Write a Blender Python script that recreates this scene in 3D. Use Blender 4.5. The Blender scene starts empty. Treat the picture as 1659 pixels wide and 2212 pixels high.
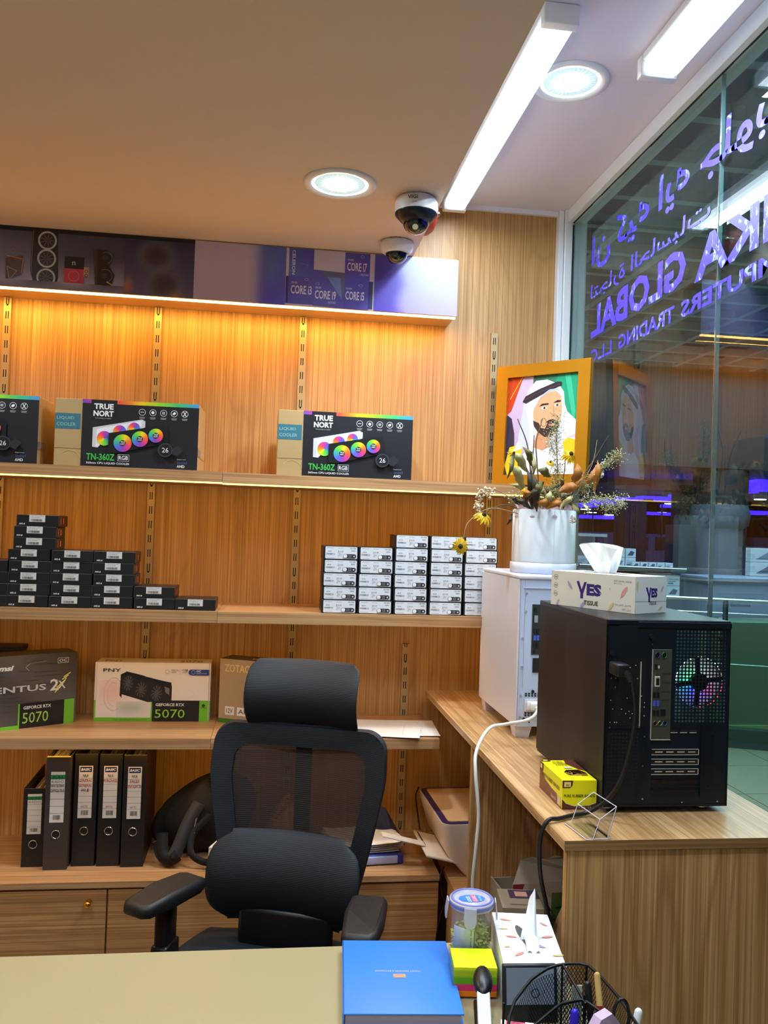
import bpy, bmesh, math, random
from mathutils import Vector, Matrix
from math import pi, sin, cos, tan, radians

random.seed(7)
C = bpy.context.scene.collection
SC = bpy.context.scene

# ------------------------------------------------------------ camera, world, exposure
H = 1.55                                   # eye height above the shop floor
YAW, PITCH, ROLL, FPX = .131, .0199, .034, 1800.0
cam = bpy.data.cameras.new('camera'); co = bpy.data.objects.new('camera', cam); C.objects.link(co)
_f = Vector((sin(YAW)*cos(PITCH), cos(YAW)*cos(PITCH), sin(PITCH)))
_r = Vector((cos(YAW), -sin(YAW), 0)); _u = _r.cross(_f)
_r2 = cos(ROLL)*_r + sin(ROLL)*_u; _u2 = -sin(ROLL)*_r + cos(ROLL)*_u
co.matrix_world = Matrix(((_r2.x, _u2.x, -_f.x, 0), (_r2.y, _u2.y, -_f.y, 0), (_r2.z, _u2.z, -_f.z, H), (0, 0, 0, 1)))
cam.sensor_fit = 'VERTICAL'; cam.sensor_height = 24.0; cam.lens = 24.0*FPX/2212
cam.clip_start = .02; cam.clip_end = 100
SC.camera = co

w = bpy.data.worlds.new('world'); SC.world = w; w.use_nodes = True
w.node_tree.nodes['Background'].inputs[0].default_value = (.25, .35, .5, 1)
w.node_tree.nodes['Background'].inputs[1].default_value = .05
SC.view_settings.view_transform = 'Standard'; SC.view_settings.look = 'None'
SC.view_settings.gamma = 1; SC.view_settings.use_curve_mapping = False
SC.view_settings.exposure = 0.45

COOL = (.70, .86, 1.0); WARM = (1.0, .51, .085)
def area(name, loc, size, size_y, power, col, rot=(0, 0, 0)):
    l = bpy.data.lights.new(name, 'AREA'); l.shape = 'RECTANGLE'; l.size = size; l.size_y = size_y
    l.energy = power; l.color = col
    o = bpy.data.objects.new(name, l); o.location = loc; o.rotation_euler = rot; C.objects.link(o); return o
def point(name, loc, power, col, r=.05):
    l = bpy.data.lights.new(name, 'POINT'); l.energy = power; l.color = col; l.shadow_soft_size = r
    o = bpy.data.objects.new(name, l); o.location = loc; C.objects.link(o); return o
# lamps the room has: LED strips under fascia and shelf, ceiling battens, two downlights in view; the other downlights and lower shelf strips are added
area('fascia_led_light', (-.8, 2.90, 2.285), 2.8, .012, 7.5, WARM, (radians(12), 0, 0))
area('shelf_led_light', (-.6, 2.72, 1.668), 3.2, .012, 3.6, WARM, (radians(14), 0, 0))
area('shelf_led_light', (-.6, 2.71, 1.225), 3.0, .012, 1.3, WARM, (radians(14), 0, 0))  # added to warm the wall below, no strip visible on this shelf
area('shelf_led_light', (-.85, 2.70, .835), 2.7, .012, 1.6, WARM, (radians(14), 0, 0))  # likewise added for the orange wall behind the files
area('batten_light', (.605, 2.35, 2.68), .06, .95, 6.5, COOL)
area('batten_light', (.90, 1.36, 2.68), .07, 1.2, 13, COOL)
for _x, _y, _z, _p in ((.148, 2.295, 2.49, 14), (.739, 2.114, 2.742, 13), (-1.0, 2.25, 2.49, 12), (-.75, 1.05, 2.49, 15), (.10, .9, 2.49, 15), (-.4, -.3, 2.49, 14), (-1.4, -.3, 2.49, 12)):  # first two are in view, the others added unseen to light the desk
    _l = bpy.data.lights.new('downlight_lamp', 'SPOT'); _l.energy = _p*1.6; _l.color = (.86, .95, 1.0); _l.spot_size = radians(140); _l.spot_blend = .6; _l.shadow_soft_size = .05
    _o = bpy.data.objects.new('downlight_lamp', _l); _o.location = (_x, _y, _z-.02); C.objects.link(_o)
# the mall outside: area lights added to brighten it, no fixtures there
area('mall_fill_light', (4.5, 7.0, 3.4), 3, 3, 150, (.66, .86, 1.0))
area('mall_fill_light', (2.6, 4.0, 3.4), 1.5, 3, 120, (.85, 1.0, .92))
area('mall_fill_light', (6.5, 12.0, 2.30), 4, 3, 90, (.5, .6, 1.0))

# ------------------------------------------------------------ helpers
def lin(c):
    if isinstance(c, (int, float)): c = (c, c, c)
    return tuple(((v/255)/12.92 if v/255 <= .04045 else (((v/255)+.055)/1.055)**2.4) for v in c)
MATS = {}
def mat(name, col=(200, 200, 200), rough=.5, metal=0., emit=0., alpha=None, trans=0., ior=1.45, coat=0., spec=.5, ecol=None, bump=None):
    if name in MATS: return MATS[name]
    m = bpy.data.materials.new(name); m.use_nodes = True; MATS[name] = m
    nt = m.node_tree; b = nt.nodes['Principled BSDF']; c = lin(col)+(1,)
    b.inputs['Base Color'].default_value = c; b.inputs['Roughness'].default_value = rough
    b.inputs['Metallic'].default_value = metal; b.inputs['IOR'].default_value = ior
    b.inputs['Transmission Weight'].default_value = trans; b.inputs['Coat Weight'].default_value = coat
    b.inputs['Specular IOR Level'].default_value = spec
    if alpha is not None: b.inputs['Alpha'].default_value = alpha
    if emit:
        b.inputs['Emission Color'].default_value = (lin(ecol)+(1,)) if ecol else c
        b.inputs['Emission Strength'].default_value = emit
    if bump:
        sc, st = bump
        n = nt.nodes.new('ShaderNodeTexNoise'); n.inputs['Scale'].default_value = sc
        tc = nt.nodes.new('ShaderNodeTexCoord'); nt.links.new(tc.outputs['Object'], n.inputs['Vector'])
        bp = nt.nodes.new('ShaderNodeBump'); bp.inputs['Strength'].default_value = st; bp.inputs['Distance'].default_value = .002
        nt.links.new(n.outputs['Fac'], bp.inputs['Height']); nt.links.new(bp.outputs[0], b.inputs['Normal'])
    return m

def wood(name, light, dark, axis='z', band=9., rough=.42, off=0., figure=.3):
    if name in MATS: return MATS[name]
    m = bpy.data.materials.new(name); m.use_nodes = True; MATS[name] = m
    nt = m.node_tree; N = nt.nodes; L = nt.links; b = N['Principled BSDF']
    tc = N.new('ShaderNodeTexCoord')
    def mp(s, k):
        v = [s, s, s]; v['xyz'.index(axis)] = k
        q = N.new('ShaderNodeMapping'); q.inputs['Scale'].default_value = v; q.inputs['Location'].default_value = (off, off*.7, off*.3)
        L.new(tc.outputs['Object'], q.inputs['Vector']); return q.outputs[0]
    def noise(vec, sc, det, dist=0.):
        n = N.new('ShaderNodeTexNoise'); n.inputs['Scale'].default_value = sc; n.inputs['Detail'].default_value = det
        n.inputs['Distortion'].default_value = dist; L.new(vec, n.inputs['Vector']); return n.outputs['Fac']
    def ramp(fac, p0, c0, p1, c1):
        r = N.new('ShaderNodeValToRGB'); r.color_ramp.elements[0].position = p0; r.color_ramp.elements[0].color = c0
        r.color_ramp.elements[1].position = p1; r.color_ramp.elements[1].color = c1; L.new(fac, r.inputs[0]); return r.outputs[0]
    def mix(a, bb, fac, mode='MIX'):
        x = N.new('ShaderNodeMix'); x.data_type = 'RGBA'; x.blend_type = mode
        L.new(a, x.inputs[6]); L.new(bb, x.inputs[7])
        if isinstance(fac, float): x.inputs[0].default_value = fac
        else: L.new(fac, x.inputs[0])
        return x.outputs[2]
    ld = lin(light)+(1,); dk = lin(dark)+(1,)
    # slow figure: contour lines of a stretched noise give the cathedral grain
    fig = noise(mp(1., .14), 3.2, 2., .3)
    mu = N.new('ShaderNodeMath'); mu.operation = 'MULTIPLY'; L.new(fig, mu.inputs[0]); mu.inputs[1].default_value = band*2.2
    fr = N.new('ShaderNodeMath'); fr.operation = 'PINGPONG'; L.new(mu.outputs[0], fr.inputs[0]); fr.inputs[1].default_value = .5
    f1 = ramp(fr.outputs[0], .02, (1-figure,)*3+(1,), .16, (1, 1, 1, 1))
    f2 = ramp(noise(mp(1., .008), 190., 3.), .36, (.22, .22, .22, 1), .60, (1, 1, 1, 1))
    f3 = ramp(noise(mp(1., .05), 14., 3.), .35, (.40, .40, .40, 1), .65, (1, 1, 1, 1))
    f4 = ramp(noise(mp(1., .01), 60., 2.), .42, (.5, .5, .5, 1), .58, (1, 1, 1, 1))
    g = mix(f2, f1, .9, 'MULTIPLY'); g = mix(g, f3, .5, 'MULTIPLY'); g = mix(g, f4, .5, 'MULTIPLY')
    rgbL = N.new('ShaderNodeRGB'); rgbL.outputs[0].default_value = ld
    rgbD = N.new('ShaderNodeRGB'); rgbD.outputs[0].default_value = dk
    col = mix(rgbD.outputs[0], rgbL.outputs[0], g)
    L.new(col, b.inputs['Base Color']); b.inputs['Roughness'].default_value = rough
    bp = N.new('ShaderNodeBump'); bp.inputs['Strength'].default_value = .12; bp.inputs['Distance'].default_value = .001
    L.new(g, bp.inputs['Height']); L.new(bp.outputs[0], b.inputs['Normal'])
    return m

def glass_mat(name, tint=(225, 238, 236), boost=1.7, rough=0.0, base=0.0):
    if name in MATS: return MATS[name]
    m = bpy.data.materials.new(name); m.use_nodes = True; MATS[name] = m
    nt = m.node_tree; N = nt.nodes; L = nt.links
    for n in list(N):
        if n.type != 'OUTPUT_MATERIAL': N.remove(n)
    out = [n for n in N if n.type == 'OUTPUT_MATERIAL'][0]
    t = N.new('ShaderNodeBsdfTransparent'); t.inputs[0].default_value = lin(tint)+(1,)
    g = N.new('ShaderNodeBsdfGlossy'); g.inputs['Roughness'].default_value = rough
    fr = N.new('ShaderNodeFresnel'); fr.inputs[0].default_value = 1.5
    mu = N.new('ShaderNodeMath'); mu.operation = 'MULTIPLY_ADD'; mu.use_clamp = True; mu.inputs[1].default_value = boost; mu.inputs[2].default_value = base
    gm = N.new('ShaderNodeNewGeometry'); io = N.new('ShaderNodeMath'); io.operation = 'MULTIPLY_ADD'; io.inputs[1].default_value = 1/1.5-1.5; io.inputs[2].default_value = 1.5
    L.new(gm.outputs['Backfacing'], io.inputs[0]); L.new(io.outputs[0], fr.inputs[0])
    L.new(fr.outputs[0], mu.inputs[0])
    mx = N.new('ShaderNodeMixShader'); L.new(mu.outputs[0], mx.inputs[0]); L.new(t.outputs[0], mx.inputs[1]); L.new(g.outputs[0], mx.inputs[2])
    L.new(mx.outputs[0], out.inputs[0]); return m

def ink_mat():
    m = bpy.data.materials.new('printed_ink'); m.use_nodes = True; MATS['ink'] = m
    nt = m.node_tree; b = nt.nodes['Principled BSDF']; a = nt.nodes.new('ShaderNodeAttribute'); a.attribute_name = 'Col'
    nt.links.new(a.outputs['Color'], b.inputs['Base Color']); b.inputs['Roughness'].default_value = .38
    return m
ink_mat()

def setp(o, label=None, cat=None, group=None, kind=None):
    if label: o['label'] = label
    if cat: o['category'] = cat
    if group: o['group'] = group
    if kind: o['kind'] = kind
    return o
def thing(name, label, cat, loc=(0, 0, 0), rz=0., group=None, kind=None):
    o = bpy.data.objects.new(name, None); o.empty_display_size = .02; C.objects.link(o)
    o.location = loc; o.rotation_euler = (0, 0, rz)
    return setp(o, label, cat, group, kind)
def dup(root, loc, rz, label=None, group=None):
    r = root.copy(); C.objects.link(r); r.location = loc; r.rotation_euler = (0, 0, rz)
    if label: r['label'] = label
    if group: r['group'] = group
    for ch in list(root.children):
        c = ch.copy(); C.objects.link(c); c.parent = r
        for g in list(ch.children):
            d = g.copy(); C.objects.link(d); d.parent = c
    return r

class B:
    """collects primitives in one mesh"""
    def __init__(s): s.v = []; s.f = []; s.mi = []; s.ms = []; s.sm = []
    def _m(s, m):
        m = MATS[m] if isinstance(m, str) else m
        if m not in s.ms: s.ms.append(m)
        return s.ms.index(m)
    def add(s, vs, fs, m, smooth=False, T=None):
        k = len(s.v); i = s._m(m)
        if T is not None: vs = [T @ Vector(p) for p in vs]
        s.v += [tuple(p) for p in vs]
        for f in fs: s.f.append([k+a for a in f]); s.mi.append(i); s.sm.append(smooth)
        return s
    def box(s, x0, x1, y0, y1, z0, z1, m, bev=0., T=None, seg=2):
        if bev <= 0:
            vs = [(x0, y0, z0), (x1, y0, z0), (x1, y1, z0), (x0, y1, z0), (x0, y0, z1), (x1, y0, z1), (x1, y1, z1), (x0, y1, z1)]
            return s.add(vs, [(0, 3, 2, 1), (4, 5, 6, 7), (0, 1, 5, 4), (1, 2, 6, 5), (2, 3, 7, 6), (3, 0, 4, 7)], m, False, T)
        bm = bmesh.new(); bmesh.ops.create_cube(bm, size=1.)
        for q in bm.verts: q.co = Vector(((x0+x1)/2+q.co.x*(x1-x0), (y0+y1)/2+q.co.y*(y1-y0), (z0+z1)/2+q.co.z*(z1-z0)))
        bmesh.ops.bevel(bm, geom=bm.edges[:], offset=min(bev, .49*min(x1-x0, y1-y0, z1-z0)), segments=seg, affect='EDGES', profile=.5)
        return s.bm(bm, m, seg > 1, T)
    def bm(s, bm, m, smooth=False, T=None):
        bm.verts.index_update()
        s.add([q.co[:] for q in bm.verts], [[q.index for q in f.verts] for f in bm.faces], m, smooth, T); bm.free(); return s
    def cyl(s, p0, p1, r0, m, r1=None, n=20, caps=True, smooth=True):
        p0 = Vector(p0); p1 = Vector(p1); r1 = r0 if r1 is None else r1
        d = (p1-p0).normalized(); a = d.orthogonal().normalized(); b = d.cross(a)
        vs = [p0+r0*(cos(2*pi*i/n)*a+sin(2*pi*i/n)*b) for i in range(n)]+[p1+r1*(cos(2*pi*i/n)*a+sin(2*pi*i/n)*b) for i in range(n)]
        s.add(vs, [(i, (i+1) % n, n+(i+1) % n, n+i) for i in range(n)], m, smooth)
        if caps: s.add(vs, [list(range(n))[::-1], list(range(n, 2*n))], m, False)
        return s
    def tube(s, pts, r, m, n=8, closed=False, caps=True):
        pts = [Vector(p) for p in pts]; k = len(pts)
        rr = r if isinstance(r, (list, tuple)) else [r]*k
        vs = []; nrm = None
        for i in range(k):
            a = pts[(i-1) % k] if (i or closed) else pts[0]; b = pts[(i+1) % k] if (i < k-1 or closed) else pts[-1]
            d = (b-a).normalized()
            if nrm is None: nrm = d.orthogonal().normalized()
            nrm = (nrm-d*nrm.dot(d))
            nrm = nrm.normalized() if nrm.length > 1e-6 else d.orthogonal().normalized()
            bn = d.cross(nrm)
            vs += [pts[i]+rr[i]*(cos(2*pi*j/n)*nrm+sin(2*pi*j/n)*bn) for j in range(n)]
        fs = []
        for i in range(k if closed else k-1):
            for j in range(n):
                a = i*n+j; b = i*n+(j+1) % n; q = ((i+1) % k)*n
                fs.append((a, b, q+(j+1) % n, q+j))
        s.add(vs, fs, m, True)
        if caps and not closed: s.add(vs, [list(range(n))[::-1], list(range((k-1)*n, k*n))], m, False)
        return s
    def lathe(s, prof, m, c=(0, 0, 0), n=32, axis='z', smooth=True, T=None):
        vs = []
        for r, z in prof:
            for i in range(n):
                a = 2*pi*i/n
                p = (r*cos(a), r*sin(a), z)
                if axis == 'y': p = (r*cos(a), z, r*sin(a))
                if axis == 'x': p = (z, r*cos(a), r*sin(a))
                vs.append((c[0]+p[0], c[1]+p[1], c[2]+p[2]))
        fs = []
        for k in range(len(prof)-1):
            for i in range(n): fs.append((k*n+i, k*n+(i+1) % n, (k+1)*n+(i+1) % n, (k+1)*n+i))
        return s.add(vs, fs, m, smooth, T)
    def prism(s, poly, z0, z1, m, T=None, side_m=None):
        n = len(poly); vs = [(x, y, z0) for x, y in poly]+[(x, y, z1) for x, y in poly]
        s.add(vs, [list(range(n))[::-1], list(range(n, 2*n))], m, False, T)
        s.add(vs, [(i, (i+1) % n, n+(i+1) % n, n+i) for i in range(n)], side_m or m, False, T); return s
    def surf(s, fn, nu, nv, m, smooth=True, wrap=False):
        vs = [fn(i/nu, j/nv) for j in range(nv+1) for i in range(nu+1)]
        return s.add(vs, [(j*(nu+1)+i, j*(nu+1)+i+1, (j+1)*(nu+1)+i+1, (j+1)*(nu+1)+i) for j in range(nv) for i in range(nu)], m, smooth)
    def ball(s, c, r, m, nu=12, nv=8, T=None):
        rx, ry, rz = (r, r, r) if isinstance(r, (int, float)) else r
        vs = [(c[0], c[1], c[2]+rz)]; fs = []
        for j in range(1, nv):
            t = pi*j/nv
            for i in range(nu): vs.append((c[0]+rx*sin(t)*cos(2*pi*i/nu), c[1]+ry*sin(t)*sin(2*pi*i/nu), c[2]+rz*cos(t)))
        vs.append((c[0], c[1], c[2]-rz)); e = len(vs)-1
        for i in range(nu): fs.append((0, 1+i, 1+(i+1) % nu)); fs.append((e, 1+(nv-2)*nu+(i+1) % nu, 1+(nv-2)*nu+i))
        for j in range(nv-2):
            for i in range(nu):
                a = 1+j*nu; fs.append((a+i, a+nu+i, a+nu+(i+1) % nu, a+(i+1) % nu))
        return s.add(vs, fs, m, True, T)
    def obj(s, name, parent=None, label=None, kind=None, cat=None, group=None):
        me = bpy.data.meshes.new(name); me.from_pydata(s.v, [], s.f)
        for m in s.ms: me.materials.append(m)
        me.polygons.foreach_set('material_index', s.mi); me.polygons.foreach_set('use_smooth', s.sm); me.update()
        o = bpy.data.objects.new(name, me); C.objects.link(o)
        if parent: o.parent = parent
        return setp(o, label, cat, group, kind)

_tc = {}
def text2d(txt, off=0., shear=0., vertical=False):
    k = (txt, off, shear)
    if k in _tc: return _tc[k]
    cu = bpy.data.curves.new('t', 'FONT'); cu.body = txt; cu.offset = off; cu.shear = shear; cu.resolution_u = 2
    o = bpy.data.objects.new('t', cu); C.objects.link(o)
    dg = bpy.context.evaluated_depsgraph_get(); me = o.evaluated_get(dg).to_mesh()
    vs = [(q.co.x, q.co.y) for q in me.vertices]; fs = [list(p.vertices) for p in me.polygons]
    o.evaluated_get(dg).to_mesh_clear(); bpy.data.objects.remove(o); bpy.data.curves.remove(cu)
    if not vs: vs = [(0, 0), (.01, 0), (.01, .01)]; fs = []
    x0 = min(a for a, b in vs); x1 = max(a for a, b in vs); y0 = min(b for a, b in vs); y1 = max(b for a, b in vs)
    _tc[k] = (vs, fs, x0, x1, y0, y1); return _tc[k]

class Print:
    """flat print on a face: origin o (lower left), U right, V up, unit metres"""
    def __init__(s, o, U, V, w=1., h=1., lift=.0004):
        s.o = Vector(o); s.U = Vector(U).normalized(); s.V = Vector(V).normalized(); s.n = s.U.cross(s.V); s.w = w; s.h = h
        s.lift = lift; s.v = []; s.f = []; s.c = []
    def _p(s, u, v): return tuple(s.o+s.U*(u*s.w)+s.V*(v*s.h)+s.n*s.lift)
    def poly(s, pts, col, cols=None):
        k = len(s.v); s.v += [s._p(*p) for p in pts]; s.f.append(list(range(k, k+len(pts))))
        s.c.append([lin(q) for q in cols] if cols else [lin(col)]*len(pts)); s.lift += .00006; return s
    def rect(s, u0, v0, u1, v1, col, cols=None): return s.poly([(u0, v0), (u1, v0), (u1, v1), (u0, v1)], col, cols)
    def grid(s, u0, v0, u1, v1, fn, nu=12, nv=8):
        """colour field fn(a, b) -> rgb, smooth between corners"""
        for j in range(nv):
            for i in range(nu):
                q = [(i/nu, j/nv), ((i+1)/nu, j/nv), ((i+1)/nu, (j+1)/nv), (i/nu, (j+1)/nv)]
                k = len(s.v); s.v += [s._p(u0+(u1-u0)*a, v0+(v1-v0)*b) for a, b in q]; s.f.append(list(range(k, k+4))); s.c.append([lin(fn(a, b)) for a, b in q])
        s.lift += .00006; return s
    def disk(s, u, v, r, col, n=20, a0=0., a1=2*pi, r2=None, tilt=0.):
        asp = s.w/s.h; rv = r2 if r2 is not None else r*asp
        pts = []
        for i in range(n+(0 if a1-a0 > 6.28 else 1)):
            a = a0+(a1-a0)*i/n; x = r*cos(a); y = rv*sin(a)
            pts.append((u+x*cos(tilt)-y/asp*sin(tilt), v+x*asp*sin(tilt)+y*cos(tilt)))
        if a1-a0 < 6.28: pts.append((u, v))
        return s.poly(pts, col)
    def ring(s, u, v, r, t, col, n=24, r2=None, a0=0., a1=2*pi):
        asp = s.w/s.h; rv = r2 if r2 is not None else r*asp; q = 1-t/r
        for i in range(n):
            a = a0+(a1-a0)*i/n; b = a0+(a1-a0)*(i+1)/n
            k = len(s.v); s.v += [s._p(u+r*e*cos(x), v+rv*e*sin(x)) for e, x in ((1, a), (1, b), (q, b), (q, a))]
            s.f.append([k, k+1, k+2, k+3]); s.c.append([lin(col)]*4)
        s.lift += .00006; return s
    def line(s, pts, t, col):
        asp = s.w/s.h
        for (a, b), (c, d) in zip(pts, pts[1:]):
            dx = (c-a)*s.w; dy = (d-b)*s.h; l = math.hypot(dx, dy) or 1; nx = -dy/l*t/2; ny = dx/l*t/2
            k = len(s.v); s.v += [s._p(a+nx/s.w, b+ny/s.h), s._p(a-nx/s.w, b-ny/s.h), s._p(c-nx/s.w, d-ny/s.h), s._p(c+nx/s.w, d+ny/s.h)]
            s.f.append([k, k+1, k+2, k+3]); s.c.append([lin(col)]*4)
        s.lift += .00006; return s
    def text(s, txt, u, v, h, col, wid=None, al='l', off=0., shear=0., rot=0., jit=0.):
        """lower-left (or centre / right) at u, v; h = height in v units; wid = width in u units"""
        vs, fs, x0, x1, y0, y1 = text2d(txt, off, shear)
        sy = h*s.h/(y1-y0); sx = sy if wid is None else wid*s.w/(x1-x0)
        W = (x1-x0)*sx; ox = {'l': 0, 'c': -W/2, 'r': -W}[al]
        c, sn = cos(rot), sin(rot); k = len(s.v)
        for a, b in vs:
            X = (a-x0)*sx+ox; Y = (b-y0)*sy+(random.uniform(-jit, jit) if jit else 0)
            s.v.append(s._p(u+(X*c-Y*sn)/s.w, v+(X*sn+Y*c)/s.h))
        for f in fs: s.f.append([k+i for i in f]); s.c.append([lin(col)]*len(f))
        s.lift += .00006; return s
    def obj(s, name, parent=None, label=None, m='ink', kind=None):
        me = bpy.data.meshes.new(name); me.from_pydata(s.v, [], s.f)
        at = me.color_attributes.new('Col', 'FLOAT_COLOR', 'CORNER')
        flat = []
        for f in s.c:
            for c in f: flat += [c[0], c[1], c[2], 1.]
        at.data.foreach_set('color', flat); me.materials.append(MATS[m]); me.update()
        o = bpy.data.objects.new(name, me); C.objects.link(o)
        if parent: o.parent = parent
        return setp(o, label, None, None, kind)

ORD = ['first', 'second', 'third', 'fourth', 'fifth', 'sixth', 'seventh', 'eighth', 'ninth', 'tenth']
X3, Y3, Z3 = (1, 0, 0), (0, 1, 0), (0, 0, 1)
# ------------------------------------------------------------ materials
wood('wood_wall', (206, 159, 98), (146, 100, 50), 'z', 9)
wood('wood_shelf', (205, 160, 112), (150, 104, 64), 'x', 10, off=2.)
wood('wood_counter', (212, 172, 122), (156, 112, 68), 'y', 9, .36, off=5., figure=.5)
wood('wood_counter_edge', (192, 150, 100), (122, 84, 46), 'x', 10, off=7.)
wood('wood_end', (220, 172, 112), (150, 104, 56), 'z', 7, off=11., figure=.6)
wood('wood_door', (196, 146, 92), (140, 94, 52), 'x', 9, off=14.)
mat('ceiling_paint', (222, 216, 226), .85, bump=(60, .05))
mat('soffit_paint', (222, 204, 184), .8, bump=(60, .05))
mat('white_frame', (222, 226, 230), .45); mat('wall_paint', (205, 195, 182), .8)
mat('floor_tile', (150, 140, 125), .3); mat('steel', (190, 195, 200), .25, 1.); mat('chrome', (215, 215, 215), .12, 1.)
mat('standard_metal', (176, 150, 108), .4, .35); mat('slot_dark', (25, 14, 8), .8)
mat('led_warm', (255, 225, 150), .5, emit=9., ecol=(255, 214, 120))
mat('led_shelf', (255, 225, 130), .5, emit=3.5, ecol=(255, 208, 100))
mat('gold', (226, 170, 60), .15, 1.)
mat('black_plastic', (22, 22, 24), .42); mat('dark_plastic', (40, 40, 43), .45); mat('white_plastic', (232, 232, 232), .35)
mat('paper', (238, 232, 226), .7); mat('cardboard', (178, 142, 96), .7)
glass_mat('window_glass', (214, 228, 228), .85)
glass_mat('clear_acrylic', (246, 248, 250), .7)

# ------------------------------------------------------------ setting
def S(name, b, parent=None): return b.obj(name, parent, kind=None if parent else 'structure')
S('wall_back', B().box(-2.3, 1.011, 3.0, 3.08, 0, 2.755, 'wood_wall'))
S('floor', B().box(-2.3, 1.1, -1.6, 3.08, -.05, 0, 'floor_tile'))
S('ceiling', B().box(.4, 1.10, -1.6, 3.08, 2.755, 2.83, 'ceiling_paint').box(-2.3, .448, -1.6, 3.0, 2.503, 2.83, 'soffit_paint'))
S('wall_left', B().box(-2.38, -2.3, -1.6, 3.08, 0, 2.83, 'wall_paint'))
S('wall_front', B().box(-2.38, 1.1, -1.68, -1.6, 0, 2.83, 'wall_paint'))
S('trim_1', B().box(1.011, 1.030, 2.965, 3.08, 0, 2.755, 'white_frame', .002, seg=1).box(1.0315, 1.06, 2.955, 3.08, 0, 2.755, 'white_frame', .002, seg=1))
S('trim_2', B().box(.452, 1.011, 2.985, 2.9995, 2.738, 2.755, 'ceiling_paint'))
# glass shop front on the right
wn = thing('window_1', None, None, (0, 0, 0), kind='structure')
B().box(1.04, 1.11, -1.6, 2.955, 2.708, 2.755, 'white_frame', .002, seg=1).box(1.06, 1.115, 2.955, 3.08, 0, 2.755, 'white_frame').box(1.05, 1.08, -1.6, 2.955, 0, .03, 'steel').obj('window_frame', wn)
B().box(1.063, 1.073, 1.927, 2.954, .03, 2.709, 'window_glass').obj('glass_pane', wn)
B().box(1.063, 1.073, -1.6, 1.923, .03, 2.709, 'window_glass').obj('glass_pane', wn)
mat('seam_silicone', (190, 205, 205), .15, spec=.8)
B().box(1.0625, 1.0735, 1.9232, 1.9268, .03, 2.708, 'seam_silicone').box(1.061, 1.0625, 1.923, 1.9245, .03, 2.708, 'chrome').obj('glass_seam', wn)
mat('black_sealant', (25, 28, 30), .5)
sl = B()
for i in range(60):
    y = -1.5+i*.075; q = random.uniform(.001, .004); sl.box(1.060, 1.0645, y, y+.074, 2.7085-q, 2.7095, 'black_sealant')
for i in range(40):
    z = .98+i*.043; sl.box(1.059, 1.064, 2.9535-random.uniform(.0008, .004), 2.955, z, z+.042, 'black_sealant')
sl.obj('sealant_bead', wn)

# lettering on the outside of the pane, read from the mall (mirrored from inside)
def vinyl():
    m = bpy.data.materials.new('blue_vinyl'); m.use_nodes = True; MATS['vinyl'] = m
    nt = m.node_tree; b = nt.nodes['Principled BSDF']; tc = nt.nodes.new('ShaderNodeTexCoord')
    mpn = nt.nodes.new('ShaderNodeMapping'); mpn.inputs['Scale'].default_value = (1, 1, .6); nt.links.new(tc.outputs['Object'], mpn.inputs[0])
    n = nt.nodes.new('ShaderNodeTexNoise'); n.inputs['Scale'].default_value = 38; n.inputs['Detail'].default_value = 5; n.inputs['Distortion'].default_value = 1.6
    nt.links.new(mpn.outputs[0], n.inputs['Vector'])
    n2 = nt.nodes.new('ShaderNodeTexNoise'); n2.inputs['Scale'].default_value = 5; nt.links.new(tc.outputs['Object'], n2.inputs['Vector'])
    ad = nt.nodes.new('ShaderNodeMath'); ad.operation = 'MULTIPLY_ADD'; nt.links.new(n2.outputs['Fac'], ad.inputs[0]); ad.inputs[1].default_value = .5
    nt.links.new(n.outputs['Fac'], ad.inputs[2])
    r = nt.nodes.new('ShaderNodeValToRGB'); e = r.color_ramp.elements
    e[0].position = .84; e[0].color = lin((72, 56, 222))+(1,); e[1].position = .93; e[1].color = lin((150, 165, 225))+(1,)
    nt.links.new(ad.outputs[0], r.inputs[0]); nt.links.new(r.outputs[0], b.inputs['Base Color']); b.inputs['Roughness'].default_value = .35
    # light comes through the film from the lit shop: a translucent vinyl
    b.inputs['Subsurface Weight'].default_value = 0.
    return m
vinyl()
ymax = 2.752
gl = Print((1.0615, 0, 0), Y3, Z3, 1, 1, 0)          # U = +y, V = +z : right way round for a reader outside
AR1 = '\uFEDD\uFE8E\uFE91\uFEEE\uFEE0\uFE9F \uFEEA\uFEF3\uFE8D \uFEEA\uFEF4\uFEDB \uFEE5\uFE8D'
AR2 = '\uFE95\uFE8E\uFE92\uFEB3\uFE8E\uFEA4\uFEDF\uFE8D \uFE93\uFEAD\uFE8E\uFEA0\uFE98\uFEDF'
gl.text(AR1, ymax+.01, 2.455, .13, 0, wid=1.22, al='r', off=.02)
gl.text(AR2, ymax+.01, 2.352, .065, 0, wid=.80, al='r', off=.01)
gl.text('GLOBAL', ymax, 2.228, .108, 0, wid=.67, al='r', off=.035).text('NKA', 2.035, 2.215, .108, 0, wid=.46, al='r', off=.035)
gl.text('TRADING  L.L.C', ymax-.01, 2.142, .045, 0, wid=.60, al='r', off=.025).text('COMPUTERS', 2.105, 2.140, .045, 0, wid=.60, al='r', off=.03)
gl.obj('window_lettering', wn, 'blue peeling vinyl lettering, mirrored', m='vinyl')

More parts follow.
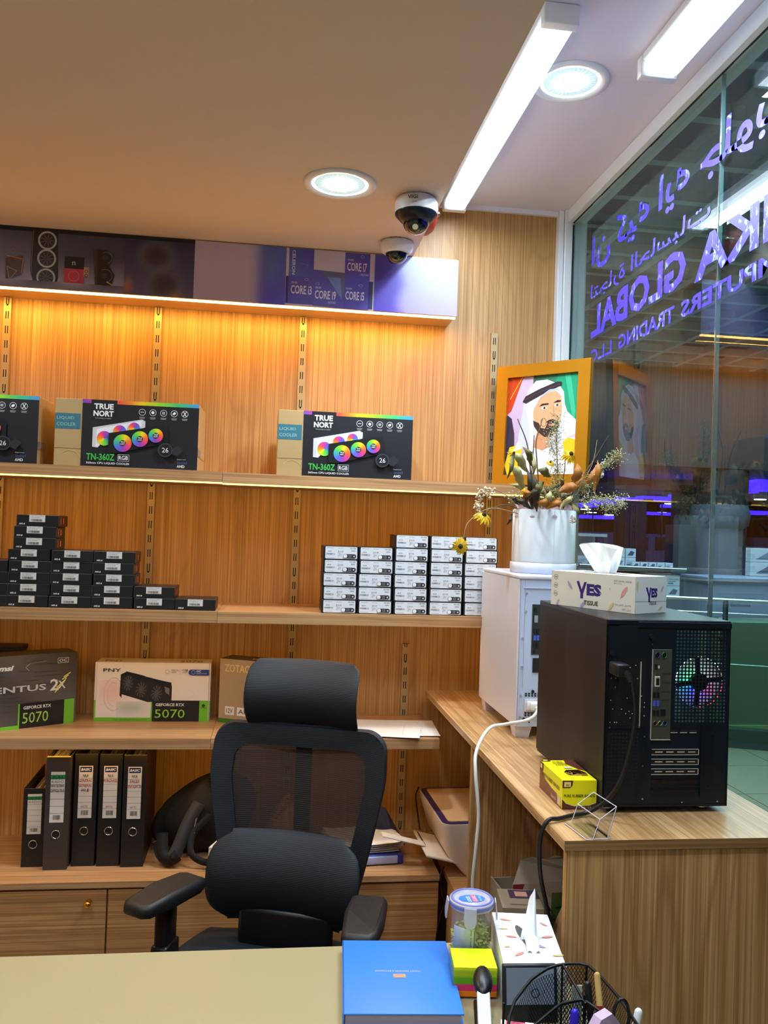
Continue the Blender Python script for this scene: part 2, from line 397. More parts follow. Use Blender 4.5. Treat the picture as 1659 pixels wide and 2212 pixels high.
# ------------------------------------------------------------ shelving on the back wall
def shelf(name, label, x0, x1, z, th=.034, y0=2.67, led=False):
    t = thing(name, label, 'shelf', ((x0+x1)/2, 2.85, z-th)); lx0 = x0-(x0+x1)/2; lx1 = -lx0
    B().box(lx0, lx1, y0+.002-2.85, 2.999-2.85, 0, th, 'wood_shelf').obj('shelf_board', t)
    B().box(lx0, lx1, y0-2.85, y0+.0018-2.85, -.0005, th+.0005, 'wood_shelf').obj('edge_band', t)
    if led == 2: B().box(lx0, lx1, y0+.045-2.85, y0+.055-2.85, -.004, -.0006, 'led_shelf').obj('led_strip', t, 'added warm strip hidden behind the front edge')  # glowing strip added on the lower shelves to go with the added lights
    if led is True: B().box(lx0, lx1, y0+.003-2.85, y0+.012-2.85, -.005, -.0006, 'led_shelf').obj('led_strip', t, 'thin glowing warm strip under the front edge')
    return t
xj = -.166
shelf('wall_shelf', 'long oak shelf board carrying the liquid cooler boxes, left of the joint', -2.3, xj, 1.712, .033, led=True)
shelf('wall_shelf', 'oak shelf board under the gold picture frame, right of the joint', xj+.001, .985, 1.710, .033, led=True)
shelf('wall_shelf', 'oak shelf board carrying the stacks of small black processor boxes', -2.3, xj, 1.271, .035, led=2)
shelf('wall_shelf', 'oak shelf board carrying the stacks of white-labelled boxes', xj+.001, .98, 1.271, .035, led=2)
shelf('wall_shelf', 'oak shelf board carrying the graphics card boxes above the lever arch files', -2.3, xj-.005, .877, .032, 2.655, led=2)
shelf('wall_shelf', 'short oak shelf board with loose papers behind the office chair', xj-.004, .556, .877, .032, 2.655, led=2)

def standard(x, z0, z1, label):
    t = thing('slotted_upright', label, 'shelf rail', (x, 2.999, z0)); h = z1-z0
    b = B(); w_ = .0125
    b.box(-w_, -w_+.0015, -.012, 0, 0, h, 'standard_metal').box(w_-.0015, w_, -.012, 0, 0, h, 'standard_metal')
    s0, s1 = .0022, .0052; p = .05; sl = .026; z = 0.; k = 0; yf = -.0135
    def q(a, c, d, e): b.box(a, c, yf, -.012, d, e, 'standard_metal')
    while z < h-.0001:
        e = min(z+p, h); m0 = z+.012; m1 = min(m0+sl, h)
        q(-w_, w_, z, min(m0, h))
        if m0 < h: q(-w_, -s1, m0, m1); q(-s0, s0, m0, m1); q(s1, w_, m0, m1)
        if m1 < e: q(-w_, w_, m1, e)
        z += p; k += 1
    b.obj('rail', t)
    c = B().box(-.0108, .0108, -.003, -.0005, 0, h, 'slot_dark')
    for i in range(int(h/.3)+1):
        zz = i*.3+.01
        if zz < h: c.cyl((0, yf-.0006, zz), (0, yf+.001, zz), .0035, 'slot_dark', n=10)
    c.obj('slot_backing', t, 'dark slots')
for i, x in enumerate((-1.95, -1.44, -.93, -.427, .079)):
    standard(x, .462, 2.297, ['slotted metal shelf upright, far left of the wall', 'slotted metal shelf upright, second from the wall\'s left end', 'slotted metal shelf upright at the left picture edge', 'slotted metal shelf upright behind the second cooler box', 'slotted metal shelf upright behind the third cooler box'][i])
standard(.783, .98, 2.285, 'slotted metal shelf upright beside the gold picture frame')
standard(.490, .462, 1.135, 'short slotted metal shelf upright right of the office chair')

# fascia with advertising panels under the soffit
t = thing('advertising_fascia', 'long boxed fascia under the ceiling printed with computer part pictures', 'sign', (-.85, 2.93, 2.30))
fx0, fx1 = -1.45, 1.455
wood('wood_fascia', (225, 185, 120), (190, 150, 90), 'x', 9)
B().box(fx0, fx1, -.074, .069, 0, .2025, 'wood_fascia').obj('fascia_box', t)
B().box(fx0, fx1, -.0745, -.064, -.006, -.0005, 'led_warm').obj('led_strip', t, 'glowing warm light strip along the bottom edge')
pr = Print((-2.30, 2.8555, 2.3015), X3, Z3, 1., .2, 0); _o = pr
xl = lambda px: (px*.9) # placeholder
def panel(x0, x1): return x0+2.30, x1+2.30
def X_at(px): return -.923+(px)*(1.532/990.)                  # along the fascia front
def seg(a, b): return X_at(a)+2.30, X_at(b)+2.30
def lerp(a, b, t_): return tuple(a[i]+(b[i]-a[i])*t_ for i in range(3))
def dusk(a, b):
    base = lerp((200, 188, 216), (66, 68, 92), min(1, max(0, b*1.7)))
    glow = math.exp(-((a-.72)**2*40+(b-.55)**2*6))*.6+math.exp(-((a-.55)**2*90+(b-.6)**2*5))*.5
    return lerp(base, (150, 155, 190), min(.8, glow))
u0, u1 = 0., seg(0, 258)[1]; pr.grid(u0, 0, u1, 1, dusk, 60, 10)
pr.rect(0, .93, seg(0, 405)[1], 1, (20, 22, 34))
def U(px): return X_at(px)+2.30
# graphics card with three ring fans, small red card, white/black pair, copper cooler
pr.poly([(U(64), .28), (U(66), .97), (U(118), .94), (U(122), .2), (U(118), .06), (U(72), .08)], (30, 30, 36))
pr.line([(U(66), .22), (U(68), .95)], .0025, (120, 110, 90))
for cy in (.80, .50, .18):
    pr.disk(U(97), cy, .026, (48, 44, 44), r2=.14); pr.ring(U(97), cy, .030, .006, (185, 200, 196), r2=.155)
    for k in range(9):
        a = k*.7; pr.line([(U(97), cy), (U(97)+.022*cos(a), cy+.11*sin(a))], .0016, (120, 118, 116))
    pr.disk(U(97), cy, .006, (70, 66, 66))
pr.rect(U(134), .12, U(175), .36, (205, 62, 84)).rect(U(134), .36, U(174), .56, (24, 22, 26)).rect(U(174), .24, U(185), .40, (196, 160, 120))
pr.ring(U(154), .24, .018, .002, (240, 120, 130)).text('n', U(150), .42, .06, (235, 235, 235))
for cy in (.33, .26): pr.ring(U(179.5), cy, .005, .0015, (60, 40, 30))
pr.poly([(U(192), .70), (U(206), .74), (U(204), .1), (U(198), .1)], (62, 58, 60))
pr.poly([(U(200), .72), (U(222), .70), (U(233), .56), (U(226), .44), (U(238), .3), (U(232), .12), (U(203), .10)], (34, 32, 36))
for cy, r in ((.58, .02), (.28, .022)): pr.ring(U(219), cy, r, .0018, (120, 130, 130), a0=-1.2, a1=2.2); pr.disk(U(217), cy, .010, (60, 55, 58))
pr.line([(U(222), .18), (U(232), .14), (U(238), .04)], .003, (230, 180, 60))
pr.poly([(U(14), .46), (U(48), .52), (U(46), .2), (U(16), .1)], (92, 66, 52)).line([(U(16), .5), (U(50), .46), (U(47), .22)], .002, (230, 130, 70))
pr.line([(U(18), .32), (U(24), .1), (U(38), .26), (U(18), .32)], .0015, (190, 180, 170)).ring(U(28), .58, .008, .0018, (150, 120, 110))
pr.grid(0, 0, u1, .12, lambda a, b: lerp((70, 66, 84), (190, 180, 205), .5+.35*sin(a*50)*b), 60, 3)
def blur2(a, b):
    c = lerp((96, 90, 122), (48, 48, 80), b)
    for cx, cy, r in ((.45, .72, .2), (.58, .22, .2)):
        d = math.hypot((a-cx)*1.0, (b-cy)*.9); c = lerp(c, (106, 112, 128), math.exp(-((d-r)*12)**2)*.75); c = lerp(c, (66, 46, 52), math.exp(-(d/r)**4)*.8)
    c = lerp(c, (205, 125, 85), math.exp(-((a-.05)/.08)**2-((b-.15)/.14)**2)*.8); return lerp(c, (190, 140, 60), math.exp(-((a-.75)/.1)**2-((b-.0)/.1)**2)*.7)
pr.grid(seg(258, 405)[0], 0, seg(258, 405)[1], .93, blur2, 24, 10)
def pinkblue(a, b):
    c = lerp((196, 174, 192), (206, 188, 208), b); k = 1/(1+math.exp(-(a-.70)*34)); d = lerp((90, 82, 205), (92, 112, 190), b)
    d = lerp(d, (110, 130, 185), math.exp(-((a-.85)/.07)**2-((b-.65)/.25)**2)*.6); return lerp(c, d, k)
pr.grid(seg(405, 603)[0], 0, seg(405, 603)[1], .985, pinkblue, 30, 8)
pr.rect(U(603), 0, U(800), .985, (210, 198, 214))
BL = (92, 80, 184)
pr.rect(U(609), .50, U(664), .985, (82, 92, 180)).grid(U(609), .5, U(664), .95, lambda a, b: lerp((96, 114, 195), (84, 74, 176), a*.6+b*.4), 4, 4)
pr.text('CELERON', U(616), .955, .055, (225, 225, 240), rot=-pi/2, off=.02, wid=.085)
pr.ring(U(640), .72, .018, .0012, (110, 130, 200), a0=-1, a1=1).line([(U(632), .74), (U(652), .70)], .001, (120, 150, 215))
pr.rect(U(603.5), .03, U(610), .50, (52, 44, 118)).rect(U(609), .03, U(664), .50, BL)
pr.rect(U(733), .44, U(789), .98, BL).rect(U(733), 0, U(788), .50, (88, 76, 180)).rect(U(787), .02, U(797), .50, (48, 42, 104))
pr.poly([(U(664), .02), (U(733), .0), (U(733), .62), (U(664), .64)], (94, 82, 190)).poly([(U(678), .635), (U(733), .62), (U(733), .2)], (96, 100, 140)).poly([(U(694), .53), (U(724), .53), (U(728), .16)], (112, 140, 200))
W = (230, 228, 240)
for tx, x, y, s_ in (('CORE i3', 615, .20, 46), ('CORE i9', 668, .14, 47), ('CORE i5', 736, .16, 42), ('CORE i7', 738, .66, 44)):
    pr.text(tx, U(x), y, .15, W, wid=s_*.001548, off=.02); pr.text('10TH GEN', U(x)+.001, y+.175, .035, W, wid=.020)
    pr.ring(U(x)+.052*(1 if s_ < 47 else .15), y+.26, .0065, .0008, W, r2=.022)
for x, y in ((697, .075), (768, .59)): pr.text('UNLOCKED', U(x), y, .035, W, wid=.028)
def lilac(a, b):
    c = lerp((172, 156, 226), (176, 184, 232), b); k = 1/(1+math.exp((a-.30+.03*sin(b*9))*30)); d = lerp((84, 60, 190), (96, 84, 168), b); return lerp(c, d, k)
pr.grid(U(800), 0, U(990), .985, lilac, 34, 8)
q = pr.obj('printed_panels'); q.parent = t; q.location = (.85, -2.93, -2.30)

# low cabinet under the shelves
t = thing('base_cabinet', 'long low oak cabinet under the lever arch files', 'cabinet', (-.87, 2.8, 0))
B().box(-1.43, 1.43, -.195, .199, .444, .462, 'wood_shelf').obj('cabinet_top', t)
B().box(-1.43, 1.43, -.170, .199, .05, .443, 'wood_end').box(-1.43, 1.43, -.13, .199, 0, .05, 'dark_plastic').obj('cabinet_body', t)
for i, (a, b) in enumerate(((-1.43, -.94), (-.938, -.52), (-.518, .413), (.416, .93), (.932, 1.43))):
    if i == 2: a = -.05
    if i == 1: a, b = -.938, -.052
    d = B().box(a+.001, b-.001, -.188, -.1705, .07, .436, 'wood_door', .001, seg=1).obj('drawer_front', t)
    kx = {0: -1.02, 1: -.14, 2: .363, 3: .50, 4: 1.0}[i]
    if i in (0, 1, 2):
        B().lathe([(.0001, -.038), (.006, -.038), (.0095, -.034), (.010, -.029), (.008, -.022), (.0055, -.018), (.008, -.016), (.0085, -.006), (.006, -.003), (.006, 0)], 'gold', (kx, -.188, .405), 20, 'y').obj('knob', d, 'brass knob')

# ------------------------------------------------------------ counter by the window
t = thing('window_counter', 'tall oak counter along the glass shop front', 'counter', (.82, 2.25, 0))
B().box(.562-.82, 1.0605-.82, 1.512-2.25, 2.954-2.25, .959, .977, 'wood_counter', .0006, seg=1).obj('worktop', t)
B().box(.5615-.82, 1.0605-.82, 1.5105-2.25, 1.5118-2.25, .9588, .9772, 'wood_counter_edge').box(.5605-.82, .5618-.82, 1.511-2.25, 2.954-2.25, .9588, .9772, 'wood_counter').obj('edge_band', t)
B().box(.568-.82, 1.0600-.82, 1.516-2.25, 1.534-2.25, 0, .9585, 'wood_end').obj('end_panel', t)
B().box(1.035-.82, 1.053-.82, 1.534-2.25, 2.954-2.25, 0, .9585, 'wood_wall').obj('back_panel', t)
B().box(.562-.82, 1.035-.82, 2.244-2.25, 2.262-2.25, 0, .9585, 'wood_end').obj('divider_panel', t)
B().box(.585-.82, 1.035-.82, 2.262-2.25, 2.995-2.25, .438, .456, 'wood_shelf').box(.585-.82, .60-.82, 2.262-2.25, 2.6-2.25, .0, .437, 'wood_wall').obj('low_shelf', t)
B().box(.60-.82, 1.035-.82, 1.534-2.25, 2.243-2.25, .522, .54, 'wood_shelf').obj('inner_shelf', t)

# ------------------------------------------------------------ ceiling fittings
mat('tube_glow', (235, 245, 255), .5, emit=7., ecol=(215, 236, 255))
mat('tube_prism', (225, 238, 245), .4, emit=1.1, ecol=(200, 225, 245))
def batten(x, y0, y1, w_, h_, label):
    t = thing('ceiling_batten', label, 'light', (x, (y0+y1)/2, 2.7545)); a = (y1-y0)/2
    B().box(-w_/2-.003, w_/2+.003, -a+.03, a-.03, -.018, 0, 'white_plastic', .002, seg=1).obj('batten_body', t)
    B().box(-w_/2, w_/2, -a+.028, a-.028, -h_, -.0185, 'tube_prism', .006).box(-w_/2+.008, w_/2-.008, -a+.034, a-.034, -h_-.0012, -h_-.0002, 'tube_glow').obj('diffuser', t, 'glowing prismatic diffuser')
    for s in (-1, 1): B().box(-w_/2-.004, w_/2+.004, min(s*a, s*(a-.028)), max(s*a, s*(a-.028)), -h_-.004, 0, 'white_plastic', .003).obj('end_cap', t)
batten(.606, 1.80, 2.955, .076, .044, 'glowing ceiling batten close beside the brown soffit')
batten(.915, .72, 1.985, .088, .050, 'glowing ceiling batten close to the glass shop front')
def downlight(x, y, z, label):
    t = thing('recessed_downlight', label, 'light', (x, y, z-.0005))
    B().lathe([(.102, 0), (.102, -.003), (.094, -.007), (.083, -.006), (.080, -.002)], 'white_plastic', n=48).obj('trim_ring', t)
    mat('downlight_lens', (205, 220, 220), .15, emit=.5, ecol=(188, 216, 220), bump=(160, .6)); mat('downlight_rim', (235, 250, 252), .3, emit=1.1, ecol=(205, 242, 250))
    B().lathe([(.0795, -.0025), (.070, -.0015)], 'downlight_rim', n=48).obj('inner_rim', t)
    b = B().lathe([(.0695, -.0018), (.036, -.0024)], 'downlight_lens', n=48)
    for k in range(36): a = 2*pi*k/36; b.box(.040, .066, -.0012, .0012, -.0036, -.0018, 'downlight_lens', T=Matrix.Rotation(a, 4, 'Z'))
    b.obj('lens_ring', t)
    mat('downlight_glow', (255, 255, 255), .5, emit=16., ecol=(235, 248, 255)); B().lathe([(.044, -.0040), (.036, -.0058), (.0001, -.0066)], 'downlight_glow', n=32).obj('led_centre', t, 'bright white LED centre')
downlight(.148, 2.295, 2.503, 'round recessed downlight in the brown soffit left of the cameras')
downlight(.739, 2.114, 2.755, 'round recessed downlight between the two ceiling battens')
for x, y, lb_ in ((-1.0, 2.25, 'added unseen downlight in the soffit over the left end of the shelves'), (-.75, 1.05, 'added unseen downlight in the soffit over the left of the desk'), (.10, .9, 'added unseen downlight in the soffit over the right of the desk'), (-.4, -.3, 'added unseen downlight in the soffit behind the viewer'), (-1.4, -.3, 'added unseen downlight in the soffit behind the viewer, nearest the left wall')): downlight(x, y, 2.503, lb_)  # fixtures added out of view for the extra spots

mat('cam_white', (228, 228, 232), .35); mat('cam_black', (18, 20, 26), .3)
glass_mat('dome_glass', (70, 75, 85), 2.2, .02, .02)
def dome_cam(x, y, r, hb, black, label, logo):
    t = thing('dome_camera', label, 'security camera', (x, y, 2.502))
    B().lathe([(.0001, 0), (r*.86, 0), (r*.93, -.004), (r*1.0, -hb*.35), (r*1.0, -hb*.55), (r*.98, -hb)] if black else [(.0001, 0), (r*.93, 0), (r*1.0, -.004), (r*1.0, -hb*.4), (r*.95, -hb*.75), (r*.80, -hb)], 'cam_white', n=40).obj('camera_base', t)
    if black: B().lathe([(r*.985, -hb), (r*.985, -hb-.004), (r*.72, -hb-.022), (r*.60, -hb-.026)], 'cam_black', n=40).obj('black_skirt', t); zb = -hb-.022; rd = r*.62
    else: B().lathe([(r*.80, -hb), (r*.70, -hb-.004), (r*.66, -hb-.001)], 'cam_white', n=40).obj('camera_collar', t); zb = -hb; rd = r*.66
    B().lathe([(rd*cos(a*pi/20), zb-rd*sin(a*pi/20)*.98) for a in range(0, 11)], 'dome_glass', n=32).obj('dome', t, 'dark clear dome')
    b = B().ball((0, 0, zb-.002), (rd*.62, rd*.62, rd*.62), 'black_plastic', 16, 10); b.cyl((0, -.008, zb-.010), (-.006, -.03 if black else -.022, zb-.026 if black else zb-.02), rd*.30, 'cam_black', n=20); b.cyl((-.005, -.027 if black else -.02, zb-.024 if black else zb-.018), (-.006, -.031 if black else -.023, zb-.0265 if black else zb-.0205), rd*.22, 'chrome', n=16)
    b.obj('lens_module', t)
    p = Print((-.04, -r-.0008, -hb*.55), X3, Z3, .08, .03, .0005)
    if black: p.text('VIGI', .42, .05, .38, (30, 30, 40), al='r', off=.02); p.text('tp-link', .40, -.32, .16, (90, 90, 100), al='r')
    else: p.ring(.16, .62, .04, .012, (60, 60, 70)); p.text('tp-link vigi', .22, .5, .2, (90, 90, 95))
    # wrap the print on the curved wall
    for i, v in enumerate(p.v):
        a = (v[0]+.0)/r; p.v[i] = (r*1.012*sin(a), -r*1.012*cos(a), v[2])
    p.obj('logo_print', t)
dome_cam(.374, 2.355, .062, .043, True, 'white dome security camera with black skirt, the nearer and larger of the two', 1)
dome_cam(.372, 2.728, .056, .036, False, 'all-white dome security camera close to the printed fascia', 0)
mat('bell_red', (128, 28, 26), .3)
t = thing('fire_bell', 'red round fire bell on the side of the soffit behind the security cameras', 'alarm bell', (.4485, 2.83, 2.648))
B().lathe([(.0001, .076), (.014, .076), (.032, .073), (.060, .063), (.074, .046), (.077, .028), (.072, .025)], 'bell_red', axis='x', n=36).obj('gong', t)
B().cyl((0, 0, 0), (.032, 0, 0), .06, 'black_plastic').obj('back_plate', t)
B().lathe([(.0001, .084), (.008, .082), (.010, .076)], 'chrome', axis='x', n=16).obj('centre_nut', t, 'chrome nut')
# ------------------------------------------------------------ liquid cooler boxes
mat('kraft', (176, 146, 98), .6); mat('box_dark', (28, 27, 30), .45)
RB = [(120, 70, 180), (226, 70, 130), (238, 92, 60), (240, 200, 30), (150, 210, 50), (60, 190, 120), (70, 150, 220)]
def rainbow(a):
    x = a*(len(RB)-1.001); i = int(x); return lerp(RB[i], RB[i+1], x-i)
def hue(a):
    cs = [(250, 120, 40), (245, 220, 40), (120, 210, 50), (60, 180, 160), (90, 110, 220), (150, 70, 190), (235, 60, 130), (250, 120, 40)]
    x = (a % 1)*(len(cs)-1); i = int(x); return lerp(cs[i], cs[min(i+1, 7)], x-i)
def cooler_box():
    w_, d, h = .44, .21, .212
    t = thing('cooler_box', 'x', 'box', (0, 0, 0), 0, 'liquid cooler boxes on the top shelf')
    B().box(-w_/2, w_/2, 0, d, 0, h, 'kraft', .0012, seg=1).obj('carton', t)
    p = Print((-w_/2, -.0002, 0), X3, Z3, w_, h, .0003)
    e = .185
    p.rect(0, .55, .175, .78, (58, 112, 128)).text('LIQUID', .012, .685, .05, (150, 190, 180), wid=.12).text('COOLER', .012, .595, .05, (150, 190, 180), wid=.13)
    p.rect(0, .262, e, .268, (140, 112, 72)).ring(.11, .04, .085, .004, (196, 170, 110), a0=.2, a1=2.4, r2=.20)
    p.rect(e, .0, 1., 1., (32, 32, 38))
    p.grid(e, .945, 1., 1., lambda a, b: rainbow(a), 28, 1)
    p.rect(.245, .70, .425, 1., (30, 29, 33))
    p.text('TRUE', .265, .86, .085, (240, 240, 240), wid=.135, off=.035).text('NORT', .262, .755, .085, (240, 240, 240), wid=.14, off=.035).text('THE CHANNEL OF GAMING', .275, .72, .014, (190, 190, 190), wid=.11)
    for k in range(5):
        u = .60+k*.075; p.ring(u, .845, .024, .003, (220, 220, 220)).rect(u-.02, .765, u+.02, .773, (170, 170, 170)).rect(u-.017, .748, u+.017, .755, (170, 170, 170))
    p.line([(.588, .845), (.612, .845)], .002, (220, 220, 220)); p.disk(.675, .845, .011, (230, 230, 230)); p.rect(.740, .825, .76, .865, (160, 160, 160)); p.disk(.825, .845, .013, (235, 235, 235), tilt=.6, r2=.018)
    p.line([(.889, .81), (.911, .88)], .002, (240, 240, 240)).line([(.911, .81), (.889, .88)], .002, (240, 240, 240))
    # white radiator behind, black radiator with three rainbow fans in front
    p.poly([(.262, .30), (.262, .585), (.60, .735), (.625, .71), (.625, .62), (.33, .36), (.30, .29)], (205, 205, 210))
    p.poly([(.285, .30), (.29, .565), (.60, .72), (.60, .62)], (232, 232, 236))
    for u, v, r in ((.345, .43, .052), (.45, .54, .045), (.55, .60, .04)):
        for k in range(24):
            a = 2*pi*k/24; p.poly([(u, v), (u+r*cos(a), v+r*2.1*sin(a)), (u+r*cos(a+.27), v+r*2.1*sin(a+.27))], hue(k/24+.55))
    p.poly([(.375, .22), (.375, .51), (.76, .665), (.79, .60), (.79, .40), (.44, .22)], (24, 24, 28))
    for u, v, r in ((.475, .37, .063), (.595, .44, .057), (.705, .50, .051)):
        for k in range(32):
            a = 2*pi*k/32; p.poly([(u, v), (u+r*cos(a), v+r*2.05*sin(a)), (u+r*cos(a+.2), v+r*2.05*sin(a+.2))], hue(k/32+.97))
        p.disk(u, v, .021, (22, 22, 26), r2=.044); p.text('TRUE', u, v+.003, .024, (225, 225, 225), al='c', off=.02, wid=.030).text('NORT', u, v-.028, .024, (225, 225, 225), al='c', off=.02, wid=.030)
    p.poly([(.80, .26), (.86, .20), (.90, .3), (.86, .37)], (44, 44, 50)).disk(.775, .29, .052, (58, 58, 64), r2=.105).disk(.775, .29, .043, (26, 26, 30), r2=.088).text('26', .775, .255, .07, (230, 230, 230), al='c')
    p.text('TN-360Z', .23, .10, .10, (70, 185, 80), wid=.195, off=.02).ring(.51, .145, .0, .001, (230, 230, 230), 4) if False else p.text('TN-360Z', .23, .10, .10, (70, 185, 80), wid=.195, off=.02)
    p.line([(.448, .10), (.525, .10), (.525, .195), (.448, .195), (.448, .10)], .0008, (225, 225, 225)).text('RGB', .454, .118, .06, (240, 240, 240), wid=.064, off=.01)
    p.text('360mm CPU LIQUID COOLER', .23, .04, .035, (225, 225, 225), wid=.30, off=.012)
    p.text('Supported', .86, .15, .018, (200, 200, 200), wid=.06).text('intel', .865, .09, .045, (70, 90, 140), wid=.065).text('AMD', .86, .035, .04, (225, 225, 225), wid=.055, off=.02)
    p.obj('front_print', t)
    s = Print((w_/2+.0002, 0, 0), Y3, Z3, d, h, .0003)
    s.rect(0, .23, .42, .34, (120, 118, 108)).text('360', .1, .245, .08, (165, 160, 140), wid=.26).rect(.35, 0, .36, 1, (160, 130, 84)).rect(0, .215, 1, .222, (150, 120, 80))
    s.obj('side_print', t); return t
c0 = cooler_box(); c0.location = (-.44-.0, 2.71, 1.712); c0.rotation_euler = (0, 0, radians(-1)); c0['label'] = 'liquid cooler box left of centre with a whole black printed front'
c0.location = (-.468, 2.705, 1.712)
dup(c0, (-.955, 2.705, 1.712), radians(-1), 'liquid cooler box cut off by the left picture edge')
dup(c0, (.222, 2.70, 1.710), radians(.6), 'liquid cooler box nearest to the gold picture frame')

# ------------------------------------------------------------ small black processor boxes
mat('cpu_black', (24, 25, 28), .38); mat('box_edge', (95, 92, 90), .5)
def cpu_box():
    w_, d, h = .1235, .125, .0352
    t = thing('processor_box', 'x', 'box', (0, 0, 0), 0, 'black processor boxes on the middle shelf')
    B().box(-w_/2, w_/2, 0, d, 0, h, 'cpu_black', .0012, seg=1).obj('carton', t)
    p = Print((-w_/2, -.0002, 0), X3, Z3, w_, h, .0003)
    p.rect(0, .975, 1, 1, (110, 106, 104)).rect(0, 0, .008, 1, (70, 68, 68))
    p.text('AMD', .06, .13, .14, (215, 212, 208), wid=.10, off=.03).poly([(.17, .13), (.17, .2), (.19, .27), (.20, .27), (.20, .13)], (215, 212, 208))
    p.obj('front_print', t)
    l = Print((-w_/2, -.0004, 0), X3, Z3, w_, h, .0005); l.rect(.30, .38, .68, .99, (214, 210, 206)).text('AMD Ryzen 5 5600X', .34, .86, .07, (60, 60, 60), wid=.30).text('100-100000065', .34, .74, .06, (60, 60, 60), wid=.22)
    for k in range(22): l.rect(.34+k*.0125, .44, .34+k*.0125+random.choice((.004, .007)), .64, (40, 40, 40))
    l.obj('seal_sticker', t, 'white barcode sticker')
    s = Print((w_/2+.0002, 0, 0), Y3, Z3, d, h, .0003); s.rect(.22, .2, .27, .8, (150, 90, 60)).rect(.45, .25, .55, .75, (200, 90, 50)); s.obj('side_print', t)
    return t
b0 = cpu_box(); used = False
colx = [-.930, -.8035+.06, -.6785+.06, -.5525+.06, -.4265+.06, -.301+.06]
colx = [-.868, -.742, -.616, -.490, -.364, -.238]
cnt = [4, 8, 5, 5, 2, 1]
cname = ['the stack cut by the left picture edge', 'the tallest stack', 'the stack right of the tallest', 'the second stack right of the tallest', 'the pair at the low end', 'the low right end']
z3 = 1.2715
for c, (x, n) in enumerate(zip(colx, cnt)):
    for k in range(n):
        lab = 'black processor box lying alone at ' + cname[c] if n == 1 else 'black processor box, %s from the bottom of %s' % (ORD[k], cname[c])
        dx = random.uniform(-.003, .003)+(.0025*k if c == 1 and k > 4 else 0); ry = radians(random.uniform(-1.2, 1.2))
        loc = (x+dx, 2.690+random.uniform(0, .006), z3+k*.0356)
        if not used: b0.location = loc; b0.rotation_euler = (0, 0, ry); b0['label'] = lab; used = True
        else: dup(b0, loc, ry, lab)
# ------------------------------------------------------------ white-labelled boxes
def white_box():
    w_, d, h = .1125, .125, .0430
    t = thing('component_box', 'x', 'box', (0, 0, 0), 0, 'white-labelled boxes on the middle shelf')
    B().box(-w_/2, w_/2, 0, d, 0, h, 'cpu_black', .001, seg=1).obj('carton', t)
    p = Print((-w_/2, -.0002, 0), X3, Z3, w_, h, .0004)
    def rr(u0, v0, u1, v1, r, col):
        pts = []
        for cx, cy, a in ((u1-r, v0+r*2.6, -pi/2), (u1-r, v1-r*2.6, 0), (u0+r, v1-r*2.6, pi/2), (u0+r, v0+r*2.6, pi)):
            pts += [(cx+r*cos(a+q*pi/6), cy+r*2.6*sin(a+q*pi/6)) for q in range(4)]
        p.poly(pts, col)
    rr(.05, .05, .97, .96, .03, (222, 226, 232)); K = (60, 62, 68)
    p.text('AMD Ryzen 5', .09, .82, .08, K, wid=.2).text('MPN 100-00', .42, .82, .05, K, wid=.15).text('100-1000', .76, .80, .1, K, wid=.17, off=.01).text('00457BOX', .80, .62, .09, K, wid=.12, off=.01)
    p.text('S/N: 9K', .12, .57, .08, K, wid=.11, off=.01)
    for k in range(20): p.rect(.08+k*.0125, .36, .08+k*.0125+random.choice((.004, .007)), .47, K)
    p.text('CPU AM5', .45, .56, .10, K, wid=.12)
    for a, b in ((.44, .30), (.50, .38), (.46, .42)): p.ring(a, b, .02, .006, (130, 132, 138), 10)
    p.rect(.09, .13, .32, .145, K).line([(.43, .68), (.43, .5)], .001, K)
    rr(.56, .12, .94, .42, .05, (44, 46, 52)); rr(.57, .14, .68, .40, .04, (232, 234, 238))
    p.text('E 8G', .72, .29, .06, (200, 200, 205), wid=.09).text('WARR', .72, .18, .06, (200, 200, 205), wid=.09).disk(.88, .26, .025, (205, 205, 210), 8)
    p.obj('label', t, 'white printed label'); return t
w0 = white_box(); used = False
wx = [.2165, .333, .450, .567, .684]; wn_ = [5, 5, 6, 6, 6]
wl = ['the leftmost stack', 'the second stack from the left', 'the third stack', 'the fourth stack', 'the rightmost stack']
for c, (x, n) in enumerate(zip(wx, wn_)):
    for k in range(n):
        lab = 'white-labelled black box, %s from the bottom of %s' % (ORD[k], wl[c])
        loc = (x+random.uniform(-.002, .003), 2.694+random.uniform(0, .004), z3+k*.0434); rz = radians(random.uniform(-.8, .8))
        if not used: w0.location = loc; w0['label'] = lab; used = True
        else: dup(w0, loc, rz, lab)

# ------------------------------------------------------------ graphics card boxes
mat('carton_white', (232, 222, 212), .4); mat('carton_black', (34, 32, 32), .3); mat('carton_tan', (190, 160, 118), .5); mat('carton_green', (110, 190, 40), .4)
GR = (112, 186, 44)
def gpu_fan(p, u, v, r, rv, tilt=0.):
    p.disk(u, v, r, (46, 42, 44), r2=rv, tilt=tilt)
    for k in range(11):
        a = k*2*pi/11; p.line([(u+.25*r*cos(a), v+.25*rv*sin(a)), (u+.92*r*cos(a+.5), v+.92*rv*sin(a+.5))], .0016, (112, 102, 100))
    p.disk(u, v, r*.27, (80, 74, 74), r2=rv*.27)
t = thing('graphics_card_box', 'white and green graphics card box reading 5070, unobstructed', 'box', (-.382, 2.885, .877), radians(0), 'graphics card boxes on the lower shelf')
w_, d, h = .378, .092, .196
B().box(-w_/2, w_/2, 0, d, 0, h, 'carton_white', .0012, seg=1).obj('carton', t)
p = Print((-w_/2, -.0002, 0), X3, Z3, w_, h, .0003)
